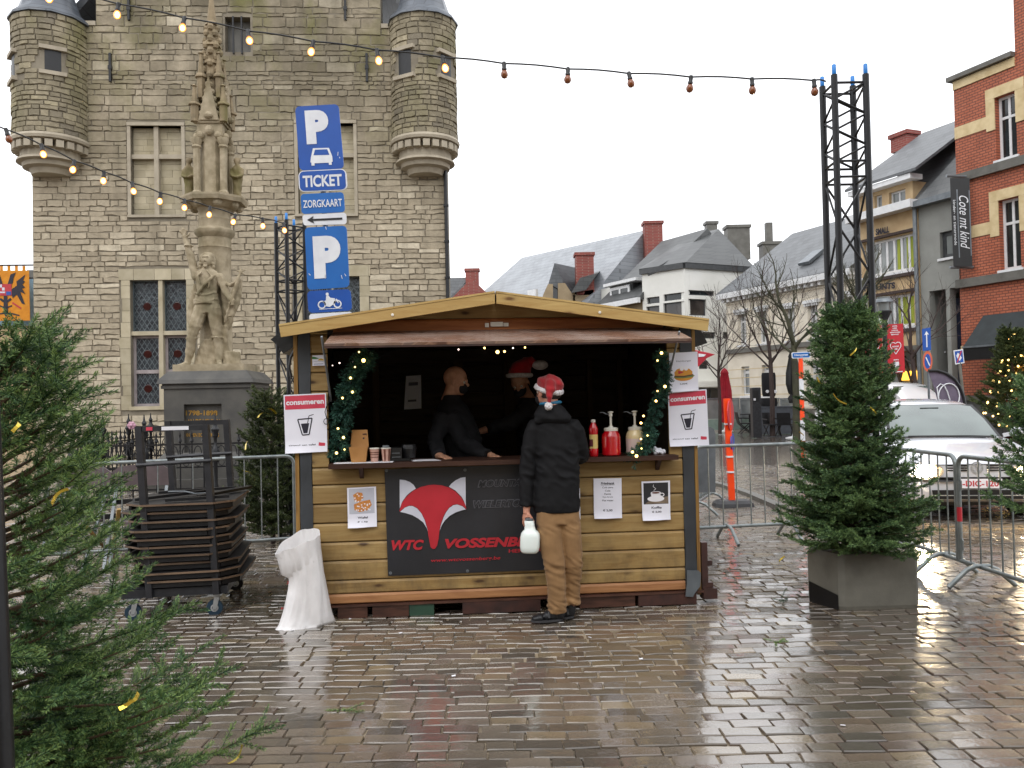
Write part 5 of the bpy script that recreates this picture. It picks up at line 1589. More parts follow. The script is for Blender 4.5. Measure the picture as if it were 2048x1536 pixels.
b = MB(); q.shape(b,[(0,0.1),(0.2,0.14),(0.5,0.3),(0.3,0.36),(0,0.34)]); b.build('green_emblem',mat('emblem_green','#4A8A4E','#3E7A44',rough=0.5),t)
b = MB(); q.shape(b,[(0.4,0.5),(0.5,0.34),(0.65,0.3),(0.8,0.38),(0.85,0.52)]); b.build('yellow_emblem',mat('emblem_yellow','#D8B850','#C8A840',rough=0.5),t)
b = MB(); q.rect(b,0.08,0.6,0.85,0.62); q.rect(b,0.08,0.8,0.8,0.85); b.build('lettering',M['ink_grey'],t)
FSk = Frame(FS.pt(0,0,-DS + 0.075),FS.ex)
qk = Quad(FSk,(812,752),(842,750),(843,817),(808,819),0.0)
t = thing('poster','dim white sheet pinned to the back wall inside the stall','poster',qk.pt(0.5,1),0,'paper notices on the stall')
b = MB(); qk.sheet(b); b.build('sheet',M['paper_w'],t); b = MB(); qk.rect(b,0.2,0.2,0.8,0.3,0.002); qk.rect(b,0.2,0.72,0.7,0.78,0.002); b.build('lettering',M['ink_grey'],t)

qb = Quad(FS,(769,939),(1104,926),(1109,1139),(776,1152),0.021)
ban = thing('club_banner','black vinyl club banner with a red and white fox head under the counter','banner',qb.pt(0.5,1))
b = MB(); qb.sheet(b,0.002,16,8,lambda u,v: 0.0035*math.sin(u*9 + v*2)*math.sin(v*PI)); b.build('vinyl_sheet',M['vinyl'],ban,True)
def fx(pts,lift=0.006): 
    return [FS.pt(*FS.pix(770 + x/6.024,920 + y/6.024,0.021 + lift),0.021 + lift) for x,y in pts]
headL = [(175,612),(200,520),(260,440),(340,370),(430,325),(520,303),(595,297),(680,305),(770,330),(850,380),(920,450),(965,530),(980,590)]
chR = [(980,592),(930,552),(870,532),(820,540),(770,575),(730,630),(700,690),(670,780),(655,855)]
chL = [(510,820),(480,720),(440,640),(390,580),(330,550),(290,550),(240,570),(175,622)]
b = MB(); b.poly(fx(headL + chR + [(645,950),(628,1030),(602,1068),(578,1072),(552,1052),(535,980),(520,890)] + chL)[::-1]); b.build('fox_face',M['fox_red'],ban)
b = MB()
b.poly(fx([(176,236),(178,585),(205,505),(262,425),(315,380),(372,345),(345,300),(300,265),(240,242)]))
b.poly(fx([(970,205),(974,560),(950,490),(920,440),(850,368),(770,322),(800,285),(850,245),(910,215)]))
b.poly(fx([(975,595),(930,556),(870,536),(822,545),(774,578),(734,634),(704,694),(674,784),(658,855),(682,790),(720,730),(780,672),(850,632),(920,608)],0.008))
b.poly(fx([(182,625),(240,574),(290,554),(330,554),(388,584),(438,643),(477,722),(506,820),(518,862),(500,815),(460,752),(400,705),(330,665),(250,640)],0.008))
b.build('fox_ears_and_cheeks',M['fox_white'],ban)
def bt(mb,s_,x0,y0,x1,y1,slope=-0.035,lift=0.007,**k):
    dy = slope*(x1 - x0)
    p = lambda x,y: (770 + x/6.024,920 + y/6.024)
    Quad(FS,p(x0,y0),p(x1,y0 + dy),p(x1,y1 + dy),p(x0,y1),0.021).text(mb,s_,0,0,1,1,lift,**k)
b = MB(); bt(b,'WTC',78,965,468,1088,-0.02,bold=0.045,shear=0.25); bt(b,'VOSSENBERG',722,948,1990,1066,-0.03,bold=0.045,shear=0.22); bt(b,'HERENTALS',1490,1072,1985,1116,-0.03,bold=0.02); bt(b,'www.wtcvossenberg.be',555,1188,1388,1240,-0.04,bold=0.01,shear=0.15)
tag(b.build('red_lettering',M['fox_red'],ban),kind='stuff')
b = MB(); bt(b,'MOUNTAINBIKE',1115,240,2010,332,-0.03,0.006,bold=0.075,shear=0.25,spacing=1.06); bt(b,'WIELERTOERISME',1058,485,2020,582,-0.03,0.006,bold=0.075,shear=0.25,spacing=1.06); tag(b.build('outlined_lettering',M['fox_grey'],ban),kind='stuff')
b = MB(); bt(b,'MOUNTAINBIKE',1126,250,2000,322,-0.03,0.008,bold=0.02,shear=0.25,spacing=1.12); bt(b,'WIELERTOERISME',1069,495,2010,572,-0.03,0.008,bold=0.02,shear=0.25,spacing=1.12); tag(b.build('lettering_fill',M['vinyl'],ban),kind='stuff')
for px,py in ((773,941),(930,940),(935,1142),(781,1146),(1102,1134)):
    b = MB(); b.lathe([(0.011,0),(0.012,0.003),(0.006,0.004),(0.005,0.0)],12,FS.pt(*FS.pix(px,py,0.025),0.025),FS.n); b.build('grommet',M['zinc'],ban)

# ------------------------------------------------------------------ things on the counter
ZC = zc1 + 0.002
def cpt(px,py_base,dz=0.0):
    """point on the counter top under a pixel"""
    return gnd(px,py_base,ZC) + Vector((0,0,dz))
def CL(px,depth):
    """counter point at a pixel column and a distance in front (+) or behind (-) the front boards"""
    x = FS.pix(px,912,depth)[0]; return FS.pt(x,ZC,depth)
t = thing('paper_sheet','white paper sheet under the cups at the left of the counter','paper',CL(710,0.07))
b = MB(); a,c = FS.pix(668,922,0.1)[0],FS.pix(786,918,0.1)[0]; b.fbox(FS,a,c,ZC + 0.001,ZC + 0.004,0.0,0.14); b.build('sheet',M['paper_w'],t)
t = thing('paper_sheet','white printed form lying flat near the bald vendor','paper',CL(850,0.0))
b = MB(); a,c = FS.pix(820,920,0.06)[0],FS.pix(882,915,0.06)[0]; b.prism([FS.pt(a,ZC + 0.001,-0.1),FS.pt(c - 0.06,ZC + 0.001,-0.1),FS.pt(c,ZC + 0.001,0.08),FS.pt(a + 0.02,ZC + 0.001,0.08)],Vector((0,0,0.002))); b.build('sheet',M['paper_w'],t)
p = CL(718,0.04); k_ = 1/268
t = thing('takeaway_box','open brown card takeaway box with its lid raised','box',p)
e_,n_,up_ = FS.ex,FS.n,Vector((0,0,1))
b = MB(); w0,w1,h = 0.052,0.068,0.115; z0 = 0.006
bot = [p + e_*(sx_*w0) + n_*(sy_*0.04) + up_*z0 for sx_,sy_ in ((-1,-1),(1,-1),(1,1),(-1,1))]; top = [p + e_*(sx_*w1) + n_*(sy_*0.055) + up_*h for sx_,sy_ in ((-1,-1),(1,-1),(1,1),(-1,1))]
b.add(bot + top,[(0,1,2,3),(0,4,5,1),(1,5,6,2),(2,6,7,3),(3,7,4,0)]); b.build('carton',M['kraft'],t)
b = MB(); L0 = top[0]; L1 = top[1]; b.prism([L0,L1,L1 + up_*0.125 - e_*0.01 - n_*0.03,L0 + up_*0.125 + e_*0.01 - n_*0.03],n_*-0.003); lid = b.build('lid',M['kraft'],t)
b = MB(); o_ = L0 + e_*0.09 + up_*0.09 + n_*-0.018; b.obox(o_,e_,n_,up_,(0,0,0),(0.03,0.003,0.006)); b.obox(o_,e_,n_,up_,(0.002,-0.003,-0.035),(0.014,0.006,-0.022)); tag(b.build('lid_print',M['ink'],lid),kind='stuff')
b = MB(); b.prism([top[3],top[2],top[2] - n_*0.05 - up_*0.012,top[3] - n_*0.05 - up_*0.012],up_*0.002); b.build('flap',M['kraft'],t)
for px,nm,lab in ((749,'pink','plain printed paper cup beside the takeaway box'),(772,'brown','striped paper cup with spare lids standing on its rim')):
    p = CL(px,0.05); t = thing('paper_cup',lab,'cup',p,0,'paper cups on the counter')
    b = MB(); b.lathe([(0.027,0.005),(0.036,0.098)],20,p); b.build('cup',M['cup_pink'],t,True,40)
    b = MB(); b.lathe([(0.036,0.098),(0.0385,0.1),(0.0385,0.104),(0.036,0.106),(0.03,0.1)],20,p); b.build('rim',M['plastic_w'],t,True,40)
    b = MB()
    if nm == 'brown':
        for k in range(6):
            a = k*PI/3 + 0.4; d = Vector((math.cos(a),math.sin(a),0)); s_ = Vector((-d.y,d.x,0))
            b.add([p + d*0.0282 + s_*0.006 + up_*0.01,p + d*0.0282 - s_*0.006 + up_*0.01,p + d*0.0368 - s_*0.008 + up_*0.096,p + d*0.0368 + s_*0.008 + up_*0.096],[(0,1,2,3)])
        tag(b.build('stripe',M['cup_brown'],t),kind='stuff')
        b = MB(); b.lathe([(0.026,0.106),(0.027,0.112),(0.024,0.116),(0.025,0.122),(0.022,0.124)],18,p - n_*0.004); b.build('lid',M['zinc'],t,True,40)
    else:
        for zz in (0.035,0.055,0.07): b.lathe([(0.0274 + zz*0.096,zz),(0.0276 + (zz + 0.006)*0.096,zz + 0.006)],20,p,cap=False)
        tag(b.build('print',M['cup_brown'],t),kind='stuff')
p = CL(806,-0.05); t = thing('black_tray','black plastic tray behind the paper cups on the counter','tray',p)
b = MB(); b.obox(p,e_,n_,up_,(-0.09,-0.08,0.003),(0.06,0.08,0.02)); b.obox(p,e_,n_,up_,(-0.085,-0.075,0.021),(-0.005,0.075,0.1)); b.lathe([(0.05,0.021),(0.06,0.09),(0.055,0.12)],14,p + e_*0.045); b.build('tray',M['plastic_k'],t)
b = MB(); b.obox(p,e_,n_,up_,(-0.08,0.0765,0.06),(-0.02,0.078,0.064)); b.obox(p,e_,n_,up_,(-0.08,0.0765,0.03),(-0.015,0.078,0.034)); tag(b.build('tray_trim',M['zinc'],t),kind='stuff')
def sauce_jar(px,mt,lab,dep,nm):
    p = CL(px,dep); t = thing(nm,lab,'sauce jar',p,0,'pump jars of sauce on the counter')
    b = MB(); b.lathe([(0.062,0.002),(0.07,0.008),(0.072,0.02),(0.072,0.14),(0.066,0.165),(0.052,0.185),(0.05,0.192)],28,p); b.build('jar',M[mt],t,True,40)
    b = MB(); b.lathe([(0.053,0.19),(0.054,0.208),(0.048,0.214),(0.02,0.217),(0.016,0.228),(0.009,0.23),(0.0085,0.3),(0.014,0.302),(0.014,0.322),(0.011,0.324),(0.022,0.33),(0.022,0.337),(0.012,0.34)],20,p); b.build('pump',M['plastic_w'],t,True,40)
    b = MB(); q = p + up_*0.315; b.tube([q,q - e_*0.03 + up_*0.004 - n_*0.02,q - e_*0.055 + up_*0.018 - n_*0.03,q - e_*0.075 + up_*0.014 - n_*0.04],[0.006,0.005,0.004,0.004],6); b.build('spout',M['zinc'],t)
    return p,t
p,t = sauce_jar(1223,'ketchup','red ketchup pump jar with white pump in the middle',0.04,'sauce_jar')
p,t = sauce_jar(1271,'mayo','cream mayonnaise pump jar partly behind the garland',-0.02,'sauce_jar')
b = MB(); V = []; n0 = 12
for zz in (0.02,0.125): V += [p + Vector((math.cos(a),math.sin(a),0))*0.0728 + up_*zz for a in [-PI*0.95 + PI*0.8*k/11 for k in range(12)]]
b.add(V,[(k,k + 1,k + 13,k + 12) for k in range(11)]); b.build('label_print',M['label_p'],t,True)
b = MB(); V = []
for zz in (0.05,0.1): V += [p + Vector((math.cos(a),math.sin(a),0))*0.0738 + up_*zz for a in [-PI*0.5 + PI*0.2*k/5 for k in range(6)]]
b.add(V,[(k,k + 1,k + 7,k + 6) for k in range(5)]); b.build('label_motif',M['label_y'],t,True)
p = CL(1188,0.05); t = thing('sauce_bottle','slim red sauce bottle with yellow label and white cap','sauce bottle',p)
b = MB(); b.lathe([(0.03,0.0),(0.034,0.006),(0.034,0.05),(0.032,0.056),(0.032,0.17),(0.034,0.178),(0.034,0.21),(0.03,0.225),(0.018,0.25),(0.015,0.258)],22,p); b.build('bottle',M['ketchup'],t,True,35)
b = MB(); b.lathe([(0.015,0.258),(0.0165,0.26),(0.0165,0.278),(0.013,0.28)],16,p); b.build('cap',M['plastic_w'],t,True,35)
b = MB(); b.lathe([(0.0326,0.06),(0.0326,0.166)],22,p,cap=False); b.build('label_print',M['label_y'],t,True)
b = MB(); V = []
for zz in (0.075,0.13): V += [p + Vector((math.cos(a),math.sin(a),0))*0.0332 + up_*zz for a in [PI*1.0 + PI*0.42*k/5 for k in range(6)]]
b.add(V,[(k,k + 1,k + 7,k + 6) for k in range(5)]); b.build('label_panel',M['label_d'],t,True)
p = CL(1316,0.02); b = MB()
for k in range(7):
    a = R.uniform(0,6.28); b.ball(p + Vector((0.035*math.cos(a),0.02*math.sin(a),0.018 + 0.012*(k % 3))),0.03,0.022,0.016 + 0.008*R.random(),9,6)
crum = lambda co,no: co + no*(np.sin(co[:,0:1]*160 + co[:,2:3]*90)*np.sin(co[:,1:2]*150 + co[:,2:3]*120)*0.005)
t = thing('plastic_bag','crumpled clear and white plastic bag at the right end of the counter','bag',p)
fused('film',b,M['paper_w'],t,0.006,1,0.5,crum)

# ------------------------------------------------------------------ garlands and fairy lights
GT = [make_sprig(24,0.075,0.036,0.0040,1.0,0,20 + k,0.0015) for k in range(4)]
def garland(label,path,rad,dens,lights,off):
    P = [FS.pt(*FS.pix(px,py,off),off) for px,py in path]
    t = thing('garland',label,'garland',P[-1],0,'green garlands beside the serving opening')
    pos,dr = [],[]
    for a,c in zip(P[:-1],P[1:]):
        L = (c - a).length; n = int(L*dens)
        for k in range(n):
            f = rng.random(); d = rng.normal(size=3); d -= np.array((c - a).normalized())*np.dot(d,np.array((c - a).normalized()))*0.6
            d /= np.linalg.norm(d); q = np.array(a.lerp(c,f)) + d*rad*0.25*rng.random()
            pos.append(q); dr.append(d + np.array((c - a).normalized())*0.35)
    pos,dr = np.array(pos),np.array(dr); n = len(pos)
    scatter_sprigs('greenery',GT,pos,rot_from(dr,rng),rng.uniform(0.7,1.1,n)*rad/0.085,rng.normal(0,0.1,n),M['needle_plastic'],t)
    b = MB(); b.tube(P,0.006,5,False); b.build('wire',M['plastic_k'],t)
    for px,py,r in lights:
        o = off + rad*0.9; b = MB(); b.ball(FS.pt(*FS.pix(px,py,o),o),r,n=10,m=7); b.build('fairy_light',M['fairy'],t,True)
garland('green garland with warm lights down the left side of the opening',[(738,700),(722,730),(702,765),(697,790),(690,812),(680,832),(686,862),(676,885),(679,915)],0.085,430,
        [(718,704,0.006),(727,721,0.014),(710,734,0.006),(701,756,0.009),(705,784,0.009),(685,796,0.008),(676,857,0.008),(687,875,0.010),(689,899,0.006),(673,906,0.010)],-0.02)
garland('green garland with warm lights down the right side of the opening',[(1320,700),(1326,740),(1329,775),(1318,800),(1306,838),(1300,862),(1296,890),(1270,912),(1264,922)],0.062,420,
        [(1305,682,0.005),(1323,706,0.011),(1315,721,0.007),(1330,773,0.011),(1315,782,0.006),(1312,802,0.009),(1287,832,0.008),(1282,846,0.009),(1295,871,0.006),(1282,878,0.007),(1283,897,0.006),(1265,904,0.010),(1273,912,0.012)],0.10)
fl_ = thing('fairy_lights','string of tiny warm lights under the roof inside the stall','fairy lights',FS.pt(WS/2,2.0,-0.3))
b = MB(); pts = [(660,715),(680,726),(728,728),(790,700),(870,694),(916,699),(950,700),(969,696),(995,705),(1010,702),(1026,696),(1050,695),(1120,690),(1305,684)]
b.tube([FS.pt(*FS.pix(px,py,-0.3),-0.3) for px,py in pts],0.003,4,False); b.build('wire',M['plastic_k'],fl_)
for px,py,r in ((665,731,0.004),(679,726,0.006),(706,723,0.005),(736,727,0.006),(917,699,0.006),(969,696,0.008),(995,704,0.014),(1009,703,0.009),(1026,696,0.006),(1050,695,0.007),(661,801,0.006)):
    b = MB(); b.ball(FS.pt(*FS.pix(px,py,-0.28),-0.28),r,n=8,m=6); b.build('fairy_light',M['fairy_w'] if r < 0.007 else M['fairy'],fl_,True)

# ================================================================== PEOPLE
def oell(mb,c,X,Y,Z,rx,ry,rz,n=14,m=10):
    k = len(mb.v); mb.ball((0,0,0),rx,ry,rz,n,m); X,Y,Z,c = map(Vector,(X,Y,Z,c))
    for i in range(k,len(mb.v)):
        v = mb.v[i]; mb.v[i] = tuple(c + X*v[0] + Y*v[1] + Z*v[2])
def add_head(mb,c,f,u,k=1.0,neck=0.13):
    """cranium, jaw, brow, nose, lips, chin, ears, neck: fused later into one skin"""
    f,u = Vector(f).normalized(),Vector(u).normalized(); u = (u - f*u.dot(f)).normalized(); r = f.cross(u)
    P = lambda a,b,d: c + f*(a*k) + r*(b*k) + u*(d*k)
    oell(mb,P(-0.012,0,0.028),f,r,u,0.098*k,0.077*k,0.092*k)
    oell(mb,P(0.03,0,-0.045),f,r,u,0.062*k,0.058*k,0.066*k)
    oell(mb,P(0.058,0,-0.088),f,r,u,0.026*k,0.03*k,0.022*k)
    oell(mb,P(0.076,0,0.018),f,r,u,0.014*k,0.052*k,0.012*k)
    oell(mb,P(0.096,0,-0.02),f,r,u,0.02*k,0.014*k,0.018*k,10,8); oell(mb,P(0.086,0,0.0),f,r,u,0.013*k,0.010*k,0.03*k,10,8)
    oell(mb,P(0.084,0,-0.055),f,r,u,0.012*k,0.024*k,0.006*k,10,8); oell(mb,P(0.081,0,-0.066),f,r,u,0.012*k,0.021*k,0.007*k,10,8)
    for e in (-1,1):
        oell(mb,P(0.055,0.035*e,-0.028),f,r,u,0.025*k,0.02*k,0.025*k,10,8)
        oell(mb,P(-0.008,0.079*e,-0.012),(f + r*(e*0.3)).normalized(),(r - f*(e*0.3)).normalized(),u,0.019*k,0.008*k,0.032*k,10,8)
    mb.tube([P(-0.02,0,-0.05),P(-0.03,0,-0.05 - neck*0.5),P(-0.04,0,-0.05 - neck)],[0.056*k,0.057*k,0.066*k],14)
    return P
def eyes(P,f,parent):
    b = MB()
    for e in (-1,1): b.ball(P(0.073,0.032*e,-0.002),0.0115,n=10,m=8)
    tag(b.build('eyes',M['plastic_w'],parent,True),kind='stuff')
    b = MB()
    for e in (-1,1): b.ball(P(0.0815,0.032*e,-0.002),0.005,n=8,m=6)
    tag(b.build('pupils',M['plastic_k'],parent,True),kind='stuff')
def add_hand(mb,w,d,back,thumb_side,curl,k=1.0):
    """palm, four unequal fingers with knuckle bends, thumb leaving the side of the palm; d from wrist to knuckles, back = back of hand"""
    d,back = Vector(d).normalized(),Vector(back).normalized(); back = (back - d*back.dot(d)).normalized(); s = d.cross(back)*thumb_side
    oell(mb,w + d*(0.048*k),d,s,back,0.052*k,0.042*k,0.017*k,12,8)
    mb.tube([w - d*0.05*k,w + d*0.02*k],[0.027*k,0.027*k],10)
    for i,(off,L) in enumerate(((0.031,0.072),(0.0105,0.082),(-0.0105,0.076),(-0.031,0.06))):
        p = w + (d*0.09 + s*off)*k; pts = [w + (d*0.05 + s*off*0.8)*k,p]; a = 0
        for j,fr_ in enumerate((0.45,0.32,0.23)):
            a += curl*(0.75 if j == 0 else 1.05)
            p = p + (d*math.cos(a) - back*math.sin(a))*(L*fr_*k); pts.append(p)
        mb.tube(pts,[0.0095*k,0.0092*k,0.0085*k,0.0078*k,0.006*k],8)
        mb.ball(pts[-1],0.006*k,n=8,m=6)
    pts = [w + (d*0.02 + s*0.028)*k,w + (d*0.045 + s*0.05 - back*0.012)*k,w + (d*0.068 + s*0.052 - back*0.034)*k,w + (d*0.083 + s*0.042 - back*0.05)*k]
    mb.tube(pts,[0.013*k,0.0115*k,0.0095*k,0.007*k],8); mb.ball(pts[-1],0.007*k,n=8,m=6)
from mathutils import noise as _mn
def folds(zs,amp=0.006,fr=(60,25)):
    def fn(co,no):
        d = np.empty(len(co)); N3 = _mn.noise
        for i,(x,y,z) in enumerate(co.tolist()):
            w = amp*0.45*N3((x*7,y*7,z*5))
            for zz_,s_,a in zs:
                e = ((z - zz_)/s_) ** 2
                if e < 4:
                    q = z*fr[0]*0.28 + x*fr[1]*0.25
                    n1 = N3((x*9 + 3,y*9,q)); w += a*math.exp(-e)*(1.6 - 5.0*abs(n1)) 
            d[i] = w
        return co + no*d[:,None]
    return fn
# ---- the customer
FP = Frame(gnd(1112,1240),(1,0,0))
def pp(px,py,d=0.0):
    x,z = FP.pix(px,py); return FP.pt(x,z,d)
KP = (FP.pix(1200,1000)[0] - FP.pix(1100,1000)[0])/100
cu_ = thing('person','customer seen from behind in dark jacket and red santa hat holding a milky jug','person',FP.pt(0,0,0))
hf = Vector((-0.62,0.78,0.0)); hu = Vector((-0.05,0.06,1))
b = MB(); hc = pp(1096,783,0.0)
PH = add_head(b,hc,hf,hu,1.0,0.13)
hw = pp(1053,1021,0.03)
add_hand(b,hw,Vector((-0.12,-0.1,-1)),Vector((-0.8,-0.6,0.1)),-1,0.75,0.95)
hw2 = pp(1168,918,-0.36); add_hand(b,hw2,Vector((-0.25,1,0.05)),Vector((0.2,0.0,1)),1,0.5,0.95)
# limbs under the clothes keep the figure one body
b.tube([pp(1096,815),pp(1108,860),pp(1112,960),pp(1114,1030)],[0.06,0.085,0.09,0.09],14)
for s_,pts in (('l',[(1066,852,0),(1056,905,0),(1052,950,0),(1053,1021,0.03)]),('r',[(1150,848,0),(1165,905,-0.06),(1168,918,-0.36)])):
    b.tube([pp(*q) for q in pts],[0.042,0.036,0.032,0.026][:len(pts)],10)
b.tube([pp(1104,852),pp(1072,856)],0.05,10); b.tube([pp(1106,852),pp(1146,855)],0.05,10)
b.tube([pp(1098,1030,0.02),pp(1108,1128,0.04),pp(1114,1226,0.02)],[0.07,0.05,0.036],12)
b.tube([pp(1138,1030,0),pp(1146,1120,0.0),pp(1143,1215,-0.05)],[0.07,0.05,0.036],12)
body = fused('body',b,M['skin'],cu_,0.006,4,0.5)
eyes(PH,hf,cu_)
b = MB()
secs = [(1114,1024,46,33),(1113,1008,47,34),(1114,970,45.5,33),(1115,930,43.5,31),(1113,890,45,31),(1110,862,45,29),(1106,844,40,26),(1102,830,29,22),(1100,820,22,20),(1100,812,20,18)]
b.loft([(pp(x,y,-0.01),FP.ex,FP.n,rx*KP,ry*KP) for x,y,rx,ry in secs],28)
b.tube([pp(1078,850,-0.01),pp(1066,862,0.0),pp(1059,900,0.0),pp(1055,940,0.0),pp(1052,980,0.015),pp(1052,1012,0.025)],[19*KP,18.5*KP,16.5*KP,15.5*KP,14*KP,13*KP],16)
b.ball(pp(1072,858,-0.01),20*KP)
b.tube([pp(1140,850,-0.01),pp(1150,862,-0.01),pp(1158,885,-0.03),pp(1163,908,-0.06),pp(1165,916,-0.16),pp(1166,918,-0.32)],[20*KP,20*KP,18*KP,17*KP,15*KP,13*KP],16)
b.ball(pp(1146,857,-0.01),20*KP)
zz = lambda y: FP.pix(1110,y)[1]
fused('jacket',b,M['jacket'],cu_,0.009,5,0.5,folds([(zz(940),0.10,0.006),(zz(905),0.06,0.004),(zz(1005),0.06,0.0035),(zz(850),0.05,0.004)],0.006,(58,30)))
b = MB()                                                       # hood lying on the shoulders
b.loft([(pp(x,y,d),FP.ex,FP.n,rx*KP,ry*KP) for x,y,d,rx,ry in ((1104,846,0.075,34,5),(1104,838,0.07,38,13),(1103,826,0.04,34,20),(1101,815,0.01,26,22),(1101,808,0.0,21,19))],20)
fused('hood',b,M['jacket'],cu_,0.008,5,0.5,folds([(zz(830),0.06,0.004)],0.004))
b = MB(); b.tube([pp(1101 + 19.5*math.cos(t),806 - 2.0*math.cos(t),19*KP*math.sin(t)) for t in [2*PI*k/20 for k in range(20)]],0.012,8,False,True); b.build('neck_warmer',M['blue_band'],cu_,True)
b = MB()
def leg(pts): b.tube([pp(x,y,d) for x,y,d,r in pts],[r*KP for*_,r in pts],18)
leg([(1097,1012,0.005,23),(1097,1040,0.01,26),(1101,1085,0.03,23.5),(1108,1125,0.04,20.5),(1112,1165,0.03,18.5),(1114,1200,0.02,18),(1114,1222,0.015,19.5)])
leg([(1134,1012,-0.01,23),(1136,1040,-0.01,24.5),(1143,1085,0.0,21),(1147,1120,0.0,18.5),(1146,1160,-0.03,17),(1144,1190,-0.05,16.5),(1143,1210,-0.05,18)])
b.loft([(pp(1116,y,0),FP.ex,FP.n,rx*KP,27*KP) for y,rx in ((1005,39),(1030,42),(1046,38))],20)
fused('trousers',b,M['trouser'],cu_,0.008,4,0.5,folds([(zz(1130),0.07,0.0045),(zz(1208),0.05,0.007),(zz(1055),0.05,0.003),(zz(1170),0.05,0.003)],0.004,(95,55)))
def shoe(hx,hy,tx,ty,dh,dt,w):
    b = MB(); h,t = pp(hx,hy,dh),pp(tx,ty,dt); h.z = t.z = 0; d = (t - h).normalized(); s_ = Vector((-d.y,d.x,0)); L = (t - h).length; U = Vector((0,0,1))
    for f_,rw,rh in ((0.0,0.034,0.045),(0.12,0.04,0.055),(0.3,0.04,0.05),(0.5,0.045,0.036),(0.75,0.047,0.028),(0.92,0.038,0.022)): oell(b,h + d*(L*f_) + U*(rh*0.9 + 0.008),d,s_,U,L*0.14,rw*w,rh)
    b.tube([h + d*0.02 + U*0.05,h + d*0.02 + U*0.11],[0.042,0.046],14)
    o = fused('shoe',b,M['shoe'],cu_,0.007,4)
    so_ = MB(); V = []
    for z in (0.003,0.018): V += [h + d*(L*0.5 + math.cos(t_)*L*0.58) + s_*(math.sin(t_)*0.047*w*(1 if math.cos(t_) > -0.2 else 0.85)) + U*z for t_ in [2*PI*k/20 for k in range(20)]]
    so_.add(V,[tuple(range(20))[::-1],tuple(range(20,40))] + [(k,(k + 1) % 20,(k + 1) % 20 + 20,k + 20) for k in range(20)]); so_.build('sole',M['rubber'],o)
    st_ = MB(); c = h + d*(L*0.45) + U*0.055; st_.tube([c - s_*0.046 - U*0.02,c - s_*0.03 + U*0.017,c + s_*0.03 + U*0.017,c + s_*0.046 - U*0.02],0.009,6); st_.build('strap',M['shoe'],o)
shoe(1121,1243,1066,1246,0.02,0.05,1.0)
shoe(1147,1231,1116,1230,-0.06,-0.03,1.0)
b = MB(); oell(b,PH(-0.028,0,-0.012),hf,hf.cross(hu.normalized()),hu.normalized(),0.088,0.079,0.055); fused('hair',b,M['hair'],cu_,0.006,1,0.5,lambda co,no: co + no*(np.sin(co[:,0:1]*300 + co[:,1:2]*260)*0.0015))
# santa hat: plush band, red bag folding over, tail with bobble
b = MB(); cband = PH(-0.012,0,0.018); fu = (hu.normalized()*0.93 - hf*0.36).normalized(); fr = hf.cross(fu).normalized(); ff = fu.cross(fr)
b.tube([cband + ff*(0.102*math.cos(t)) + fr*(0.083*math.sin(t)) for t in [2*PI*k/28 for k in range(28)]],[0.021 + 0.002*math.sin(k*5) for k in range(28)],10,False,True)
hat = fused('santa_hat',b,M['fur'],cu_,0.007,2,0.5,lambda co,no: co + no*(np.sin(co[:,0:1]*210)*np.sin(co[:,2:3]*190 + co[:,1:2]*120)*0.003))
b = MB()
b.loft([(cband + fu*h_ + ff*o_,ff,fr,a_,c_) for h_,o_,a_,c_ in ((0.0,0,0.1,0.083),(0.03,0,0.107,0.094),(0.06,-0.004,0.102,0.092),(0.083,-0.012,0.08,0.072),(0.095,-0.02,0.045,0.04))],24)
tl_ = [pp(1100,768,0.02),pp(1101,762,0.07),pp(1100,768,0.105),pp(1099,780,0.125),pp(1097,794,0.13),pp(1096,805,0.125)]
b.tube(tl_,[0.055,0.05,0.042,0.034,0.022,0.014],14)
fused('hat_crown',b,M['hat_red'],hat,0.007,3,0.5,lambda co,no: co + no*(np.sin(co[:,0:1]*95 + co[:,2:3]*40)*0.003 + np.sin(co[:,2:3]*120 + co[:,0:1]*30)*0.002))
b = MB(); b.ball(pp(1095.5,812,0.125),0.029,n=16,m=12)
fused('bobble',b,M['fur'],hat,0.005,1,0.5,lambda co,no: co + no*(np.sin(co[:,0:1]*260)*np.sin(co[:,2:3]*240 + co[:,1:2]*200)*0.0035))
b = MB(); b.tube([PH(0.0,-0.084,0.0),PH(0.04,-0.073,-0.03),PH(0.07,-0.055,-0.04)],0.0022,5); b.build('mask_loop',M['mask'],cu_)
b = MB(); oell(b,PH(0.062,0,-0.055),hf,hf.cross(hu.normalized()),hu.normalized(),0.05,0.06,0.048); b.build('face_mask',M['mask'],cu_,True)
# milky jug in the customer's hand
jc = pp(1060,1076,0.06)
jug = thing('jug','milky white plastic jug with black handle in the customer hand','jug',jc)
b = MB(); jx = Vector((1,-0.1,-0.03)).normalized(); jz = (Vector((0.06,0.0,1))).normalized(); jy = jz.cross(jx)
def jr(h,rx,ry,p=3.2): 
    V = []
    for k in range(24):
        t = 2*PI*k/24; c_,s_ = math.cos(t),math.sin(t); V.append(jc + jz*h + jx*(rx*abs(c_) ** (2/p)*(1 if c_ > 0 else -1)) + jy*(ry*abs(s_) ** (2/p)*(1 if s_ > 0 else -1)))
    return V
prof = [(-0.098,0.035,0.03),(-0.095,0.052,0.045),(-0.08,0.066,0.055),(-0.05,0.071,0.058),(0.02,0.071,0.058),(0.045,0.066,0.054),(0.062,0.052,0.045),(0.07,0.042,0.038),(0.1,0.036,0.034),(0.13,0.036,0.034),(0.135,0.033,0.031)]
V = []
jsh = -0.012
for h,a_,c_ in prof: V += [v + jx*(jsh*max(0,(h - 0.05)/0.08)) for v in jr(h,a_,c_)]
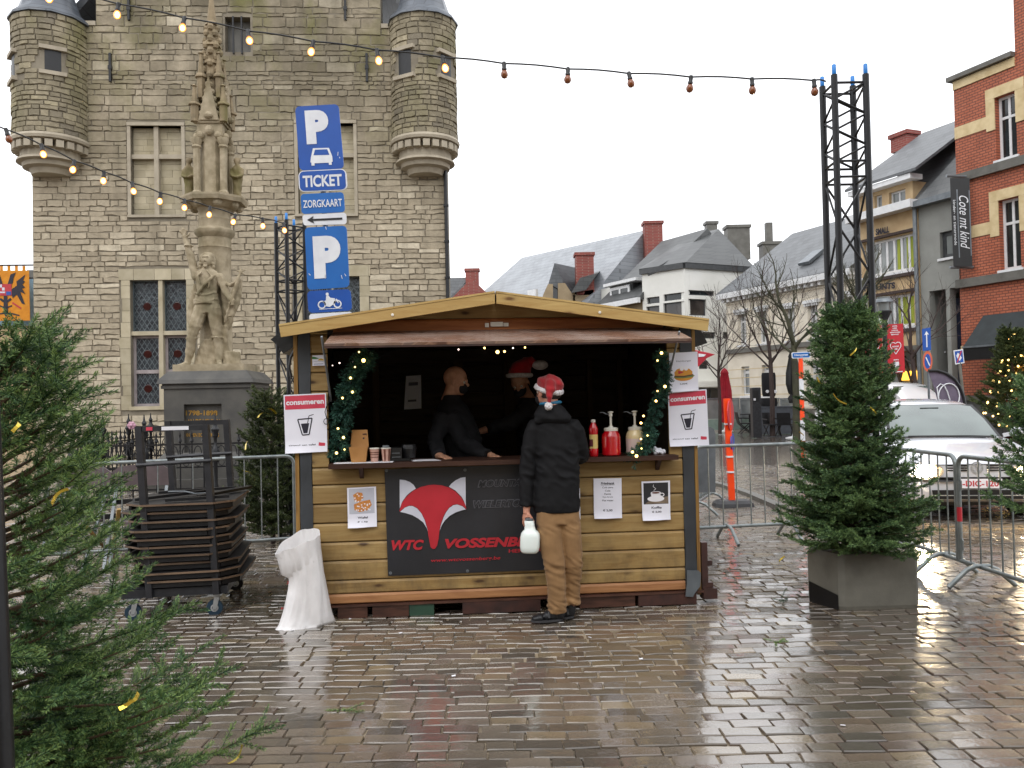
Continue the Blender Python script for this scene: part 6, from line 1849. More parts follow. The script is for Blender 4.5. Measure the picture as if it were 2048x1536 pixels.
fs_ = [(i*24 + j,i*24 + (j + 1) % 24,(i + 1)*24 + (j + 1) % 24,(i + 1)*24 + j) for i in range(len(prof) - 1) for j in range(24)] + [tuple(range(24))[::-1],tuple(range((len(prof) - 1)*24,len(prof)*24))]
b.add(V,fs_); b.build('jug_body',M['milky'],jug,True,50)
b = MB(); b.tube([pp(1051,1036,0.06),pp(1058,1034,0.06),pp(1064,1040,0.06),pp(1070,1056,0.06),pp(1071,1061,0.06)],[0.011,0.012,0.012,0.013,0.013],8); b.build('handle',M['plastic_k'],jug,True)
b = MB(); b.lathe([(0.031,0.136),(0.031,0.15),(0.024,0.153)],18,jc + jx*-0.012,jz); b.build('lid',M['zinc'],jug,True,40)

# ---- the bald vendor in profile behind the counter
def vd(px,py,depth):
    x,z = FS.pix(px,py,depth); return FS.pt(x,z,depth)
dv = -0.66
v1 = thing('person','bald vendor in black mask and navy top leaning behind the counter','person',FS.pt(FS.pix(930,900,dv)[0],0.14,dv))
f1,u1 = Vector((0.97,-0.1,-0.16)),Vector((0.12,0,1))
b = MB(); PV = add_head(b,vd(912,762,dv),f1,u1,1.03,0.13)
S1,S2 = vd(905,812,dv),vd(925,920,dv - 0.05)
b.tube([PV(-0.04,0,-0.16),S1,S2],[0.06,0.08,0.09],12)
h1 = vd(984,912,-0.26)
add_hand(b,h1,Vector((0.5,-0.6,-0.1)),Vector((0,0,1)),1,0.35)
h2_ = vd(880,912,-0.2); add_hand(b,h2_,Vector((0.6,-0.7,-0.1)),Vector((0,0,1)),-1,0.35)
b.tube([vd(905,830,dv + 0.1),vd(930,880,dv + 0.16),h1],[0.036,0.03,0.026],10); b.tube([vd(890,830,dv + 0.12),vd(876,880,dv + 0.2),h2_],[0.036,0.03,0.026],10)
for e in (-0.1,0.1): b.tube([S2 + FS.ex*e,FS.pt(FS.pix(925,900,dv)[0] + e,0.18,dv)],[0.1,0.06],10)
fused('body',b,M['skin_pale'],v1,0.007,3); eyes(PV,f1,v1)
b = MB(); b.loft([(vd(x,y,dv),FS.ex,FS.n,rx*0.0041,ry*0.0041) for x,y,rx,ry in ((930,990,42,34),(930,930,42,36),(922,880,42,38),(910,835,38,42),(905,812,30,36),(903,800,20,22),(903,790,16.5,17.5))],20)
b.tube([vd(900,830,dv + 0.15),vd(925,885,dv + 0.2),vd(975,910,-0.265)],[0.075,0.065,0.05],12); b.tube([vd(886,830,dv + 0.15),vd(870,885,dv + 0.22),vd(879,911,-0.215)],[0.075,0.062,0.05],12)
for e in (-0.1,0.1): b.tube([S2 + FS.ex*e,FS.pt(FS.pix(925,900,dv)[0] + e,0.2,dv)],[0.12,0.08],12)
fused('clothes',b,M['navy'],v1,0.011,5,0.5,folds([(1.2,0.3,0.006)],0.006))
b = MB(); oell(b,PV(0.058,0,-0.052),f1.normalized(),f1.cross(u1).normalized(),u1.normalized(),0.052,0.06,0.05); b.build('face_mask',M['mask'],v1,True)
b = MB(); b.tube([PV(-0.005,-0.086,0.012),PV(0.03,-0.08,-0.01),PV(0.06,-0.062,-0.03)],0.0022,5); b.tube([PV(-0.005,-0.086,-0.03),PV(0.03,-0.078,-0.06),PV(0.05,-0.066,-0.08)],0.0022,5); tag(b.build('mask_loop',M['mask'],v1),kind='stuff')
# ---- the second vendor, santa hat, arm stretched across
dw = -1.15
v2 = thing('person','masked vendor in santa hat inside the stall stretching out one dark sleeve','person',FS.pt(FS.pix(1060,900,dw)[0],0.14,dw))
f2,u2 = Vector((-0.25,-0.85,-0.45)),Vector((-0.1,0.2,1))
b = MB(); P2 = add_head(b,vd(1040,766,dw),f2,u2,1.0,0.12)
b.tube([P2(-0.04,0,-0.15),vd(1075,830,dw),vd(1075,930,dw)],[0.06,0.08,0.09],12)
h3 = vd(962,862,dw + 0.2); add_hand(b,h3,Vector((-1,0.1,-0.3)),Vector((0,-0.2,1)),1,0.4)
b.tube([vd(1060,815,dw + 0.05),vd(1020,845,dw + 0.15),h3],[0.055,0.045,0.03],10)
for e in (-0.1,0.1): b.tube([vd(1075,930,dw) + FS.ex*e,FS.pt(FS.pix(1075,900,dw)[0] + e,0.18,dw)],[0.1,0.06],10)
h4 = vd(1105,900,dw + 0.15); add_hand(b,h4,Vector((0,-0.2,-1)),Vector((1,0,0)),1,0.5); b.tube([vd(1095,825,dw),vd(1108,865,dw + 0.05),h4],[0.036,0.03,0.026],10)
fused('body',b,M['skin_pale'],v2,0.008,3); eyes(P2,f2,v2)
b = MB(); b.loft([(vd(x,y,dw),FS.ex,FS.n,rx*0.0045,ry*0.0045) for x,y,rx,ry in ((1080,990,40,32),(1080,930,40,32),(1078,870,42,32),(1074,830,40,32),(1066,808,30,28),(1056,796,20,20))],20)
b.tube([vd(1066,815,dw + 0.05),vd(1024,845,dw + 0.16),vd(975,858,dw + 0.2)],[0.085,0.068,0.05],12); b.tube([vd(1098,825,dw),vd(1110,865,dw + 0.05),vd(1106,892,dw + 0.13)],[0.08,0.065,0.05],12)
for e in (-0.1,0.1): b.tube([vd(1075,930,dw) + FS.ex*e,FS.pt(FS.pix(1075,900,dw)[0] + e,0.2,dw)],[0.12,0.08],12)
fused('clothes',b,M['mask'],v2,0.012,5,0.5,folds([(1.3,0.3,0.006)],0.006))
b = MB(); oell(b,P2(0.066,0,-0.05),f2.normalized(),f2.cross(u2).normalized(),u2.normalized(),0.055,0.062,0.05); b.build('face_mask',M['mask'],v2,True)
hx = FS.ex; b = MB(); cb = vd(1039,751,dw + 0.02)
b.tube([cb + hx*(0.105*math.cos(t)) + FS.n*(0.1*math.sin(t)) for t in [2*PI*k/24 for k in range(24)]],0.02,8,False,True); hat2 = b.build('santa_hat',M['fur'],v2,True)
b = MB(); b.loft([(vd(x,y,dw + 0.02),hx,FS.n,rx*0.0045,ry*0.0045) for x,y,rx,ry in ((1039,750,23,22),(1040,738,22.5,21),(1044,726,19,18),(1050,719,12,12))],20); b.tube([vd(1048,726,dw + 0.02),vd(1062,722,dw + 0.03),vd(1075,732,dw + 0.05)],[0.055,0.045,0.03],10)
fused('hat_crown',b,M['hat_red'],hat2,0.008,3)
b = MB(); b.ball(vd(1080,730,dw + 0.06),0.075,0.06,0.045,14,10); fused('bobble',b,M['fur'],hat2,0.008,1)

# ================================================================== white refuse bag
db = gnd(615,1247).y
FBG = Frame((0,db,0),(1,0,0))
bag = thing('refuse_bag','open white plastic refuse bag standing against the left of the stall','bag',gnd(615,1247))
rows = [(1087,554,643,1.0),(1095,555,644,0.9),(1106,562,645,0.7),(1118,569,647,0.45),(1130,575,649,0.2),(1143,580,651,0.05),(1158,582,654,0),(1175,580,657,0),(1192,577,660,0),(1208,573,663,0),(1224,569,666,0),(1236,566,669,0),(1246,563,670,0),(1252,562,668,0),(1256,566,660,0)]
V = []; n = 72
for i,(py,l,r,tilt_) in enumerate(rows):
    c = FBG.pix((l + r)/2,py); hw_ = (FBG.pix(r,py)[0] - FBG.pix(l,py)[0])/2
    for k in range(n):
        t = 2*PI*k/n
        n1 = _mn.noise((math.cos(t)*2.2 + 5,math.sin(t)*2.2,i*0.16)); n2 = _mn.noise((math.cos(t)*5 + i*0.25,math.sin(t)*5,i*0.33 + 9))
        f_ = 1 + 0.22*(0.3 - abs(n1)) + 0.22*(0.22 - abs(n2)) + (0.03*math.sin(11*t + 0.4*i) if i < 5 else 0)
        ex_ = abs(math.cos(t)) > 0.93
        dep = min(0.125,hw_*0.62)
        low = max(0,(i - 6)/8) ** 1.5; zz0 = c[1] if i < 9 else c[1]*(1 - 0.55*low)
        zz1 = zz0 + tilt_*(0.062*math.cos(t) + (-0.085*math.sin(t) if math.sin(t) < 0 else 0)) + (0.005*math.sin(7*t) if i < 2 else 0)
        V.append(FBG.pt(c[0] + math.cos(t)*hw_*(1 if ex_ else min(f_,1.02)),0.004 if i > 12 else max(0.006,zz1),math.sin(t)*dep*f_ + 0.05 - math.cos(t)*0.10*low))
b = MB(); kk = len(rows)
b.add(V,[(i*n + k,i*n + (k + 1) % n,(i + 1)*n + (k + 1) % n,(i + 1)*n + k) for i in range(kk - 1) for k in range(n)] + [tuple(range((kk - 1)*n,kk*n))])
Vi = []
for j,(s_,dz) in enumerate(((0.985,0.0),(0.95,-0.06),(0.9,-0.16),(0.4,-0.25))):
    c = sum((Vector(v) for v in V[0:n]),Vector())/n
    for v in V[0:n]: Vi.append(c + (Vector(v) - c)*s_ + Vector((0.012*j,0,dz)))
b.add(Vi,[(i*n + (k + 1) % n,i*n + k,(i + 1)*n + k,(i + 1)*n + (k + 1) % n) for i in range(3) for k in range(n)])
b.add(V[0:n] + Vi[0:n],[(k,(k + 1) % n,(k + 1) % n + n,k + n) for k in range(n)])
bo = b.build('film',M['bag'],bag,True,80)
b = MB(); p = FBG.pt(*FBG.pix(577,1126),0.02); b.prism([p,p + Vector((0.018,0,0)),p + Vector((0.022,0,-0.055)),p + Vector((0.004,0,-0.06))],(0,0.01,0)); b.build('handle_strip',M['bag'],bag)
for px,py,s_ in ((581,1163,0.016),(568,1214,0.010)):
    p = FBG.pt(*FBG.pix(px,py),0.045); b = MB()
    for a_ in (0.5,2.2,3.6): b.bar(p,p + Vector((math.cos(a_)*s_,0,math.sin(a_)*s_)),0.008,0.004)
    b.build('red_mark',M['fox_red'],bag)

# ================================================================== trolley with folding tables
c0,c1 = gnd(267,1241),gnd(430,1231)
cx = (c1 - c0); cx.z = 0; cx.normalize(); cy = Vector((-cx.y,cx.x,0)); CW = (c1 - c0).length
CD = 0.86
org = c0.copy(); org.z = 0
Lc = lambda x,y,z: org + cx*x + cy*y + Vector((-0.055*max(0,z - 0.2),0,z))
cart = thing('table_trolley','black steel trolley on castors loaded with folded tables','trolley',Lc(CW/2,CD/2,0))
def cbar(nm,a,c,w,h=None): 
    b = MB(); b.bar(a,c,w,h); return b.build(nm,M['cartblack'],cart)
for y in (0.0,CD):
    cbar('deck_rail',Lc(-0.08,y,0.2),Lc(CW + 0.1,y,0.2),0.05,0.06)
for x in (-0.05,CW + 0.07): cbar('deck_rail',Lc(x,0.03,0.2),Lc(x,CD - 0.03,0.2),0.05,0.06)
b = MB(); V = [Lc(-0.06,0.0,0.233),Lc(CW + 0.08,0,0.233),Lc(CW + 0.08,CD,0.233),Lc(-0.06,CD,0.233)]; b.prism(V,(0,0,0.004)); b.build('deck',M['cartblack'],cart)
xp0,xp1 = 0.13,0.61
for y,zt in ((-0.035,1.46),(CD + 0.035,1.48)):
    for x in (xp0,xp1): cbar('post',Lc(x,y,0.17),Lc(x,y,zt),0.048)
    cbar('top_rail',Lc(xp0 + 0.025,y,zt - 0.02),Lc(xp1 - 0.025,y,zt - 0.02),0.04,0.04)
    b = MB(); b.tube([Lc(xp0 - 0.03,y - 0.03,1.17),Lc(xp1 + 0.03,y - 0.03,1.19)],0.015,8); b.build('cross_rail',M['cartblack'],cart)
o = C.objects.get('top_rail')
b = MB(); b.obox(Lc(xp0,-0.057,1.44),cx,cy,(0,0,1),(0.165,-0.002,-0.014),(0.36,0.0,0.014)); b.build('sticker',M['paper_w'],cart)
b = MB(); b.obox(Lc(xp0,-0.057,1.44),cx,cy,(0,0,1),(0.055,-0.002,-0.013),(0.1,0.0,0.013)); b.build('sticker',M['red_print'],cart)
def caster(x,y,blue):
    p = Lc(x,y,0); mt = M['caster_blue'] if blue else M['tyre']
    b = MB(); r = 0.062; b.lathe([(r*0.72,-0.018),(r*0.95,-0.017),(r,-0.008),(r,0.008),(r*0.95,0.017),(r*0.72,0.018)],24,p + Vector((0,0,r)),cy); w = b.build('castor',mt,cart,True,40)
    b = MB(); b.lathe([(r*0.72,-0.015),(r*0.3,-0.02),(r*0.3,0.02),(r*0.72,0.015)],18,p + Vector((0,0,r)),cy); b.build('hub',M['zinc_bright'],w,True,40)
    b = MB()
    for e in (-1,1): b.prism([p + cy*(0.026*e) + Vector((0,0,r)) + cx*a_ + Vector((0,0,c_)) for a_,c_ in ((-0.014,-0.012),(0.014,-0.012),(0.04,0.085),(0.0,0.095))],cy*0.004)
    b.obox(p,cx,cy,(0,0,1),(-0.045,-0.04,0.158),(0.055,0.04,0.168)); b.prism([p + Vector((0,0,0.145)) - cx*0.10 - cy*0.02,p + Vector((0,0,0.15)) + cx*0.0 - cy*0.025,p + Vector((0,0,0.15)) + cx*0.0 + cy*0.025,p + Vector((0,0,0.145)) - cx*0.10 + cy*0.02],(0,0,0.006))
    tag(b.build('fork',M['zinc_bright'],w),kind='stuff')
caster(0.0,0.0,True); caster(CW,0.0,True); caster(CW + 0.02,CD,False); caster(0.02,CD,False)
TW,TD = 0.80,1.0
ords = ['lowest','second lowest','third from the bottom','fourth from the bottom','fifth from the bottom','sixth from the bottom','fourth from the top','third from the top','second from the top','topmost']
for k in range(10):
    z = 0.242 + k*0.064
    ja,jb,jr_ = R.uniform(-0.04,0.05),R.uniform(-0.03,0.03),R.uniform(-0.03,0.03)
    ct = Lc(CW/2 + 0.05 + ja,CD/2 + jb,z); ax = (cx*math.cos(jr_) + cy*math.sin(jr_)); ay = Vector((-ax.y,ax.x,0)); U = Vector((0,0,1))
    t = thing('folding_table',f'folded table with wet brown board edge, {ords[k]} in the trolley stack','folding table',ct,0,'folded tables stacked on the trolley')
    up_side = 0.04
    def q(x,y,zz): return ct + ax*x + ay*y + U*zz
    b = MB(); hx_,hy_,c_ = TW/2,TD/2,0.14
    b.prism([q(-hx_ + c_,-hy_,up_side),q(hx_ - c_,-hy_,up_side),q(hx_,-hy_ + c_,up_side),q(hx_,hy_ - c_,up_side),q(hx_ - c_,hy_,up_side),q(-hx_ + c_,hy_,up_side),q(-hx_,hy_ - c_,up_side),q(-hx_,-hy_ + c_,up_side)],(0,0,0.015)); b.m[0] = b.m[1] = 1; b.build('table_top',[M['table_edge'],M['darkfold']],t)
    for (xa,ya),(xb,yb) in (((-hx_ + c_,-hy_ + 0.03),(hx_ - c_,-hy_ + 0.03)),((hx_ - c_,-hy_ + 0.03),(hx_ - 0.03,-hy_ + c_)),((hx_ - 0.03,-hy_ + c_),(hx_ - 0.03,hy_ - c_)),((-hx_ + 0.03,-hy_ + c_),(-hx_ + 0.03,hy_ - c_))):
        b = MB(); b.bar(q(xa,ya,0.018),q(xb,yb,0.018),0.02,0.034); b.build('apron',M['darkfold'],t)
    for x in (-0.27,0.27):
        b = MB(); b.tube([q(x,-hy_ + 0.12,0.02),q(x,hy_ - 0.12,0.02)],0.016,6); b.build('folded_leg',M['darkfold'],t)
    b = MB(); b.obox(q(0.1*(-1) ** k,-hy_ + 0.05,0.02),ax,ay,U,(-0.16,-0.02,-0.018),(0.1,0.0,0.018)); b.build('hinge_block',M['plastic_k'],t)
    if k == 9:
        for (x0,y0,x1,y1) in ((-0.36,-0.3,0.1,0.1),(-0.1,-0.42,0.36,-0.38),(0.05,-0.3,0.36,0.25),(-0.3,0.2,0.3,0.3),(0.1,-0.25,0.42,0.3)):
            b = MB(); b.bar(q(x0,y0,0.075),q(x1,y1,0.085),0.04,0.022); b.build('folded_leg',M['darkfold'],t)
        b = MB(); b.tube([q(-0.2,0.1,0.09),q(-0.05,-0.02,0.1),q(0.05,-0.1,0.085),q(0.18,-0.12,0.09)],0.005,5); b.build('cord',M['zinc'],t)
# folding chairs left of the trolley
def fchair(px,py,d,rz,label):
    p = gnd(px,py) if d is None else Vector(at(px,py,d)); p.z = 0
    t = thing('folding_chair',label,'chair',p,rz,'chairs left of the trolley',local=True)
    b = MB(); V = []
    pts = [(-0.3,0.78),(-0.3,0.93),(-0.22,0.985),(-0.1,1.0),(0.1,1.0),(0.22,0.985),(0.3,0.93),(0.3,0.78)]
    b.prism([(x,0,z) for x,z in pts],(0,0.02,0)); b.build('backrest',mat_chair,t)
    for z,dy in ((0.62,0.0),(0.48,-0.03)):
        b = MB(); b.box(-0.3,0.3,dy - 0.02,dy + 0.01,z - 0.025,z + 0.025); b.build('slat',M['darkfold'],t)
    b = MB(); b.box(-0.24,0.24,-0.42,-0.05,0.43,0.455); b.build('seat',mat_chair,t)
    for e in (-1,1):
        b = MB(); b.bar((0.25*e,0.03,0.8),(0.25*e,-0.42,0.0),0.03,0.02); b.build('leg',M['zinc'],t)
        b = MB(); b.bar((0.27*e,-0.4,0.44),(0.27*e,0.12,0.0),0.03,0.02); b.build('leg',M['wood_trim'] if e > 0 else M['zinc'],t)
    return t
mat_chair = mat('grey_brown_seat','#6A5E60','#5A4F52',rough=0.5)
fchair(285,1120,None,0.15,'grey-brown folding chair with rounded back just behind the trolley')
fchair(170,1125,None,-0.1,'grey-brown folding chair half hidden by the spruce branches')
b = MB(); p0,p1 = at(238,1018,8.1),gnd(222,1130); 
t = thing('wooden_stake','pale orange wooden stake leaning by the folding chairs','stake',p1); b.bar(p1,p0,0.035,0.02); b.build('stake',M['wood_fascia'],t)

# ================================================================== crowd barriers
def barrier(p0,p1,label,sp=0.16,top=1.05,bot=0.17,feet=(0.25,0.75),hooks=True,group='galvanised crowd barriers',tape=None):
    p0,p1 = Vector(p0),Vector(p1); p0.z = p1.z = 0
    L = (p1 - p0).length; rz = math.atan2(p1.y - p0.y,p1.x - p0.x)
    t = thing('crowd_barrier',label,'barrier',p0,rz,group,local=True)
    r = 0.09; pts = []
    for cx_,cz_,a0 in ((r,bot,None),): pass
    arc = lambda ox,oz,a,e: [(ox + r*math.cos(math.radians(a + (e - a)*k/5)),0,oz + r*math.sin(math.radians(a + (e - a)*k/5))) for k in range(6)]
    pts = [(0,0,bot)] + arc(r,top - r,180,90) + arc(L - r,top - r,90,0) + [(L,0,bot)]
    b = MB(); b.tube(pts,0.019,10); b.tube([(0,0,bot),(L,0,bot)],0.019,10); b.build('frame',M['steel_wet'],t,True,50)
    bm_ = MB(); bm_.tube([(0,0,bot),(0,0,top)],0.0075,6); bme = bm_.mesh('bar',M['steel_wet'],True,50)
    n = int(L/sp)
    for k in range(1,n): o = link('bar',bme,t); o.location = (L*k/n,0,0)
    for f_ in feet:
        b = MB(); x = L*f_; h = 0.28
        b.tube([(x,-h,0.015),(x,-h*0.45,bot - 0.02),(x,-h*0.2,bot + 0.01),(x,h*0.2,bot + 0.01),(x,h*0.45,bot - 0.02),(x,h,0.015)],0.019,10); b.build('foot',M['steel_wet'],t,True,60)
    if hooks:
        for z in (0.35,0.85):
            b = MB(); b.tube([(L,0,z),(L + 0.07,0,z + 0.0),(L + 0.075,0,z - 0.01),(L + 0.075,0,z - 0.09)],0.007,6); b.build('hook',M['steel_wet'],t)
    if tape:
        b = MB(); b.lathe([(0.0205,tape[0]),(0.0205,tape[1])],12,(0,0,0)); b.build('red_tape',M['fox_red'],t)
    return t
gb = lambda px,py: EYE + ray(px,py)*((0.17 - 1.6)/ray(px,py).z)
barrier(gb(96,1109),gb(590,1076),'crowd barrier behind the table trolley')
barrier(gb(1391,1056),gb(1640,1044),'crowd barrier between the stall and the potted tree')
barrier(gb(1700,1046),gb(1917,1119),'crowd barrier slanting from behind the tree to the corner post',0.135,feet=(0.3,0.9))
E3 = gb(1922,1121); barrier(E3,Vector((E3.x + 0.12,E3.y - 2.35,0)),'crowd barrier with red tape running out along the right',0.135,feet=(0.12,0.85),tape=(0.5,0.62))
barrier(gb(1384,1012),gb(1424,985),'short end of a barrier standing beyond the stall corner',0.12,feet=(0.2,0.9),hooks=True)
# grey panel beside it
t = thing('metal_sheet','grey rounded metal panel standing behind the stall corner','panel',at(1405,985,9.6))
FG = Frame((0,9.9,0),(1,0,0)); b = MB(); P = [FG.pt(*FG.pix(px,py)) for px,py in ((1396,985),(1431,985),(1431,868),(1428,858),(1421,854),(1396,854))]; b.prism(P,(0,0.03,0)); b.build('panel',M['signgrey'],t)

# ================================================================== parking sign post
YS = 8.6
FSG = Frame((0,YS,0),(1,0,0))
post = thing('parking_sign_post','leaning pole stacked with blue parking signs behind the stall roof','sign post',FSG.pt(FSG.pix(690,1000)[0],0))
b = MB(); bt_ = FSG.pix(634,215); bb = FSG.pix(660,640); dxz = (bb[0] - bt_[0])/(bb[1] - bt_[1])
b.tube([FSG.pt(bt_[0],bt_[1] + 0.02,-0.05),FSG.pt(bt_[0] - bt_[1]*dxz,0,-0.05)],0.03,12); b.build('pole',M['signgrey'],post,True)
def plate(c,m,rim=None,ru=0.08,rv=0.06):
    q = Quad(FSG,*c); o_ = rrect(0,0,1,1,ru,rv)
    b = MB(); b.prism([q.pt(u,v,-0.012) for u,v in o_],FSG.n*0.01); s_ = b.build('sign',M['sign_white'] if rim else M[m],post)
    if rim:
        b = MB(); b.poly([q.pt(u,v,0.001) for u,v in rrect(rim,rim*1.5,1 - rim,1 - rim*1.5,ru*0.8,rv*0.8)]); b.build('sign_face',M[m],s_)
    return q,s_
q,s_ = plate(((590,213),(677,208),(688,337),(599,341)),'sign_blue',None,0.1,0.07)
b = MB(); q.text(b,'P',0.21,0.075,0.735,0.6,0.003,bold=0.075); b.build('lettering',M['sign_white'],s_)
b = MB(); q.shape(b,[(0.28,0.8),(0.34,0.665),(0.70,0.67),(0.76,0.805),(0.76,0.885),(0.735,0.895),(0.735,0.935),(0.67,0.935),(0.67,0.9),(0.35,0.9),(0.35,0.935),(0.28,0.935),(0.28,0.89),(0.26,0.88)],0.003); b.build('car_symbol',M['sign_white'],s_)
b = MB(); q.shape(b,[(0.34,0.775),(0.385,0.69),(0.66,0.692),(0.70,0.78)],0.0045); b.build('windscreen_symbol',M['sign_blue'],s_)
b = MB(); q.line(b,[(0.9,0.74),(0.885,0.8)],0.012,0.003); q.line(b,[(0.92,0.82),(0.93,0.84)],0.012,0.003); tag(b.build('scratch',M['sign_white'],s_),kind='stuff')
q,s_ = plate(((596,342),(692,337),(695,380),(598,384)),'sign_blue',0.025,0.12,0.25)
b = MB(); q.text(b,'TICKET',0.09,0.24,0.90,0.80,0.004,bold=0.03); b.build('lettering',M['sign_white'],s_)
q,s_ = plate(((601,388),(687,384),(690,424),(603,428)),'sign_blue2',None,0.08,0.18)
b = MB(); q.text(b,'ZORGKAART',0.05,0.33,0.95,0.71,0.004,bold=0.015); b.build('lettering',M['sign_white'],s_)
q,s_ = plate(((604,430),(692,425),(693,448),(607,451)),'sign_white',None,0.06,0.25)
b = MB(); q.shape(b,[(0.1,0.5),(0.26,0.15),(0.23,0.42),(0.91,0.42),(0.91,0.6),(0.23,0.6),(0.26,0.86)],0.003); b.build('arrow',M['sign_black'],s_)
q,s_ = plate(((609,455),(693,451),(699,574),(615,580)),'sign_blue2',None,0.1,0.07)
b = MB(); q.text(b,'P',0.18,0.15,0.83,0.83,0.003,bold=0.075); b.build('lettering',M['sign_white'],s_)
b = MB()
for pts in (((0.05,0.74),(0.09,0.77)),((0.9,0.78),(0.93,0.82)),((0.45,0.78),(0.43,0.84)),((0.82,0.8),(0.84,0.86)),((0.5,0.0),(0.52,0.05))): q.line(b,pts,0.012,0.003)
tag(b.build('scratch',M['sign_white'],s_),kind='stuff')
q,s_ = plate(((614,582),(701,578),(704,621),(617,626)),'sign_blue',None,0.1,0.18)
b = MB(); as_ = 2.0
for cu in (0.32,0.68): q.ring(b,cu,0.66,0.095,0.19,0.03,0.003,18,0.06)
q.line(b,[(0.25,0.86),(0.78,0.86)],0.012,0.003,as_); q.shape(b,[(0.34,0.52),(0.5,0.42),(0.66,0.46),(0.62,0.62),(0.5,0.78),(0.42,0.74)],0.003)
q.shape(b,[(0.42,0.46),(0.43,0.28),(0.48,0.24),(0.53,0.36),(0.63,0.4),(0.63,0.44),(0.52,0.44),(0.5,0.56),(0.44,0.56)],0.0034); q.ell(b,0.46,0.19,0.035,0.075,0.0034); q.line(b,[(0.66,0.42),(0.7,0.62)],0.02,0.0034,as_)
b.build('motorcycle_symbol',M['sign_white'],s_)
q,s_ = plate(((618,628),(704,623),(706,652),(620,657)),'sign_white',None,0.06,0.22)
b = MB(); q.shape(b,[(0.1,0.42),(0.75,0.42),(0.72,0.2),(0.9,0.5),(0.72,0.8),(0.75,0.58),(0.1,0.58)],0.003); b.build('arrow',M['sign_black'],s_)

# ================================================================== lattice trusses and festoon lights
def truss(label,o,z1,s,rot,lean=(0,0),segs=((0,2.0),(2.0,4.1))):
    t = thing('truss_tower',label,'truss',o,0,'black truss towers carrying the festoon lights')
    ca,sa = math.cos(rot),math.sin(rot); cs = []
    for a,c in ((-1,-1),(1,-1),(1,1),(-1,1)):
        cs.append(Vector((ca*a - sa*c,sa*a + ca*c,0))*(s/2))
    P = lambda k,z: Vector(o) + cs[k % 4] + Vector((lean[0]*z,lean[1]*z,z))
    for k in range(4):
        b = MB(); b.tube([P(k,0),P(k,z1)],0.025,12); b.build('chord',M['blackmetal'],t,True,50)
        b = MB(); b.lathe([(0.012,0),(0.017,0.01),(0.016,0.075),(0.01,0.08)],10,P(k,z1)); b.build('end_cap',M['blue_cap'],t,True,50)
    for z0,z2 in segs:
        z2 = min(z2,z1); n = 5; L = z2 - z0 - 0.12
        for k in range(4):
            b = MB()
            for i in range(n):
                a,c = z0 + 0.06 + L*i/n,z0 + 0.06 + L*(i + 1)/n
                m = (i + k) % 2; b.tube([P(k + m,a),P(k + 1 - m,c)],0.009,6,False)
            for zz in (z0 + 0.06,z2 - 0.06): b.tube([P(k,zz),P(k + 1,zz)],0.010,6,False)
            b.build('bracing',M['blackmetal'],t,True,60)
    return t,P
zt = lambda px,py,d: at(px,py,d).z
tr1,TP1 = truss('tall black truss tower rising behind the potted tree',Vector((at(1705,600,6.37).x - 0.02,6.37,0)),zt(1703,154,6.3),0.239,0.0,segs=((0.0,1.3),(1.3,3.3),(3.3,4.6)))
o2 = at(587,650,9.8); tr2,TP2 = truss('black truss tower behind the left end of the stall',Vector((o2.x - 0.02,9.8,0)),zt(573,446,9.8),0.239,PI/4,segs=((0.0,1.0),(1.0,3.0),(3.0,5.0)))
def festoon(label,pts,lit,d0,d1,drop=0.055,k=1.05):
    """pts: pixel points of the lamps, depth from d0 at the first to d1 at the last"""
    t = thing('festoon_lights',label,'string lights',at(*pts[0],d0),0,'festoon light strings')
    n = len(pts); W3 = []
    for i,(px,py) in enumerate(pts): W3.append(at(px,py,d0 + (d1 - d0)*i/(n - 1)))
    fine = []
    for i in range(n - 1):
        for j in range(4):
            f_ = j/4; fine.append(W3[i].lerp(W3[i + 1],f_) + Vector((0,0,0.010*math.sin(f_*PI))))
    fine.append(W3[-1]); fine = [fine[0] + (fine[0] - fine[4])] + fine
    b = MB(); b.tube(fine,0.0065,6); b.build('cable',M['plastic_k'],t)
    hb_ = MB(); hb_.lathe([(0.012,0.012),(0.017,0.0),(0.015,-0.03),(0.019,-0.034),(0.019,-0.048)],10); hm = hb_.mesh('lamp_holder',M['plastic_k'],True,50)
    bb_ = MB(); bb_.lathe([(0.012,-0.048),(0.02,-0.058),(0.027,-0.075),(0.027,-0.088),(0.019,-0.104),(0.004,-0.111)],12)
    bml = bb_.mesh('bulb',M['festoon'],True); bmo = bb_.mesh('bulb',M['lampoff'],True)
    for i,p in enumerate(W3[:-1] if len(lit) < n else W3):
        o = link('lamp_holder',hm,t); o.matrix_parent_inverse = Matrix.Identity(4); o.location = p - t.location; o.rotation_euler = (R.uniform(-0.2,0.2),R.uniform(-0.25,0.25),0); o.scale = (k,k,k)
        bl = link('bulb',bml if lit[i] else bmo,o); bl.matrix_parent_inverse = Matrix.Identity(4)
    return W3
festoon('upper string of festoon bulbs crossing from the hall to the right truss',[(-20,-40),(103,-22),(237,8),(369,36),(496,62),(627,83),(754,100),(885,115),(1008,127),(1136,138),(1258,147),(1382,154),(1504,158),(1628,161),(1652,163)],[1]*8 + [0]*6,6.6,6.25)
festoon('lower string of festoon bulbs sagging towards the left truss',[(-60,236),(12,259),(83,290),(149,322),(208,344),(264,366),(321,386),(369,400),(420,414),(471,430),(525,437),(567,447),(576,450)],[1,0] + [1]*10,6.8,9.7)

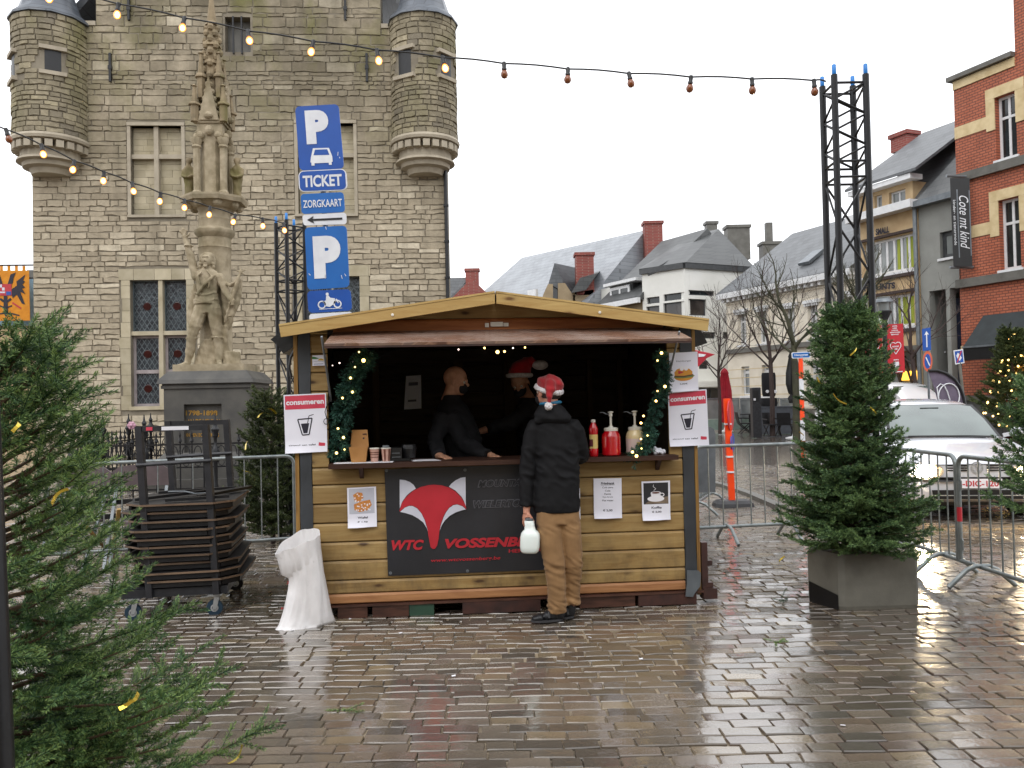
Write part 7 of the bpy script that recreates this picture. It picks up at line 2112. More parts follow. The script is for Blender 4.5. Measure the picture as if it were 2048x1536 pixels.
# ================================================================== STREET FRONT BEHIND
def fwin(par,fr,bx,mat_f='winwhite',mat_p='glass',mull=0,trans=0,t=0.07,dep=0.16,name='window',curtain=None,sill=True):
    x0,x1,z0,z1 = bx
    b = MB()
    b.fbox(fr,x0,x0 + t,z0,z1,-dep - 0.05,-dep + 0.02); b.fbox(fr,x1 - t,x1,z0,z1,-dep - 0.05,-dep + 0.02)
    b.fbox(fr,x0 + t,x1 - t,z0,z0 + t,-dep - 0.05,-dep + 0.02); b.fbox(fr,x0 + t,x1 - t,z1 - t,z1,-dep - 0.05,-dep + 0.02)
    for k in range(mull):
        x = x0 + (x1 - x0)*(k + 1)/(mull + 1); b.fbox(fr,x - t/2,x + t/2,z0 + t,z1 - t,-dep - 0.045,-dep + 0.015)
    if trans:
        z = z0 + (z1 - z0)*trans; b.fbox(fr,x0 + t,x1 - t,z - t/2,z + t/2,-dep - 0.04,-dep + 0.025)
    w = b.build(name,M[mat_f],par)
    b = MB(); b.fbox(fr,x0 + t,x1 - t,z0 + t,z1 - t,-dep - 0.03,-dep - 0.012); b.build('pane',M[mat_p],w)
    if curtain:
        for a,c in curtain:
            b = MB(); xa,xb = x0 + (x1 - x0)*a,x0 + (x1 - x0)*c; b.fbox(fr,xa,xb,z0 + t,z1 - t,-dep - 0.010,-dep - 0.004); b.build('curtain',M['curtain'],w)
    if sill:
        b = MB(); b.fbox(fr,x0 - 0.08,x1 + 0.08,z0 - 0.09,z0 - 0.003,-dep,0.07); b.build('sill',M['winwhite'],w)
    return w
def wall(par,fr,x0,x1,z0,z1,holes,m,back=8.0,th=0.3,name='wall'):
    b = MB()
    for a,c,d,e in wall_cells(x0,x1,z0,z1,holes): b.fbox(fr,a,c,d,e,-th,0)
    b.fbox(fr,x0,x0 + 0.3,z0,z1,-back,-th); b.fbox(fr,x1 - 0.3,x1,z0,z1,-back,-th); b.fbox(fr,x0,x1,z0,z1,-back - 0.3,-back)
    return b.build(name,M[m],par)
def roof_pitched(par,fr,x0,x1,ze,zr,half,m,over=0.35,gable=None,hipl=0.0,hipr=0.0,left=True):
    b = MB()
    P = lambda x,z,d: fr.pt(x,z,d)
    e0,e1,r0,r1 = P(x0,ze,over),P(x1,ze,over),P(x0 + hipl,zr,-half),P(x1 - hipr,zr,-half)
    f0,f1 = P(x0,ze,-2*half - over),P(x1,ze,-2*half - over)
    V = [e0,e1,r1,r0,f0,f1]; D = Vector((0,0,-0.22)); V2 = [v + D for v in V]
    b.add(V + V2,[(0,1,2,3),(5,4,3,2),(0,3,4),(1,5,2),(6,7,1,0),(11,10,4,5),(10,11,7,6),(4,10,6,0),(7,11,5,1)])
    o = b.build('roof',M[m],par)
    if gable:
        b = MB()
        for x in ((x0 + 0.3,x1 - 0.6) if left else (x1 - 0.6,)): b.prism([P(x,ze - 0.22,0),P(x,ze - 0.22,-2*half),P(x,zr - 0.4,-half)],fr.ex*0.3)
        b.build('gable_wall',M[gable],par)
    return o
def chimney(par,p,w,d,h,m,ex=Vector((1,0,0)),holes=False):
    ey = Vector((-ex.y,ex.x,0)); b = MB(); b.obox(p,ex,ey,(0,0,1),(-w/2,-d/2,0),(w/2,d/2,h)); b.obox(p,ex,ey,(0,0,1),(-w/2 - 0.08,-d/2 - 0.08,h),(w/2 + 0.08,d/2 + 0.08,h + 0.18))
    return b.build('chimney',M[m],par)

FL = Frame((10.9,42.0,0),(2.65,-6.4,0))
def lx(px,py=780,off=0): return FL.pix(px,py,off)[0]
def lz(px,py,off=0): return FL.pix(px,py,off)[1]
# --- cream classicist house
h4 = thing('cream_house','cream rendered two-storey house with slate roof behind the bare trees','building',FL.pt((lx(1457) + lx(1721))/2,0))
x0,x1 = lx(1457),lx(1721); ze = (lz(1462,588) + lz(1655,549))/2
up = [FL.box(*q) for q in ((1477,625,1494,690),(1517,619,1535,687),(1572,613,1591,681),(1617,607,1637,679),(1690,590,1708,668))]
lo_ = [FL.box(*q) for q in ((1483,733,1499,792),(1524,730,1541,792),(1575,728,1592,800),(1622,722,1640,806))]
wall(h4,FL,x0,x1,0,ze,up + lo_,'cream')
for k,q in enumerate(up):
    w = fwin(h4,FL,q,'winwhite','glass_pale',1,0.72,0.09)
    b = MB(); b.fbox(FL,q[0] - 0.2,q[1] + 0.2,q[3] + 0.02,q[3] + 0.16,0.002,0.16); n_ = 6
    for i in range(n_): xx = q[0] - 0.15 + (q[1] - q[0] + 0.3)*i/n_; b.fbox(FL,xx,xx + 0.1,q[3] - 0.09,q[3] + 0.02,0.002,0.12)
    b.build('window_hood',M['winwhite'],w)
    for a,c in ((q[0] - 0.16,q[0]),(q[1],q[1] + 0.16)):
        b = MB(); b.fbox(FL,a,c,q[2],q[3],0.002,0.05); b.build('surround',M['cream'],w)
for q in lo_: fwin(h4,FL,q,'winwhite','glass_pale',0,0.8,0.13)
for z,h_,d_ in ((lz(1600,690),0.22,0.14),(ze - 0.95,0.06,0.05),(ze - 0.5,0.06,0.06),(1.0,0.1,0.06)):
    b = MB(); b.fbox(FL,x0,x1,z - h_/2,z + h_/2,0.002,d_); b.build('string_course',M['greydark' if h_ > 0.2 else 'cream'],h4)
b = MB(); b.fbox(FL,x0 - 0.25,x1,ze - 0.25,ze + 0.02,0.002,0.42); b.build('cornice',M['winwhite'],h4)
b = MB(); k = x0
while k < x1: b.fbox(FL,k,k + 0.16,ze - 0.42,ze - 0.25,0.002,0.3); k += 0.42
tag(b.build('dentils',M['winwhite'],h4),kind='stuff')
zg = 3.2; k = 0
b = MB()
for z in [1.6 + 0.42*i for i in range(4)] : b.fbox(FL,x0,x1,z,z + 0.03,-0.001,0.006)
tag(b.build('render_joints',M['creamtrim'],h4),kind='stuff')
b = MB(); b.fbox(FL,x0,x1,0.02,0.9,0.003,0.05); b.build('plinth',M['concrete'],h4)
hf4 = 4.6; zr = lz(1603,462,-hf4); rr_ = roof_pitched(h4,FL,x0 - 0.3,x1,ze + 0.05,zr,hf4,'slate',0.4,'cream')
b = MB(); a = FL.pt(lx(1588,545,-0.8),ze + 0.75,-0.9); sd = (FL.pt(0,zr,-hf4) - FL.pt(0,ze,0.4)).normalized(); b.obox(FL.pt(lx(1590,545),ze + 0.75,-0.55),FL.ex,sd,FL.ex.cross(sd),(-0.35,0,0.0),(0.35,1.1,0.14)); b.build('skylight',M['zinc'],rr_)
# --- peach house with lime curtains
h3_ = thing('peach_house','peach rendered house with lime green curtains and slate roof','building',FL.pt((lx(1722) + lx(1846))/2,0))
x0,x1 = lx(1722),lx(1846); zc3 = (lz(1745,440) + lz(1846,413))/2
w1 = FL.box(1727,476,1829,547); w2 = FL.box(1727,592,1829,656); w3 = FL.box(1730,705,1838,830)
wall(h3_,FL,x0,x1,0,zc3,[w1,w2,w3],'peach')
fwin(h3_,FL,w1,'winwhite','glass_pale',6,0,0.1,curtain=((0.8,0.97),(0.62,0.68))); fwin(h3_,FL,w2,'winwhite','glass_pale',6,0,0.1,curtain=((0.64,0.97),(0.02,0.14)))
for q in (w1,w2):
    for za,zb_ in ((q[3] + 0.05,q[3] + 0.15),(q[2] - 0.22,q[2] - 0.1)):
        b = MB(); b.fbox(FL,q[0] - 0.15,q[1] + 0.15,za,zb_,0.002,0.12); b.build('lintel_band',M['bark'],h3_)
b = MB(); b.fbox(FL,w3[0],w3[1],w3[2],w3[3],-0.4,-0.3); b.build('shop_window',M['glass_pale'],h3_)
b = MB(); b.fbox(FL,x0,x1,w3[3] + 0.02,w3[3] + 0.2,0.002,0.2); b.build('shop_fascia',M['greydark'],h3_)
b = MB()
for k in range(5):
    xa = w3[0] + (w3[1] - w3[0])*k/5; xb = w3[0] + (w3[1] - w3[0])*(k + 1)/5
    b.prism([FL.pt(xa,w3[3] - 1.0,-0.25),FL.pt((xa + xb)/2,w3[3] - 0.15,-0.25),FL.pt(xb,w3[3] - 1.0,-0.25),FL.pt(xb,w3[3] - 1.25,-0.25),FL.pt((xa + xb)/2,w3[3] - 0.5,-0.25),FL.pt(xa,w3[3] - 1.25,-0.25)],FL.n*0.08)
b.build('shop_frames',M['wood_inz'],h3_)
b = MB(); xa,xb = lx(1795,745),lx(1838,745); za = lz(1815,742); b.fbox(FL,xa,xb,za - 0.35,za,-0.28,-0.2); b.build('lit_strip',glow('lit_shop_strip',srgb('#FFB840'),2.5),h3_)
for s_,bx in (('SMALL',(1752,462,1779,452)),('FEGUNTS',(1729,580,1791,564))):
    q = Quad(FL,(bx[0],bx[3] + 6),(bx[2],bx[3]),(bx[2],bx[3] + 13),(bx[0],bx[3] + 19),0.05)
    b = MB(); q.text(b,s_,0,0,1,1,0.02,bold=0.05); b.build('lettering',M['ink'],h3_)
b = MB(); b.fbox(FL,x0 - 0.1,x1 + 0.1,zc3,zc3 + 0.3,-0.3,0.5); b.build('cornice',M['winwhite'],h3_)
zd = lz(1790,372,-1.0); xd0,xd1 = lx(1715,400,-1.0),lx(1826,400,-1.0); FD = Frame(FL.pt(0,0,-1.0),FL.ex)
d1,d2 = FD.box(1749,390,1764,420),FD.box(1778,381,1811,412)
wall(h3_,FD,xd0,xd1,zc3 + 0.3,zd,[d1,d2],'peach',5.0,name='dormer_storey'); fwin(h3_,FD,d1,mull=0,mat_p='glass_pale'); fwin(h3_,FD,d2,mull=1,mat_p='glass_pale')
b = MB(); b.fbox(FD,xd0 - 0.1,xd1 + 0.3,zd,zd + 0.2,-0.2,0.45); b.build('dormer_cornice',M['winwhite'],h3_)
zr3 = lz(1815,283,-4.5); xr1 = lx(1926,250,-4.5)
roof_pitched(h3_,FL,x0 - 0.2,x1 + 2.2,zc3 + 0.6,zr3,4.5,'slate',-1.0,None)
b = MB(); b.prism([FL.pt(xd0 - 0.2,zd + 0.21,-0.5),FL.pt(xd1 + 0.6,zd + 0.21,-0.5),FL.pt(xd1 + 1.0,zr3,-4.45),FL.pt(xd0 + 0.4,zr3,-4.45)],(0,0,0.12)); b.build('roof',M['slate'],h3_)
pc = FL.pt(lx(1809,285,-4.5),zr3 - 0.4,-4.5); chimney(h3_,pc,0.9,0.7,lz(1809,270,-4.5) - zr3 + 0.3,'brick_far',FL.ex)
b = MB(); b.tube([FL.pt(x1 - 0.05,0.2,0.1),FL.pt(x1 - 0.05,zc3,0.1)],0.08,8); b.build('drainpipe',M['zinc'],h3_)
# --- grey modern building
h2b = thing('grey_building','grey rendered building with deep dark shop openings between columns','building',FL.pt((lx(1847) + lx(1922))/2,0))
x0,x1 = lx(1847) + 0.02,lx(1930) - 0.02; z2t = (lz(1855,414) + lz(1905,396))/2; zop = lz(1890,578)
w1 = FL.box(1880,462,1910,515); op = (lx(1862,700),lx(1895,700),0,zop); op2 = (lx(1903,700),x1 - 0.01,0,zop)
wall(h2b,FL,x0,x1,0,z2t,[w1,op,op2],'greywall')
fwin(h2b,FL,w1,'greydark' if False else 'windark','glass_pale',0,0,0.14)
b = MB(); b.fbox(FL,op[0],x1,0,zop,-2.4,-2.3); b.build('shop_back',M['greydark'],h2b)
b = MB(); xa,xb = lx(1876,700),lx(1893,700); b.fbox(FL,xa,xb,0.3,zop - 0.3,-0.9,-0.8); sg_ = b.build('window_display',mat('navy_display','#2A2F4A','#1C2034',rough=0.2,scale=2),h2b)
q = Quad(FL,(1877,682),(1892,679),(1892,712),(1877,716),-0.78)
b = MB(); q.shape(b,[(0.1,0.6),(0.35,0.45),(0.3,0.2),(0.5,0.0),(0.7,0.2),(0.65,0.45),(0.9,0.6)],0.01); b.build('display_emblem',M['sign_blue2'],sg_)
b = MB(); q.rect(b,0.1,0.7,0.95,0.8,0.01); q.rect(b,0.1,0.88,0.7,0.98,0.01); b.build('display_lettering',M['sign_white'],sg_)
b = MB(); xa,xb = lx(1914,700),lx(1926,700); b.fbox(FL,xa,xb,0.3,zop - 0.2,-0.6,-0.5); b.build('side_panel',mat('mauve_panel','#7A6C72','#6A5C62',rough=0.4),h2b)
b = MB(); b.fbox(FL,x0 - 0.05,x1,z2t,z2t + 0.22,-0.4,0.35); b.build('cornice',M['zinc'],h2b)
b = MB(); e0,e1 = FL.pt(x0,z2t + 0.2,0.2),FL.pt(x1,z2t + 0.2,0.2); zr2 = z2t + 4.2; b.prism([FL.pt(x0,z2t + 0.21,0.2),FL.pt(x0 + 0.6,zr2,-4),FL.pt(x0 + 0.6,z2t + 0.21,-8)],FL.ex*(x1 - x0)); b.build('roof',M['slate_dark'],h2b)
b = MB(); b.fbox(FL,lx(1903,700) - 0.2,lx(1912,800),0.0,0.6,0.003,0.25); b.build('low_wall',M['cream'],h2b)
# --- red brick corner building
h1_ = thing('brick_building','red brick corner building with cream window surrounds and black awning','building',FL.pt(lx(1935) + 3,0))
x0,x1 = lx(1926),lx(1926) + 7.5
z1t = (lz(1927,160) + lz(2020,112))/2
wA,wB = FL.box(1991,188,2033,316),FL.box(1999,396,2041,538)
wd = wA[1] - wA[0]
wA2,wB2 = (wA[0] + 3.0,wA[1] + 3.0,wA[2],wA[3]),(wB[0] + 3.0,wB[1] + 3.0,wB[2],wB[3])
shop = (lx(2008,740),x1 - 0.5,lz(2015,800),lz(2015,640))
wall(h1_,FL,x0,x1,0,z1t,[wA,wB,wA2,wB2,shop],'brick',9)
b = MB(); b.fbox(FL,x0 + 2.35,x1,z1t,z1t + 2.2,-1.2,0.0); b.build('parapet_step',M['brick'],h1_)
b = MB(); b.fbox(FL,x0 - 0.15,x0 + 2.34,z1t,z1t + 0.16,-9.3,0.2); b.fbox(FL,x0 + 2.36,x1,z1t + 2.2,z1t + 2.36,-1.3,0.12); b.build('coping',M['greydark'],h1_)
b = MB(); b.fbox(FL,x0,x0 + 2.34,z1t - 0.32,z1t - 0.02,0.002,0.05); b.build('frieze',M['creamtrim'],h1_)
for q in (wA,wB,wA2,wB2):
    fwin(h1_,FL,q,'winwhite','glass',1,0.66,0.09,0.22)
    b = MB(); s_ = 0.32
    for a,c in ((q[0] - s_,q[0]),(q[1],q[1] + s_)): b.fbox(FL,a,c,(q[2] + q[3])/2,q[3],0.002,0.04)
    b.fbox(FL,q[0] - s_,q[1] + s_,q[3] + 0.002,q[3] + 0.36,0.002,0.045); b.build('window_surround',M['creamtrim'],h1_)
for q,nx in ((wA,wA2),(wB,wB2)):
    zb2 = (q[2] + q[3])/2 + 0.12
    for xa,xb in ((x0,q[0] - 0.325),(q[1] + 0.325,nx[0] - 0.325)):
        b = MB(); b.fbox(FL,xa,xb,zb2,zb2 + 0.42,0.002,0.025); b.build('stone_band',M['creamtrim'],h1_)
    b = MB(); b.fbox(FL,x0 - 0.05,x1,q[2] - 0.4,q[2] - 0.1,0.002,0.16); b.build('sill_course',M['greydark'],h1_)
b = MB(); b.fbox(FL,x0,shop[0] - 0.05,0.02,shop[2],0.003,0.10); b.fbox(FL,shop[0] - 0.049,x1,0.02,shop[2] - 0.1,0.003,0.09); b.build('plinth',M['plinth'],h1_)
b = MB(); b.fbox(FL,x0 - 0.04,shop[0],shop[2] + 0.001,shop[2] + 0.16,0.003,0.16); b.build('plinth_cap',M['greydark'],h1_)
b = MB(); b.fbox(FL,shop[0],shop[1],shop[2],shop[3],-0.35,-0.3); b.build('shop_window',M['warmglass'],h1_)
b = MB(); b.fbox(FL,shop[0] + 0.02,shop[0] + 0.2,shop[2] + 0.01,lz(2010,712),-0.28,-0.05); b.fbox(FL,shop[0] - 0.03,shop[0] + 0.26,shop[2] + 0.005,shop[2] + 0.12,-0.3,0.0); b.build('column',M['winwhite'],h1_)
b = MB(); zq = lz(1950,690); b.fbox(FL,x0,x0 + 0.4,zq - 0.5,zq,0.002,0.04); b.build('quoin',M['creamtrim'],h1_)
zt_,zb3 = lz(1975,632),lz(1960,694,1.0)
xa,xb = lx(1971,640),shop[1] + 0.2
aw = thing('awning','black canvas shop awning on the red brick building','awning',FL.pt(xa,zb3,1.0))
b = MB(); P = [FL.pt(xa,zt_,0.1),FL.pt(xb,zt_,0.1),FL.pt(xb,zb3,1.15),FL.pt(xa,zb3,1.15)]; b.prism(P,(0,0,0.02)); b.prism([FL.pt(xa,zt_,0.1),FL.pt(xa,zb3,1.14),FL.pt(xa,zb3,0.1)],FL.ex*0.02); b.build('canopy',M['black_cloth'],aw)
b = MB(); b.fbox(FL,xa,xb,zb3 - 0.42,zb3 - 0.003,1.13,1.15); b.build('valance',M['plastic_k'],aw)
b = MB(); b.fbox(FL,xa,xb,zb3 - 0.01,zb3 + 0.05,1.151,1.19); b.build('front_rail',M['zinc'],aw)
# projecting shop banner
FV = Frame(FL.pt(lx(1945,440),0,0.0),-FL.n); 
FV = Frame(FL.pt(lx(1940,440),0,0.12),Vector((1,-0.35,0)))
vb = thing('shop_banner','tall black vertical shop banner with white script lettering','banner',FV.pt(*FV.pix(1925,535)))
q = Quad(FV,(1900,356),(1939,356),(1945,533),(1907,533),0.3)
b = MB(); q.sheet(b,0.02); b.build('cloth',M['plastic_k'],vb)
b = MB(); q.text(b,'Cote mt kind',0.42,0.2,0.9,0.8,0.012,shear=0.35,rot=90); q.text(b,'kinder- en tienermode',0.1,0.25,0.24,0.76,0.012,rot=90); tag(b.build('script_lettering',M['sign_white'],vb),kind='stuff')
b = MB(); q.rect(b,0.3,0.13,0.36,0.9,0.012); q.rect(b,0.93,0.14,0.98,0.88,0.012); b.build('stripes',M['signgrey'],vb)
b = MB()
for py in (354,535): b.tube([FV.pt(*FV.pix(1890 if py < 400 else 1897,py + 2),0.3),FV.pt(*FV.pix(1968,py - 2),-0.2)],0.05,8)
b.build('brackets',M['zinc'],vb)

# --- white modern building on the corner
cA,cB,cC = at(1290,800,45.3),at(1375,800,43.4),at(1512,800,45.5)
for c in (cA,cB,cC): c.z = 0
F5a,F5b = Frame(cA,cB - cA),Frame(cB,cC - cB); LA,LB = (cB - cA).length,(cC - cB).length
h5 = thing('white_building','white modern building with dark ribbon windows and slate hipped roof','building',cB)
z5 = (F5a.pix(1292,558)[1] + F5b.pix(1376,538)[1] + F5b.pix(1500,534)[1])/3
ha_ = [F5a.box(*q) for q in ((1293,594,1319,607),(1327,586,1374,600),(1293,612,1319,655),(1327,604,1374,655))]
ha_[1] = (ha_[1][0],LA - 0.02,ha_[1][2],ha_[1][3]); ha_[3] = (ha_[3][0],LA - 0.02,ha_[3][2],ha_[3][3])
hb5 = [F5b.box(*q) for q in ((1377,581,1429,591),(1377,598,1413,631),(1444,579,1462,591),(1405,664,1431,677),(1446,664,1462,677),(1398,722,1417,738),(1384,776,1464,835))]
wall(h5,F5a,0,LA,0,z5,ha_,'whitewall',9); wall(h5,F5b,0.31,LB,0,z5,[q for q in hb5],'whitewall',9)
b = MB(); 
for q in wall_cells(0,0.305,0,z5,hb5): b.fbox(F5b,*q,-0.3,0)
b.build('corner_pier',M['whitewall'],h5)
for fr,hs_ in ((F5a,ha_),(F5b,hb5)):
    for k,q in enumerate(hs_): fwin(h5,fr,q,'windark','glass_brown' if q[3] - q[2] > 0.7 else 'glass',1 if q[1] - q[0] > 1.5 else 0,0,0.06,0.14,sill=False)
b = MB(); b.fbox(F5b,hb5[6][0] - 0.4,hb5[6][1] + 0.2,hb5[6][3] + 0.05,hb5[6][3] + 0.35,0.002,0.7); b.build('canopy',M['whitewall'],h5)
b = MB(); b.fbox(F5a,-0.1,LA,z5,z5 + 0.3,-0.5,0.12); b.fbox(F5b,0,LB,z5,z5 + 0.3,-0.5,0.12); b.build('gutter',M['windark'],h5)
ap,ap2 = at(1437,458,48),at(1388,468,50)
b = MB(); A0,B0,C0 = F5a.pt(-0.1,z5 + 0.3,0.15),F5b.pt(0,z5 + 0.3,0.15),F5b.pt(LB,z5 + 0.3,0.15); D0_ = C0 - F5b.n*9; E0 = A0 - F5a.n*9
b.add([A0,B0,C0,D0_,E0,ap,ap2],[(0,1,5,6),(1,2,5),(2,3,5),(3,4,6,5),(4,0,6),(0,4,3,2,1)]); rf5 = b.build('roof',M['slate_dark'],h5)
b = MB(); q = [at(px,py,d) for px,py,d in ((1296,552,45.0),(1325,540,44.3),(1356,519,45.9),(1322,527,47))]; b.prism(q,(0,-0.05,0.3)); b.build('roof_terrace',M['glass'],rf5)
chimney(h5,at(1475,520,52) ,1.4,0.9,at(1475,458,52).z - at(1475,520,52).z,'greydark'); chimney(h5,at(1540,530,52),1.1,0.9,at(1540,491,52).z - at(1540,530,52).z,'greydark')
b = MB(); p = at(1538,490,52); b.obox(p,(1,0,0),(0,1,0),(0,0,1),(-0.2,-0.2,0),(0.2,0.2,at(1538,446,52).z - p.z)); b.build('flue',M['greydark'],h5)
chimney(h5,at(1422,470,55),0.7,0.7,at(1422,450,55).z - at(1422,470,55).z,'greydark')
# --- slate roofed house with white dormer
r0,r1 = at(1325,482,51),at(1400,470,48); ex6 = (r1 - r0); ex6.z = 0; F6t = Frame((0,0,0),ex6); n6 = F6t.n; half6 = 4.6
F6 = Frame(Vector((r0.x,r0.y,0)) + n6*half6,ex6); L6 = ex6.length
h6 = thing('slate_house','grey house with steep slate roof and a white dormer window','building',F6.pt(L6/2,0))
ze6 = F6.pix(1230,606)[1]
E6 = F6.pix(1291,650)[0]
wall(h6,F6,0,E6,0,ze6,[],'conc_far',2*half6); roof_pitched(h6,F6,-0.1,E6,ze6 + 0.1,r0.z,half6,'slate_dark',0.3,'greydark')
b = MB(); b.fbox(F6,-0.1,E6,ze6 - 0.3,ze6 - 0.01,0.31,0.5); b.build('cornice',M['winwhite'],h6)
FD6 = Frame(F6.pt(0,0,-0.3),ex6); q = FD6.box(1222,573,1261,597)
b = MB(); b.fbox(FD6,q[0] - 0.15,q[1] + 0.15,q[2] - 0.1,q[3] + 0.1,-2.0,-0.05); b.build('dormer',M['slate_dark'],h6)
b = MB(); b.fbox(FD6,q[0] - 0.35,q[1] + 0.9,q[3] + 0.11,q[3] + 0.28,-2.2,0.3); b.build('dormer_roof',M['winwhite'],h6)
fwin(h6,FD6,q,'winwhite','glass',1,0,0.16,-0.06,sill=True)
# --- big pale roof house
r0,r1 = at(1032,521,64),at(1289,457,54); ex7 = r1 - r0; ex7.z = 0; n7 = Frame((0,0,0),ex7).n; half7 = 5.4
F7 = Frame(Vector((r0.x,r0.y,0)) + n7*half7,ex7); L7 = ex7.length
h7 = thing('pale_roof_house','large house with broad pale slate roof, beige dormers and brick chimneys','building',F7.pt(L7/2,0))
ze7 = 7.2; zr7 = (r0.z + r1.z)/2
wall(h7,F7,-1.5,L7,0,ze7,[],'conc_far',2*half7); roof_pitched(h7,F7,-1.5,L7 + 0.1,ze7 + 0.1,zr7,half7,'slate_pale',0.3,'slate_dark',hipl=2.2,left=False)
p = at(1306,505,53.5); chimney(h7,p - Vector((0,0,1.5)),1.15,0.9,at(1306,450,53.5).z - p.z + 1.5,'brick_far')
p = at(1169,560,51.5); chimney(h7,p - Vector((0,0,1.0)),1.1,1.0,at(1169,513,51.5).z - p.z + 1.0,'brick_far')
dd = 51.0
def dq(px,py,y=dd): return at(px,py,y)
b = MB(); b.prism([dq(1086,615),dq(1150,615),dq(1150,584),dq(1142,584),dq(1130,566),dq(1116,566),dq(1116,600),dq(1106,600),dq(1106,568),dq(1096,568),dq(1086,590)],(0,1.5,0)); dm = b.build('dormer',M['conc_far'],h7)
b = MB(); b.prism([dq(1105,600,dd + 0.3),dq(1117,600,dd + 0.3),dq(1117,564,dd + 0.3),dq(1105,564,dd + 0.3)],(0,0.05,0)); b.build('window',M['glass'],dm)
b = MB(); b.prism([dq(1097,567,dd + 0.1),dq(1109,526,dd + 0.1),dq(1124,560,dd + 0.1),dq(1130,585,dd + 0.1)],Vector((2.2,3.0,0))); b.build('dormer_roof',M['slate'],dm)
dd = 50.3; b = MB(); b.prism([dq(1146,618),dq(1188,618),dq(1187,579),dq(1170,582),dq(1168,589),dq(1146,590)],(0,1.5,0)); dm = b.build('dormer',M['conc_far'],h7)
b = MB(); b.prism([dq(1142,586,dd + 0.2),dq(1160,556,dd + 0.2),dq(1196,546,dd + 0.2),dq(1172,580,dd + 0.2)],Vector((0.4,2.5,0.5))); b.build('dormer_roof',M['slate_dark'],dm)
b = MB(); p = at(1075,590,53); b.obox(p,F7.ex,n7,(0,0,1),(-0.4,0.3,-0.7),(0.4,0.5,0.3)); b.build('skylight',M['winwhite'],h7)
# --- brick gable house far off
h8 = thing('brick_gable_house','distant red brick gable house with chimney beside the town hall','building',at(935,800,60))
F8 = Frame(Vector((at(935,800,60).x,60,0)),(1,0.0,0))
g0,g1,gt = F8.pix(905,595),F8.pix(980,592),F8.pix(943,556)
b = MB(); b.prism([F8.pt(g0[0],0),F8.pt(g1[0],0),F8.pt(g1[0],g1[1]),F8.pt(gt[0],gt[1]),F8.pt(g0[0],g0[1])],F8.n*-0.4); b.build('gable_wall',M['brick_far'],h8)
b = MB(); b.prism([F8.pt(gt[0] - 6,gt[1] + 0.1,-0.4),F8.pt(gt[0] - 0.1,gt[1] + 0.1,-0.4),F8.pt(g0[0] - 0.2,g0[1],0),F8.pt(g0[0] - 6,g0[1],0)],Vector((0,6,0))); b.build('roof',M['slate'],h8)
b = MB(); b.fbox(F8,g0[0] - 5,g0[0],0,g0[1] - 0.2,-6,-0.2); b.build('wall',M['brick_far'],h8)
p = F8.pt(F8.pix(944,560)[0],gt[1] - 0.5,-0.6); chimney(h8,p,0.95,0.8,F8.pix(944,538)[1] - gt[1] + 0.4,'brick_far')

# ================================================================== TREES
# near spruce at the left edge
SPR = [make_sprig(84,0.12,0.021,0.0015,0.95,0,40 + k,0.0022) for k in range(6)]
tx = at(-60,900,2.55)
sp = thing('spruce_tree','bushy spruce with fresh green tips at the left edge of the square','tree',(tx.x,2.55,0),0,'cut spruce trees on the square')
rad1 = lambda f: float(np.interp(0.36 + 1.36*f,[0.3,0.6,0.8,0.95,1.3,1.6,1.75],[0.74,0.62,0.44,0.36,0.30,0.22,0.10]))
g1_ = np.random.default_rng(5)
pos,dr,sc_a,sh,limbs = conifer((tx.x,2.55,0.30),1.42,rad1,190,g1_,up=lambda f: -0.02 + 0.6*f,twig_len=0.105,sec=(0.40,3),z0=0.06,lean=(0.06,0),fill=1.5,arc=lambda a: math.cos(a + 0.6) > -0.75)
limb_keep = limbs
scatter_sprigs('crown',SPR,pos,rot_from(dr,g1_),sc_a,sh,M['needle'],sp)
limb_mesh('branches',limbs,0.010,M['twig'],sp)
b = MB(); b.tube([(tx.x,2.55,0.12),(tx.x + 0.05,2.55,1.0),(tx.x + 0.07,2.55,1.72)],[0.035,0.025,0.006],8); b.build('trunk',M['bark'],sp)
b = MB()
for px,py,y_ in ((262,1395,2.2),(250,1405,2.2),(30,850,2.25),(470,1505,2.2),(120,990,2.2)): ribbon(b,at(px,py,y_),0.05,0.006,g1_)
tag(b.build('gold_ribbon',M['gold_ribbon'],sp),kind='stuff')
b = MB(); b.rbox(tx.x - 0.3,tx.x + 0.3,2.25,2.85,0.0,0.28,0.02); b.build('concrete_block',M['concrete'],sp)
# cut fir in the concrete block on the right
FIR = [make_sprig(44,0.085,0.026,0.0029,0.8,0,60 + k,0.002) for k in range(6)]
tc = at(1700,1100,6.3)
fir = thing('fir_tree','full green fir tied to the truss above the concrete block','tree',(tc.x,6.3,0.40),0,'cut spruce trees on the square')
g2_ = np.random.default_rng(8)
rad2 = lambda f: float(np.interp(0.42 + 1.72*f,[0.42,0.55,0.75,0.95,1.35,1.7,1.95,2.12],[0.42,0.47,0.44,0.33,0.265,0.24,0.2,0.10]))
pos,dr,sc_a,sh,limbs = conifer((tc.x,6.22,0.36),1.80,rad2,380,g2_,up=lambda f: 0.15 + 0.5*f,twig_len=0.085,sec=(0.45,3),z0=0.06,fill=1.2,lean=(0.0,0),jitter=0.22,droop=0.15)
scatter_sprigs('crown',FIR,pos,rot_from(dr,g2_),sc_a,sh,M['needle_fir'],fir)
limb_mesh('branches',limbs,0.008,M['twig'],fir)
b = MB(); b.tube([(tc.x,6.22,0.36),(tc.x,6.22,2.15)],[0.035,0.008],8); b.build('trunk',M['bark'],fir)
gr_ = np.random.default_rng(3); b = MB()
for px,py in ((1705,698),(1680,795),(1812,985),(1820,1010),(1640,758),(1565,1118),(1600,870),(1745,820)): ribbon(b,at(px,py,5.9),0.11,0.005,gr_)
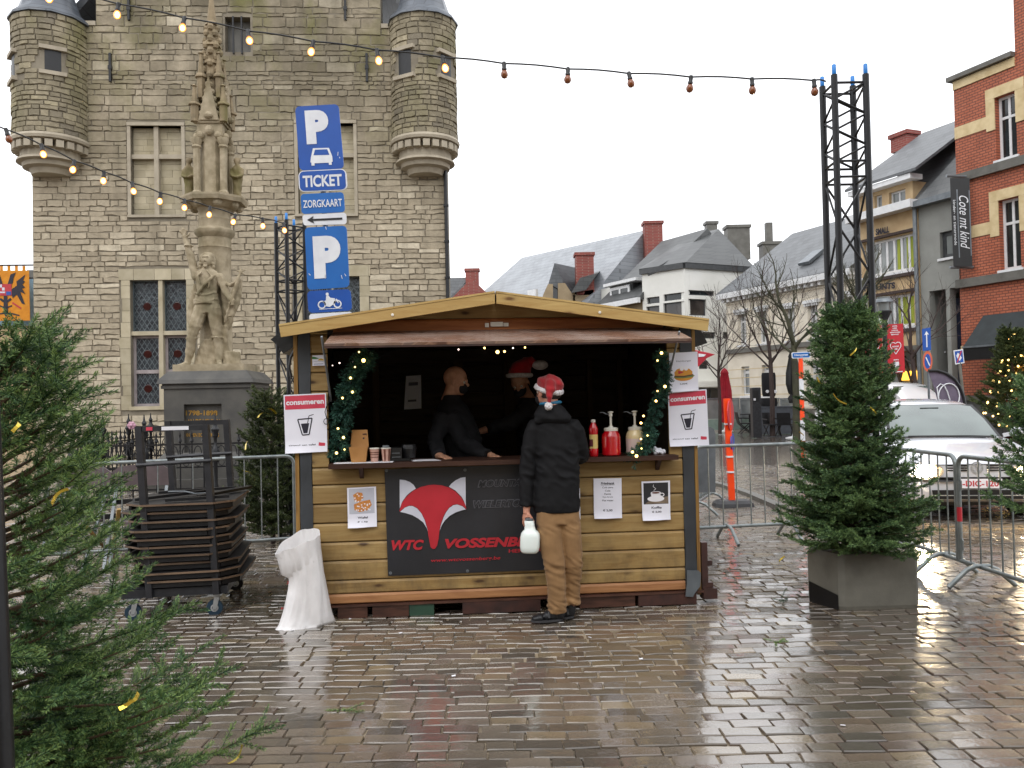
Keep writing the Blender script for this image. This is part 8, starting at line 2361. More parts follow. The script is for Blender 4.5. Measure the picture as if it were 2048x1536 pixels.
tag(b.build('gold_ribbon',M['gold_ribbon'],fir),kind='stuff')
pl = [gnd(1612,1201),gnd(1684,1222),gnd(1842,1217)]; pl.append(pl[2] + (pl[0] - pl[1]) + Vector((0.1,0.25,0)))
cb = thing('concrete_block','rounded grey concrete ballast block under the fir tree','block',sum(pl,Vector())/4)
hp = at(1690,1110,pl[1].y).z
b = MB(); cen = sum(pl,Vector())/4; V = []
for z,k in ((0.0,0.97),(0.03,1.0),(hp - 0.03,1.0),(hp,0.965)):
    for i,p in enumerate(pl):
        a,c = pl[i - 1],pl[(i + 1) % 4]
        for t_ in (a,c):
            e = p + (t_ - p).normalized()*0.03; V.append(cen + (e - cen)*k + Vector((0,0,z)))
b.add(V,[tuple(range(8))[::-1],tuple(range(24,32))] + [(k*8 + j,k*8 + (j + 1) % 8,k*8 + 8 + (j + 1) % 8,k*8 + 8 + j) for k in range(3) for j in range(8)]); b.build('block_body',M['concrete'],cb)
b = MB(); d_ = (pl[1] - pl[0]); nn = Vector((d_.y,-d_.x,0)).normalized(); b.prism([pl[0] + d_*0.12 + nn*0.004 + Vector((0,0,0.0)),pl[0] + d_*0.92 + nn*0.004,pl[0] + d_*0.92 + nn*0.004 + Vector((0,0,0.11)),pl[0] + d_*0.12 + nn*0.004 + Vector((0,0,0.16))],nn*0.002); b.build('fork_slot_shade',M['plastic_k'],cb)  # flat black plate painting the shade inside the slot, no hollow cut
# fir behind the left barrier
fl2 = at(545,1000,9.6)
fir2 = thing('fir_tree','dull green fir standing behind the left barrier beside the stall','tree',(fl2.x,9.6,0),0,'cut spruce trees on the square')
g3_ = np.random.default_rng(12)
pos,dr,sc_a,sh,limbs = conifer((fl2.x,9.6,0.06),1.52,lambda f: 0.46 - 0.25*f,150,g3_,up=lambda f: 0.2 + 0.5*f,twig_len=0.10,sec=(0.45,3),z0=0.03,jitter=0.2,fill=1.2)
scatter_sprigs('crown',FIR,pos,rot_from(dr,g3_),sc_a*1.2,sh,M['needle_dull'],fir2)
b = MB(); b.tube([(fl2.x,9.6,0.0),(fl2.x,9.6,1.5),(fl2.x + 0.02,9.6,1.98)],[0.03,0.012,0.004],6); b.tube([(fl2.x - 0.05,9.6,1.72),(fl2.x + 0.01,9.6,1.66),(fl2.x + 0.06,9.6,1.72)],0.005,5); b.build('trunk',M['bark'],fir2)
b = MB()
for px,py in ((540,822),(528,830),(500,885),(498,950)): ribbon(b,at(px,py,9.25),0.16,0.02,gr_)
tag(b.build('gold_ribbon',M['gold_ribbon'],fir2),kind='stuff')
# near tree on the far right
fr3 = at(2085,900,5.3)
fir3 = thing('fir_tree','green fir reaching in at the right edge in front of the white car','tree',(fr3.x,5.3,0),0,'cut spruce trees on the square')
pos,dr,sc_a,sh,limbs = conifer((fr3.x,5.3,0.75),0.85,lambda f: 0.30 - 0.22*f,70,g3_,up=lambda f: 0.2 + 0.4*f,twig_len=0.085,sec=(0.45,3),z0=0.03,jitter=0.35,fill=1.1)
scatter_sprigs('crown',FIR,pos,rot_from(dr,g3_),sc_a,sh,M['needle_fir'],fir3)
b = MB(); b.tube([(fr3.x,5.3,0.0),(fr3.x,5.3,1.6)],[0.035,0.008],8); b.build('trunk',M['bark'],fir3)
# lit christmas tree by the shop window
lt = FL.pt(lx(2082,780),0,1.3)
xt = thing('christmas_tree','christmas tree with warm lights in front of the shop window','tree',lt)
pos,dr,sc_a,sh,limbs = conifer((lt.x,lt.y,0.2),3.2,lambda f: 1.0 - 0.92*f,110,g3_,up=lambda f: 0.1 + 0.4*f,twig_len=0.3,sec=(0.45,2),z0=0.1,jitter=0.15,fill=1.2)
scatter_sprigs('crown',FIR,pos,rot_from(dr,g3_),sc_a*3.6,sh,M['needle_dull'],xt)
b = MB(); b.tube([(lt.x,lt.y,0),(lt.x,lt.y,3.3)],[0.07,0.02],6); b.build('trunk',M['bark'],xt)
lm = MB(); lm.ball((0,0,0),0.035,n=6,m=4); lme = lm.mesh('fairy_light',M['fairy'])
for k in range(90):
    f_ = k/90; a = k*0.62; r_ = (1.0 - 0.92*f_)*0.98 + 0.02
    o = link('fairy_light',lme,xt); o.matrix_parent_inverse = Matrix.Identity(4); o.location = (r_*math.cos(a),r_*math.sin(a),0.35 + 3.0*f_ + 0.05*math.sin(a*3))
# bare street trees
def bare_tree(label,p,h0,h,spread,seed,m='bark',r0=0.09,lean=0.0):
    g = random.Random(seed); t = thing('bare_tree',label,'tree',p,0,'bare street trees')
    b = MB(); top = Vector((p.x + lean,p.y,h0)); b.tube([Vector((p.x,p.y,0)),Vector((p.x,p.y,0)).lerp(top,0.5) + Vector((0.03,0,0)),top],[r0,r0*0.85,r0*0.75],8); b.build('trunk',M[m],t,True)
    b = MB()
    def grow(p,d,L,r,n):
        k = 3; pts = [p]; q = p; dd = d.copy()
        for i in range(k):
            dd = (dd + Vector((g.gauss(0,0.12),g.gauss(0,0.12),g.gauss(0.04,0.08)))).normalized(); q = q + dd*(L/k); pts.append(q)
        b.tube(pts,[r*(1 - 0.4*i/k) for i in range(k + 1)],4 if n < 3 else 6,False)
        if n == 0: return
        for j in range(g.choice((1,2,2,3))):
            f_ = g.uniform(0.35,1.0); i = min(k - 1,int(f_*k)); o_ = pts[i].lerp(pts[i + 1],f_*k - i)
            ax = Vector((g.gauss(0,1),g.gauss(0,1),g.gauss(0.15,0.6))).normalized()
            grow(o_,(dd*0.75 + ax*spread).normalized(),L*g.uniform(0.55,0.8),r*0.5,n - 1)
        grow(pts[-1],dd,L*0.7,r*0.6,n - 1)
    for j in range(5):
        a = j*1.256 + g.uniform(-0.3,0.3); grow(top - Vector((0,0,0.15*(j % 3))),Vector((math.cos(a)*0.75,math.sin(a)*0.75,0.65)).normalized(),(h - h0)*0.38,r0*0.36,4)
    grow(top,Vector((0,0,1)),(h - h0)*0.4,r0*0.65,4)
    tag(b.build('crown',M[m],t),kind='stuff'); return t
bare_tree('small bare tree behind the red closed parasol',gnd(1440,868),2.6,6.0,0.55,3,r0=0.08)
bare_tree('bare pollarded tree rising from the dark planter',gnd(1545,872),2.9,7.2,0.6,9,r0=0.11)
bare_tree('bare tree with mossy trunk close to the fir tree',gnd(1593,885),3.2,6.5,0.6,21,'bark_g',0.13)
bare_tree('bare tree in front of the grey building',Vector((at(1838,780,27).x,27,0)),2.8,5.8,0.5,33,r0=0.09,lean=-0.2)
bare_tree('mossy bare trunk behind the truss in front of the cream house',Vector((at(1722,780,22).x,22,0)),4.0,5.5,0.4,41,'bark_g',0.12)

# ================================================================== CARS
def car_loft(mb,st,n=9):
    """st: (x, half width, z bottom, z top, shoulder) ; rings run from the left sill over the top to the right sill"""
    V = []; k = 0
    for x,hw_,zb,zt,sh_ in st:
        ring = [(hw_*0.9,zb),(hw_*0.985,zb + 0.06),(hw_,zb + (zt - zb)*0.35),(hw_*0.995,zb + (zt - zb)*0.62),(hw_*(0.97 if sh_ < 1 else 0.99),zb + (zt - zb)*0.85),(hw_*0.9*sh_,zt - 0.02),(hw_*0.7*sh_,zt),(hw_*0.35*sh_,zt + 0.012)]
        full = ring + [(0,zt + 0.016)] + [(-a,c) for a,c in ring[::-1]]
        k = len(full); V += [(x,a,c) for a,c in full]
    m = len(st); fs = [(i*k + j,i*k + j + 1,(i + 1)*k + j + 1,(i + 1)*k + j) for i in range(m - 1) for j in range(k - 1)]
    fs += [(i*k + k - 1,i*k,(i + 1)*k,(i + 1)*k + k - 1) for i in range(m - 1)]
    fs += [tuple(range(k)),tuple(range((m - 1)*k,m*k))[::-1]]
    mb.add(V,fs)
G = gnd(1957,1046); hd_ = Vector((-0.17,-1,0)).normalized(); rzc = math.atan2(hd_.y,hd_.x)
car = thing('parked_car','silver white hatchback with lit headlights behind the right barriers','car',G,rzc,'cars on the street',local=True)
b = MB(); car_loft(b,[(0.0,0.66,0.38,0.70,1),(-0.03,0.76,0.28,0.73,1),(-0.10,0.81,0.24,0.76,1),(-0.25,0.84,0.22,0.80,1),(-0.6,0.86,0.2,0.88,1),(-1.0,0.87,0.2,0.95,1),(-1.3,0.87,0.2,0.99,1),(-2.2,0.875,0.2,1.0,1),(-3.3,0.87,0.22,1.0,1),(-3.9,0.84,0.28,0.98,1),(-4.1,0.76,0.36,0.9,1)])
b.build('body',M['carwhite'],car,True,35)
b = MB(); V = []
ws = [(-1.12,0.74,0.70,0.965,0.975),(-1.45,0.74,0.665,0.965,1.20),(-1.8,0.74,0.615,0.965,1.39),(-2.0,0.74,0.60,0.965,1.44),(-2.6,0.745,0.60,0.965,1.475),(-3.2,0.74,0.585,0.965,1.44),(-3.65,0.72,0.56,0.965,1.33),(-4.0,0.70,0.6,0.965,0.98)]
for x,a0,a1,z0,z1 in ws:
    V += [(x,a0,z0),(x,a1,z1 - 0.04),(x,a1*0.86,z1 - 0.005),(x,a1*0.45,z1 + 0.012),(x,0,z1 + 0.018),(x,-a1*0.45,z1 + 0.012),(x,-a1*0.86,z1 - 0.005),(x,-a1,z1 - 0.04),(x,-a0,z0)]
b.add(V,[(i*9 + j,i*9 + j + 1,i*9 + 10 + j,i*9 + 9 + j) for i in range(len(ws) - 1) for j in range(8)] + [tuple(range(9)),tuple(range(63,72))[::-1]]); b.build('cabin',M['carwhite'],car,True,35)
def glass_quad(nm,pts,m='carglass',par=car):
    b = MB(); b.poly(pts); return b.build(nm,M[m],par)
b = MB(); V = []
for x,a1,z1 in ((-1.115,0.66,0.985),(-1.44,0.615,1.205),(-1.79,0.555,1.388)):
    V += [(x + 0.012,a1*t_,z1 + 0.006 + 0.016*(1 - t_*t_)) for t_ in (-1,-0.5,0,0.5,1)]
b.add(V,[(i*5 + j,i*5 + j + 1,i*5 + 6 + j,i*5 + 5 + j) for i in range(2) for j in range(4)]); wsn = b.build('windscreen',M['carglass'],car,True)
b = MB(); V = []
for x,a1,z1 in ((-1.10,0.70,0.978),(-1.44,0.655,1.20),(-1.80,0.60,1.398)): V += [(x + 0.008,a1*t_,z1 + 0.003 + 0.014*(1 - t_*t_)) for t_ in (-1,-0.5,0,0.5,1)]
b.add(V,[(i*5 + j,i*5 + j + 1,i*5 + 6 + j,i*5 + 5 + j) for i in range(2) for j in range(4)]); b.build('windscreen_seal',M['plastic_k'],car,True)
b = MB(); b.tube([(-1.07,0.5,0.975),(-1.09,0.0,1.0),(-1.10,-0.45,1.0)],0.010,6); b.build('wiper',M['plastic_k'],car)
b = MB(); b.box(-1.72,-1.68,-0.12,0.12,1.31,1.37); b.build('rear_view_mirror',M['plastic_k'],car)
for e in (-1,1):
    for nm,xs_ in (('front_side_window',((-1.5,1.0),(-2.45,1.0),(-2.45,1.40),(-1.98,1.36))),('rear_side_window',((-2.5,1.0),(-3.35,1.0),(-3.2,1.34),(-2.5,1.40)))):
        pts = [(x,e*((0.74 - (z - 0.965)*0.31) + 0.012),z) for x,z in xs_]; glass_quad(nm,pts)
    b = MB(); oell(b,(-1.25,e*0.98,1.04),(1,0,0),(0,1,0),(0,0,1),0.09,0.105,0.07); b.bar((-1.3,e*0.8,0.99),(-1.27,e*0.94,1.02),0.05); b.build('door_mirror',M['carwhite'],car,True)
    # lamp unit
    b = MB(); c = Vector((0.0,e*0.56,0.625)); V = []
    for k in range(22):
        t_ = 2*PI*k/22; V.append(c + Vector((-0.035 - 0.10*max(0,math.cos(t_)*0.6),e*0.185*math.cos(t_),0.085*math.sin(t_)*(1 - 0.15*math.cos(t_)))))
    b.prism(V,(0.05,0,0)); hl = b.build('headlight',M['lampglass'],car)
    b = MB(); b.lathe([(0.07,0),(0.066,0.012),(0.04,0.02)],18,c + Vector((0.012,e*0.045,0.0)),(1,e*0.12,0)); b.build('lamp',M['headlamp'],hl)
    b = MB(); b.lathe([(0.045,0),(0.04,0.01)],14,c + Vector((0.016,-e*0.095,-0.005)),(1,0,0)); b.build('indicator',M['indicator'],hl)
    for x in (-0.78,-3.25):
        b = MB(); b.lathe([(0.19,-0.095),(0.29,-0.1),(0.31,-0.07),(0.31,0.07),(0.29,0.1),(0.19,0.095)],26,(x,e*0.765,0.31),(0,1,0)); w_ = b.build('wheel',M['tyre'],car,True,40)
        b = MB(); b.lathe([(0.19,-0.09),(0.16,-0.102),(0.05,-0.105),(0.05,0.105),(0.16,0.102),(0.19,0.09)],18,(x,e*0.765,0.31),(0,1,0)); b.build('rim',M['zinc_bright'],w_,True,40)
b = MB()
for z in (0.645,0.675,0.705):
    for e in (-1,1): b.box(-0.075,-0.035 + 0.0,min(e*0.11,e*0.38),max(e*0.11,e*0.38),z - 0.009,z + 0.009)
for v_i,v in enumerate(b.v): b.v[v_i] = (v[0] + 0.05 - 0.10*max(0,abs(v[1]) - 0.2),v[1],v[2] - 0.012)
tag(b.build('grille',M['plastic_k'],car),kind='stuff')
b = MB(); b.lathe([(0.072,0.0),(0.072,0.012),(0.06,0.012),(0.06,0.0)],24,(-0.005,0,0.665),(1,0,0.1),cap=False)
for pts in (((-0.045,0.712),(0.0,0.67),(0.045,0.712)),((-0.058,0.685),(-0.03,0.618),(0.0,0.66),(0.03,0.618),(0.058,0.685))):
    b.tube([(0.008,a,c) for a,c in pts],0.006,5)
b.build('badge',M['zinc_bright'],car)
b = MB()
for e in (-1,1): b.prism([(0.014,0.0,0.50),(0.012,e*0.45,0.50),(-0.03,e*0.72,0.50),(-0.10,e*0.83,0.50),(-0.10,e*0.83,0.555),(-0.03,e*0.72,0.555),(0.012,e*0.45,0.555),(0.014,0,0.555)],(0.022,0,0))
b.build('bumper_strip',M['plastic_k'],car)
b = MB(); b.prism([(0.012,-0.5,0.29),(0.012,0.5,0.29),(0.012,0.52,0.40),(0.012,-0.52,0.40)],(0.02,0,0)); b.build('lower_intake',M['plastic_k'],car)
b = MB(); b.tube([(0.036,-0.52,0.335),(0.036,0.52,0.335)],0.006,5); b.build('intake_trim',M['zinc_bright'],car)
b = MB(); b.box(0.038,0.05,-0.26,0.26,0.425,0.535); pln = b.build('licence_plate',M['white_print'],car)
FPl = Frame((0.052,-0.26,0.425),(0,1,0)); U,Fc,asp = text_verts('1-DIC-120',0.02)
b = MB(); b.add([(0.0535,0.22 - (-1)*0 - 0.44*(1 - u) if False else -0.22 + 0.44*u,0.445 + 0.07*v) for u,v in U],Fc); b.build('plate_lettering',M['fox_red'],pln)
for e in (-1,1):
    b = MB(); b.tube([(-0.03,e*0.62,0.735),(-0.25,e*0.70,0.806),(-0.6,e*0.745,0.883),(-1.08,e*0.76,0.958)],0.004,4); b.build('bonnet_gap',M['plastic_k'],car)
    b = MB(); b.tube([(-1.32,e*0.873,0.3),(-1.32,e*0.868,0.92)],0.004,4); b.build('door_gap',M['plastic_k'],car)
b = MB(); b.tube([(0.004,-0.6,0.703),(0.006,0.6,0.703)],0.004,4); b.build('bonnet_gap',M['plastic_k'],car)
b = MB(); b.box(-3.6,-0.35,-0.8,0.8,0.17,0.22); b.build('underbody',M['plastic_k'],car)
# white van behind
vx = at(1862,790,24.0); vx.z = 0
van = thing('parked_van','white van with dark side windows standing behind the silver car','van',vx,-1.265,'cars on the street',local=True)
b = MB(); car_loft(b,[(0.3,0.6,0.45,0.75,1),(0.2,0.76,0.3,0.9,1),(-0.3,0.88,0.22,1.05,1),(-0.75,0.9,0.2,1.12,1),(-2.2,0.91,0.2,1.14,1),(-3.9,0.9,0.25,1.14,1),(-4.1,0.86,0.3,1.1,1)]); b.build('body',M['vanwhite'],van,True,35)
b = MB(); V = []
ws = [(-0.05,0.84,0.78,1.08,1.12),(-0.4,0.85,0.74,1.08,1.5),(-0.85,0.86,0.72,1.08,1.8),(-1.2,0.86,0.72,1.08,1.87),(-2.5,0.87,0.73,1.08,1.92),(-3.9,0.86,0.73,1.08,1.9),(-4.08,0.84,0.71,1.08,1.8)]
for x,a0,a1,z0,z1 in ws: V += [(x,a0,z0),(x,a1,z1 - 0.07),(x,a1*0.88,z1 - 0.01),(x,0,z1 + 0.02),(x,-a1*0.88,z1 - 0.01),(x,-a1,z1 - 0.07),(x,-a0,z0)]
b.add(V,[(i*7 + j,i*7 + j + 1,i*7 + 8 + j,i*7 + 7 + j) for i in range(len(ws) - 1) for j in range(6)] + [tuple(range(7)),tuple(range(42,49))[::-1]]); b.build('cabin',M['vanwhite'],van,True,35)
for e in (-1,1):
    ys = lambda z: e*(0.86 - (z - 1.08)*0.17 + 0.014)
    for nm,xs_ in (('front_side_window',((-0.25,1.14),(-1.1,1.1),(-1.1,1.7),(-0.75,1.66))),('rear_side_window',((-1.3,1.1),(-2.3,1.1),(-2.3,1.74),(-1.3,1.72))),('cargo_window',((-2.5,1.1),(-3.7,1.1),(-3.7,1.74),(-2.5,1.75)))): glass_quad(nm,[(x,ys(z),z) for x,z in xs_],'glass',van)
    for x in (-0.55,-3.2):
        b = MB(); b.lathe([(0.19,-0.095),(0.31,-0.09),(0.31,0.09),(0.19,0.095)],20,(x,e*0.8,0.31),(0,1,0)); b.build('wheel',M['tyre'],van,True,40)
glass_quad('windscreen',[(-0.03,-0.72,1.15),(-0.03,0.72,1.15),(-0.79,0.64,1.77),(-0.79,-0.64,1.77)],'carglass',van)

# ================================================================== street furniture and terrace
# beach flag
FB3 = Frame((0,16.0,0),(1,0,0)); bf = thing('beach_flag','purple grey curved beach flag with white loop emblem behind the car','flag',FB3.pt(FB3.pix(1930,860)[0],0))
edge_ = [(1856,741),(1874,741),(1892,747),(1908,758),(1919,774),(1926,793),(1931,820),(1934,860),(1936,900)]
P = [FB3.pt(*FB3.pix(*q)) for q in edge_ + [(1890,900),(1884,850),(1874,795),(1865,765)]]
b = MB(); b.prism(P,(0,0.01,0)); b.build('cloth',mat('mauve_cloth','#6C6274','#5C5264',rough=0.7),bf)
b = MB(); b.tube([FB3.pt(*FB3.pix(*q),0.02) for q in edge_] + [FB3.pt(FB3.pix(1938,900)[0],0.0)],0.03,6); b.build('pole',M['plastic_k'],bf)
b = MB(); ce = [FB3.pt(*FB3.pix(1897 + 21*math.cos(t),793 + 26*math.sin(t)),0.02) for t in [2*PI*k/24 for k in range(24)]]; b.tube(ce,0.012,4,False,True)
b.tube([FB3.pt(*FB3.pix(*q),0.02) for q in ((1876,796),(1873,775),(1880,768),(1888,772),(1894,784),(1899,800))],0.012,4,False); b.build('emblem',M['sign_white'],bf)
# lamp post with red banners
FLP = Frame((0,23.0,0),(1,0,0)); lp = thing('street_lamp','dark street lamp with domed top beside the red banner','lamp post',FLP.pt(FLP.pix(1769,780)[0],0))
pz = lambda px,py: FLP.pt(*FLP.pix(px,py))
b = MB(); p = pz(1769,700); b.tube([Vector((p.x,23,0)),pz(1769,640)],0.06,10); b.lathe([(0.06,0),(0.12,0.14),(0.2,0.3),(0.18,0.33)],10,pz(1769,645)); b.build('post',M['cartblack'],lp,True)
b = MB(); b.lathe([(0.12,0),(0.19,0.5)],12,pz(1768,630)); b.build('glass',M['glass_pale'],lp,True)
b = MB(); b.lathe([(0.25,0.0),(0.22,0.08),(0.12,0.15),(0.02,0.17)],14,pz(1768,605)); b.build('cap',M['zinc'],lp,True)
def red_banner(label,c,vis=True):
    q = Quad(FLP,*c); t = thing('red_banner',label,'banner',q.pt(0.5,1),0,'red banners on the street lamp')
    b = MB(); q.sheet(b,0.015); b.build('cloth',mat('banner_cloth_red','#C2202E','#B41C28',rough=0.6),t)
    b = MB()
    for k,(w,s_) in enumerate(((0.3,'WINKEL'),(0.26,'HIER'),(0.38,'LOKAAL'),(0.62,'VERANTWOORD'),(0.46,'BEWUST'))): q.text(b,s_,0.5 - w/2,0.03 + k*0.043,0.5 + w/2,0.055 + k*0.043,0.01,bold=0.04)
    hp_ = [(0.5,0.615),(0.2,0.46),(0.2,0.41),(0.3,0.375),(0.42,0.38),(0.5,0.4),(0.6,0.375),(0.74,0.38),(0.82,0.42),(0.8,0.47),(0.5,0.615)]
    q.line(b,hp_,0.04,0.01,0.36); q.text(b,'KOOP',0.32,0.445,0.7,0.475,0.01,bold=0.05); q.text(b,'HIER',0.4,0.5,0.62,0.525,0.01,bold=0.05)
    q.text(b,'INFO',0.36,0.72,0.66,0.745,0.01,bold=0.05); q.rect(b,0.34,0.77,0.66,0.9,0.01); q.rect(b,0.12,0.965,0.86,0.985,0.01); tag(b.build('print',M['sign_white'],t),kind='stuff')
red_banner('red banner with white heart outline hanging right of the street lamp',((1772,649),(1806,647),(1810,745),(1776,747)))
red_banner('red banner mostly hidden behind the truss and fir',((1727,650),(1763,648),(1766,746),(1731,748)))
# one way and no parking signs
FS2 = Frame((0,21.0,0),(1,0,0)); p2 = thing('sign_post','post with blue one-way arrow sign above a no-parking disc','sign post',FS2.pt(FS2.pix(1856,780)[0],0))
b = MB(); pp_ = FS2.pix(1855,655); b.tube([FS2.pt(pp_[0],0,-0.03),FS2.pt(pp_[0],pp_[1],-0.03)],0.03,8); b.build('pole',M['signgrey'],p2)
q = Quad(FS2,(1844,658),(1861,655),(1862,700),(1846,702)); b = MB(); q.sheet(b,0.012); s_ = b.build('sign',M['sign_blue'],p2)
b = MB(); q.shape(b,[(0.5,0.12),(0.78,0.3),(0.57,0.28),(0.57,0.85),(0.43,0.85),(0.43,0.28),(0.22,0.3)],0.004); b.build('arrow',M['sign_white'],s_)
q = Quad(FS2,(1846,702),(1865,702),(1865,743),(1846,743)); b = MB(); b.prism([q.pt(0.5 + 0.5*math.cos(t),0.5 + 0.5*math.sin(t)) for t in [2*PI*k/24 for k in range(24)]],(0,0.012,0)); s_ = b.build('sign',mat('sign_red_rim','#D06A4A','#C4583A',rough=0.4),p2)
b = MB(); q.ell(b,0.48,0.5,0.33,0.36,0.004); b.build('sign_face',M['sign_blue'],s_); b = MB(); q.line(b,[(0.28,0.3),(0.7,0.72)],0.12,0.008,0.5); b.build('slash',M['sign_white'],s_)
FS3 = Frame((0,19.5,0),(1,0,0)); p3_ = thing('sign_post','slanting grey post with a square blue end-of-zone sign','sign post',FS3.pt(FS3.pix(1937,850)[0],0))
b = MB(); b.tube([FS3.pt(FS3.pix(1939,860)[0],0,-0.03),FS3.pt(*FS3.pix(1918,702),-0.03)],0.035,8); b.build('pole',M['concrete'],p3_)
q = Quad(FS3,(1907,701),(1926,698),(1929,726),(1911,729)); b = MB(); q.sheet(b,0.012); s_ = b.build('sign',M['sign_white'],p3_)
b = MB(); q.rect(b,0.09,0.08,0.91,0.92,0.004); b.build('sign_face',M['sign_blue'],s_); b = MB(); q.shape(b,[(0.2,0.4),(0.4,0.2),(0.6,0.35),(0.75,0.6),(0.5,0.8),(0.3,0.6)],0.006); b.build('symbol',M['sign_white'],s_); b = MB(); q.line(b,[(0.2,0.88),(0.78,0.12)],0.12,0.008); b.build('slash',M['fox_red'],s_)
# street name sign
FN = Frame((0,15.0,0),(1,0,0)); ns = thing('street_name_sign','blue street name sign on a red and white banded pole','sign post',FN.pt(FN.pix(1606,800)[0],0))
b = MB(); x = FN.pix(1603,720)[0]; zt5 = FN.pix(1603,716)[1]
for k in range(6):
    b = MB(); b.tube([FN.pt(x,zt5*k/6 + 0.001,-0.04),FN.pt(x,zt5*(k + 1)/6,-0.04)],0.04,10); b.build('pole',M['orange' if k % 2 else 'sign_white'],ns,True)
q = Quad(FN,(1583,705),(1621,703),(1621,716),(1584,717)); o_ = rrect(0,0,1,1,0.07,0.25)
b = MB(); b.prism([q.pt(u,v) for u,v in o_],(0,0.012,0)); s_ = b.build('sign',M['sign_white'],ns); b = MB(); b.poly([q.pt(u,v,0.004) for u,v in rrect(0.04,0.12,0.96,0.88,0.06,0.2)]); b.build('sign_face',M['sign_blue2'],s_)
b = MB(); q.text(b,'Nieuwstraat',0.14,0.32,0.86,0.6,0.008,bold=0.03); q.text(b,'2200',0.43,0.7,0.58,0.8,0.008); b.build('lettering',M['sign_white'],s_)
# orange post with sign edge-on
po = gnd(1466,1012); op_ = thing('orange_post','bright orange post on a dark rubber foot with signs seen edge-on','post',po)
y_ = po.y; z_t = at(1452,797,y_).z; xt_ = at(1452,797,y_).x; xb_ = at(1466,1005,y_).x
b = MB(); tp = Vector((at(1453,797,y_).x,y_,z_t)); bt2 = Vector((at(1464,1008,y_).x,y_,0.08)); b.bar(bt2,tp,0.085,0.06,up=(0,1,0)); b.build('post',M['orange'],op_)
b = MB(); s2 = (tp - bt2); 
for f_ in (0.28,0.43,0.75): c = bt2 + s2*f_; b.obox(c,(1,0,0),(0,1,0),(0,0,1),(-0.046,-0.046,-0.012),(0.046,0.046,0.012))
tag(b.build('clamp_band',M['sign_white'],op_),kind='stuff')
b = MB(); c = po + Vector((0,0,0.0)); V = []
for z,k in ((0,1),(0.05,0.95),(0.09,0.75)): V += [c + Vector((sx_*0.28*k,sy_*0.2*k,z)) for sx_,sy_ in ((-1,-0.6),(-0.7,-1),(0.7,-1),(1,-0.6),(1,0.6),(0.7,1),(-0.7,1),(-1,0.6))]
b.add(V,[tuple(range(8))[::-1],tuple(range(16,24))] + [(k*8 + j,k*8 + (j + 1) % 8,k*8 + 8 + (j + 1) % 8,k*8 + 8 + j) for k in range(2) for j in range(8)]); b.build('foot',M['rubber'],op_)
sd_ = Vector((0.42,0.9,0)).normalized(); sn = Vector((sd_.y,-sd_.x,0))
for (px,py,r_,m_,nm) in ((1460,830,0.235,'fox_red','sign'),(1464,885,0.13,'sign_blue','sign')):
    c = at(px,py,y_ + 0.05) ; b = MB(); b.prism([c + sd_*(r_*math.cos(t)) + Vector((0,0,r_*math.sin(t))) for t in [2*PI*k/24 for k in range(24)]],sn*0.015); b.build(nm,M[m_],op_)
# dark pillar
pk = gnd(1513,875); pi_ = thing('pillar','dark grey slim service pillar on the pavement','pillar',pk); hh = at(1513,775,pk.y).z
b = MB(); b.rbox(pk.x - 0.16,pk.x + 0.16,pk.y - 0.16,pk.y + 0.16,0,hh,0.02); b.build('column',M['cartblack'],pi_)
b = MB(); b.box(pk.x - 0.13,pk.x + 0.07,pk.y - 0.167,pk.y - 0.161,hh*0.72,hh*0.94); b.build('display',M['plastic_k'],pi_)
b = MB(); b.box(pk.x - 0.12,pk.x - 0.04,pk.y - 0.172,pk.y - 0.168,hh*0.74,hh*0.785); b.build('sticker',M['sign_white'],pi_)
# closed red parasol on a white foot, black parasols
def parasol(label,pb,zb,zt,r,m,foot='winwhite',seg=10):
    t = thing('closed_parasol',label,'parasol',pb,0,'closed parasols on the terrace')
    b = MB(); b.tube([pb,Vector((pb.x,pb.y,zt + 0.1))],0.025,8); b.build('pole',M['zinc'],t)
    b = MB(); V = []; n_ = 20
    for z,k in ((zt + 0.08,0.1),(zt,0.4),(zt - 0.15,0.62),(zt - 0.18,0.55),(zt - (zt - zb)*0.4,0.95),(zt - (zt - zb)*0.62,1.0),(zt - (zt - zb)*0.8,0.7),(zt - (zt - zb)*0.84,0.5),(zt - (zt - zb)*0.9,0.8),(zb,0.62)):
        V += [Vector((pb.x + r*k*(1 + 0.16*math.cos(i*PI))*math.cos(2*PI*i/n_),pb.y + r*k*(1 + 0.16*math.cos(i*PI))*math.sin(2*PI*i/n_),z)) for i in range(n_)]
    b.add(V,[(k*n_ + j,k*n_ + (j + 1) % n_,(k + 1)*n_ + (j + 1) % n_,(k + 1)*n_ + j) for k in range(9) for j in range(n_)]); b.build('canopy',M[m],t,True,60)
    b = MB(); b.lathe([(0.32,0),(0.32,0.06),(0.1,0.1),(0.04,0.3)],16,pb); b.build('foot',M[foot],t,True,40)
pr = gnd(1452,864); parasol('closed red parasol on a white foot behind the orange post',pr,at(1446,845,pr.y).z,at(1446,740,pr.y).z,0.27,'red_cloth')
pr = gnd(1590,878); parasol('tall closed black parasol beside the bare tree trunk',pr,at(1590,806,pr.y).z,at(1588,705,pr.y).z,0.24,'plastic_k')
rp = thing('open_parasol','red parasol corner showing behind the hamburger notice','parasol',gnd(1385,905))
pr = gnd(1380,900); b = MB(); b.tube([pr,Vector((pr.x,pr.y,at(1396,708,pr.y).z))],0.03,8); b.build('pole',M['zinc'],rp)
b = MB(); a_,c_,e_2,f_2 = (at(*q,pr.y) for q in ((1385,700),(1430,709),(1414,716),(1392,738))); b.prism([at(1372,700,pr.y),a_,c_,e_2,f_2,at(1372,730,pr.y)],(0,0.8,0.1)); b.build('canopy',M['red_cloth'],rp)
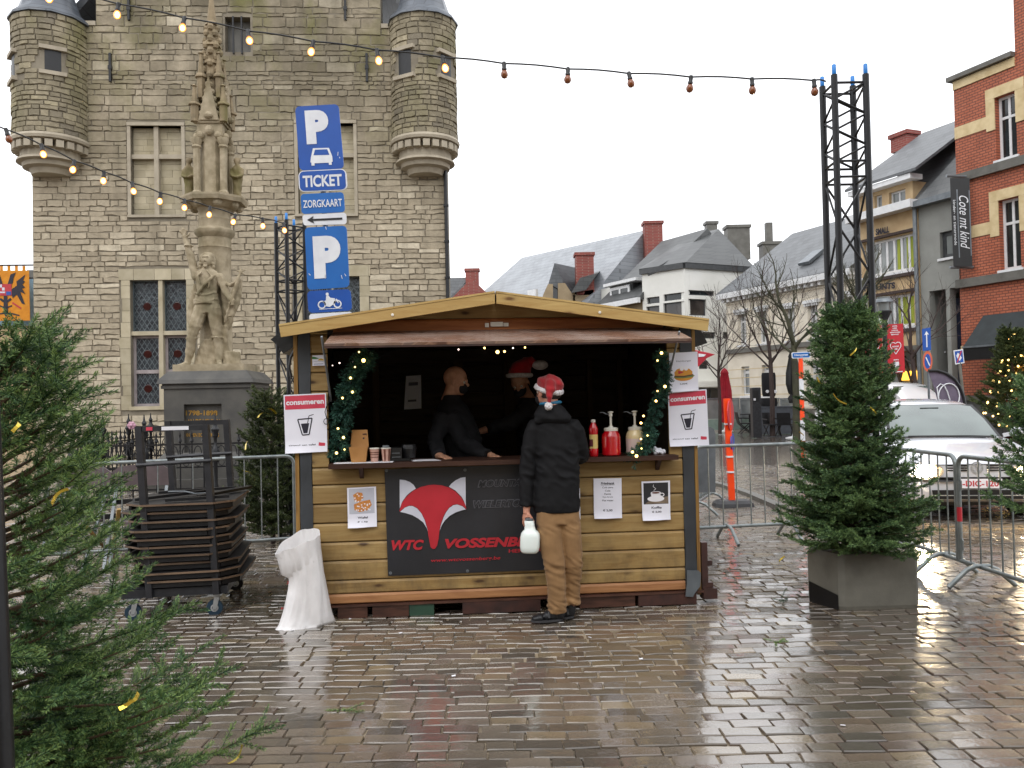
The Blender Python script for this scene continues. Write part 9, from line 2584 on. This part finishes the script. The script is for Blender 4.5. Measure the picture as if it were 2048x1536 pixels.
b = MB(); b.prism([at(1397,707,pr.y - 0.02),at(1412,709,pr.y - 0.02),at(1408,713,pr.y - 0.02),at(1397,714,pr.y - 0.02)],(0,0.01,0)); b.build('emblem',M['sign_white'],rp)
# wrapped heater, planter, glass screens
FT2 = Frame((0,33.5,0),(1,0,0))
hw_ = thing('wrapped_heater','black wrapped terrace heater with two white emblems in the planter','heater',FT2.pt(FT2.pix(1542,815)[0],FT2.pix(1542,815)[1]))
b = MB(); q = FT2.box(1528,745,1556,793); cxm = (q[0] + q[1])/2; hwd = (q[1] - q[0])/2
b.loft([(FT2.pt(cxm,z,-0.3),FT2.ex,FT2.n,hwd*k,0.28*k) for z,k in ((q[2],0.86),(q[2] + 0.1,0.95),(q[2] + (q[3] - q[2])*0.5,1.0),(q[3] - 0.1,1.0),(q[3],0.9))],14); b.build('cover',M['navy'],hw_,True,50)
q2_ = FT2.box(1525,796,1560,816); b = MB(); b.loft([(FT2.pt((q2_[0] + q2_[1])/2,z,-0.3),FT2.ex,FT2.n,(q2_[1] - q2_[0])/2*k,0.3*k) for z,k in ((q2_[2],0.85),(q2_[2] + 0.2,1.0),(q2_[3],0.9))],14); b.build('base',M['navy'],hw_,True,50)
for px in (1535,1551):
    b = MB(); b.lathe([(0.07,0),(0.06,0.02)],10,FT2.pt(*FT2.pix(px,783,0.0),-0.02),FT2.n); b.build('emblem',M['sign_white'],hw_)
pb2 = thing('planter','long dark grey rectangular planter on the terrace','planter',gnd(1555,868)); yb = gnd(1555,868).y; FP2 = Frame((0,yb,0),(1,0,0)); q = FP2.box(1522,815,1592,866)
b = MB(); b.fbox(FP2,q[0],q[1],0,q[3],-0.7,0); b.fbox(FP2,q[0] - 0.03,q[1] + 0.03,q[3] + 0.002,q[3] + 0.05,-0.73,0.03); b.build('box',mat('slate_blue_panel','#4A4F57','#3E434B',rough=0.5),pb2)
gs = thing('glass_screen','low glass terrace screen with grey posts behind the chairs','screen',gnd(1465,862)); FG2 = Frame((0,37.5,0),(1,0,0))
for a,c in ((1412,1440),(1441,1480),(1481,1520),(1521,1560),(1561,1600)):
    q = FG2.box(a,796,c,858); b = MB(); b.fbox(FG2,q[0],q[0] + 0.06,0,q[3],-0.05,0.01); b.fbox(FG2,q[0] + 0.06,q[1],q[3] - 0.06,q[3],-0.05,0.01); b.build('frame',M['zinc'],gs)
    b = MB(); b.fbox(FG2,q[0] + 0.065,q[1],0.55,q[3] - 0.065,-0.025,-0.015); b.build('pane',M['glass_pale'],gs)
    b = MB(); b.fbox(FG2,q[0] + 0.065,q[1],0.05,0.54,-0.03,-0.01); b.build('panel',mat('pale_green_panel','#8FA39A','#7E938A',rough=0.4),gs)
# terrace chairs and table
def tchair(label,p,rz):
    t = thing('terrace_chair',label,'chair',p,rz,'dark chairs on the terrace',local=True)
    b = MB(); b.box(-0.25,0.25,-0.24,0.24,0.42,0.46); b.build('seat',M['darkfold'],t)
    b = MB(); b.prism([(-0.25,0.24,0.46),(0.25,0.24,0.46),(0.25,0.33,0.9),(-0.25,0.33,0.9)],(0,0.03,0)); b.build('backrest',M['darkfold'],t)
    for e in (-1,1):
        for y0,y1 in ((-0.28,0.24),(0.24,-0.24)):
            b = MB(); b.bar((0.24*e,y0,0),(0.24*e,y1,0.44),0.035); b.build('leg',M['darkfold'],t)
        b = MB(); b.bar((0.26*e,-0.22,0.64),(0.26*e,0.28,0.66),0.04); b.build('armrest',M['darkfold'],t)
tchair('dark folding chair seen side-on beside the pillar',gnd(1490,868),1.5)
tchair('dark terrace chair with broad back in front of the planter',gnd(1544,872),0.1)
tchair('dark terrace chair facing sideways at the right of the planter',gnd(1572,872),2.6)
tb = thing('terrace_table','small dark round terrace table left of the pillar','table',gnd(1500,862)); p = gnd(1500,862)
b = MB(); b.lathe([(0.4,0.72),(0.42,0.75),(0.4,0.77)],18,p); b.build('table_top',M['darkfold'],tb); b = MB(); b.tube([p,p + Vector((0,0,0.72))],0.04,8); b.build('pedestal',M['darkfold'],tb); b = MB(); b.lathe([(0.25,0),(0.25,0.03)],12,p); b.build('foot',M['darkfold'],tb)
ob = thing('orange_cushions','heap of orange cushions behind the glass screen','cushions',gnd(1432,845)); b = MB(); p = at(1431,824,38.5)
for k in range(5): b.ball(p + Vector((R.uniform(-0.3,0.3),0.1*k,R.uniform(-0.1,0.1))),0.2,0.15,0.12,8,6)
b.build('cushion_heap',mat('orange_cloth','#C85428','#B4441C',rough=0.8),ob)
# near black post at the left edge
np_ = thing('black_post','black post close by at the lower left corner','post',(at(-8,1536,2.0).x,2.0,0))
b = MB(); a,c = at(-28,800,2.0),at(3,1536,2.0); d_ = (c - a); k_ = (0 - c.z)/d_.z; b.tube([a - d_*0.5,c + d_*k_],0.029,14); b.build('tube',M['blackmetal'],np_,True)
# litter on the setts
for px,py,lab in ((690,1420,'small green fir sprig lying on the setts left of centre'),(1555,1285,'small green fir sprig lying on the setts by the concrete block'),(1570,1200,'dark fir twig lying beside the concrete block')):
    t = thing('fir_sprig',lab,'sprig',gnd(px,py),0,'fallen fir sprigs'); p = np.array([gnd(px,py,0.012)])
    pos = np.repeat(p,4,0) + g3_.normal(0,0.012,(4,3))*[1,1,0.1]; dr = g3_.normal(0,1,(4,3))*[1,0.6,0.12]
    scatter_sprigs('needles',SPR,pos,rot_from(dr,g3_),np.full(4,0.8),np.full(4,0.25 if px != 1570 else -0.2),M['needle'],t)
for px,py,lab in ((801,1266,'lying before the club banner'),(907,1352,'out on the open setts below the banner'),(843,1236,'near the green packing block'),(1686,1451,'at the lower right below the concrete block'),(1282,1318,'below the coffee notice'),(700,1238,'against the skid beside the refuse bag'),(864,1236,'just right of the green packing block'),(1180,1275,'right of the customer shoes')):
    p = gnd(px,py,0.004); t = thing('paper_scrap','tiny white paper scrap ' + lab,'litter',p,R.uniform(0,3),'white paper scraps on the setts',local=True)
    b = MB(); b.prism([(-0.012,-0.006,0),(0.01,-0.008,0),(0.014,0.006,0.003),(-0.01,0.007,0.002)],(0,0,0.0015)); b.build('scrap',M['paper_w'],t)

# ================================================================== unseen houses added behind the viewer to cut low sky light
for k,(xa,xb,hh_,mt,lab) in enumerate(((-30,-14,10.5,'brick_far','long brick house'),(-13.98,1,9.0,'cream','cream house'),(1.02,14,10.0,'peach','peach house'),(14.02,30,9.5,'whitewall','white house'))):
    FO = Frame((xb,-17,0),(-1,0,0)); wdt = xb - xa
    t = thing('shading_house',lab + ' added out of view to shade the stall front and inside','building',((xa + xb)/2,-17,0),0,'unseen houses added to shade the stall')
    hs_ = [(i*2.6 + 0.9,i*2.6 + 2.1,z,z + 1.7) for i in range(int(wdt/2.6)) for z in (1.0,4.2,7.0)]
    wall(t,FO,0,wdt,0,hh_,hs_,mt); roof_pitched(t,FO,0,wdt,hh_,hh_ + 4,4.2,'slate',0.3,mt)
    for q in hs_: fwin(t,FO,q,sill=False)
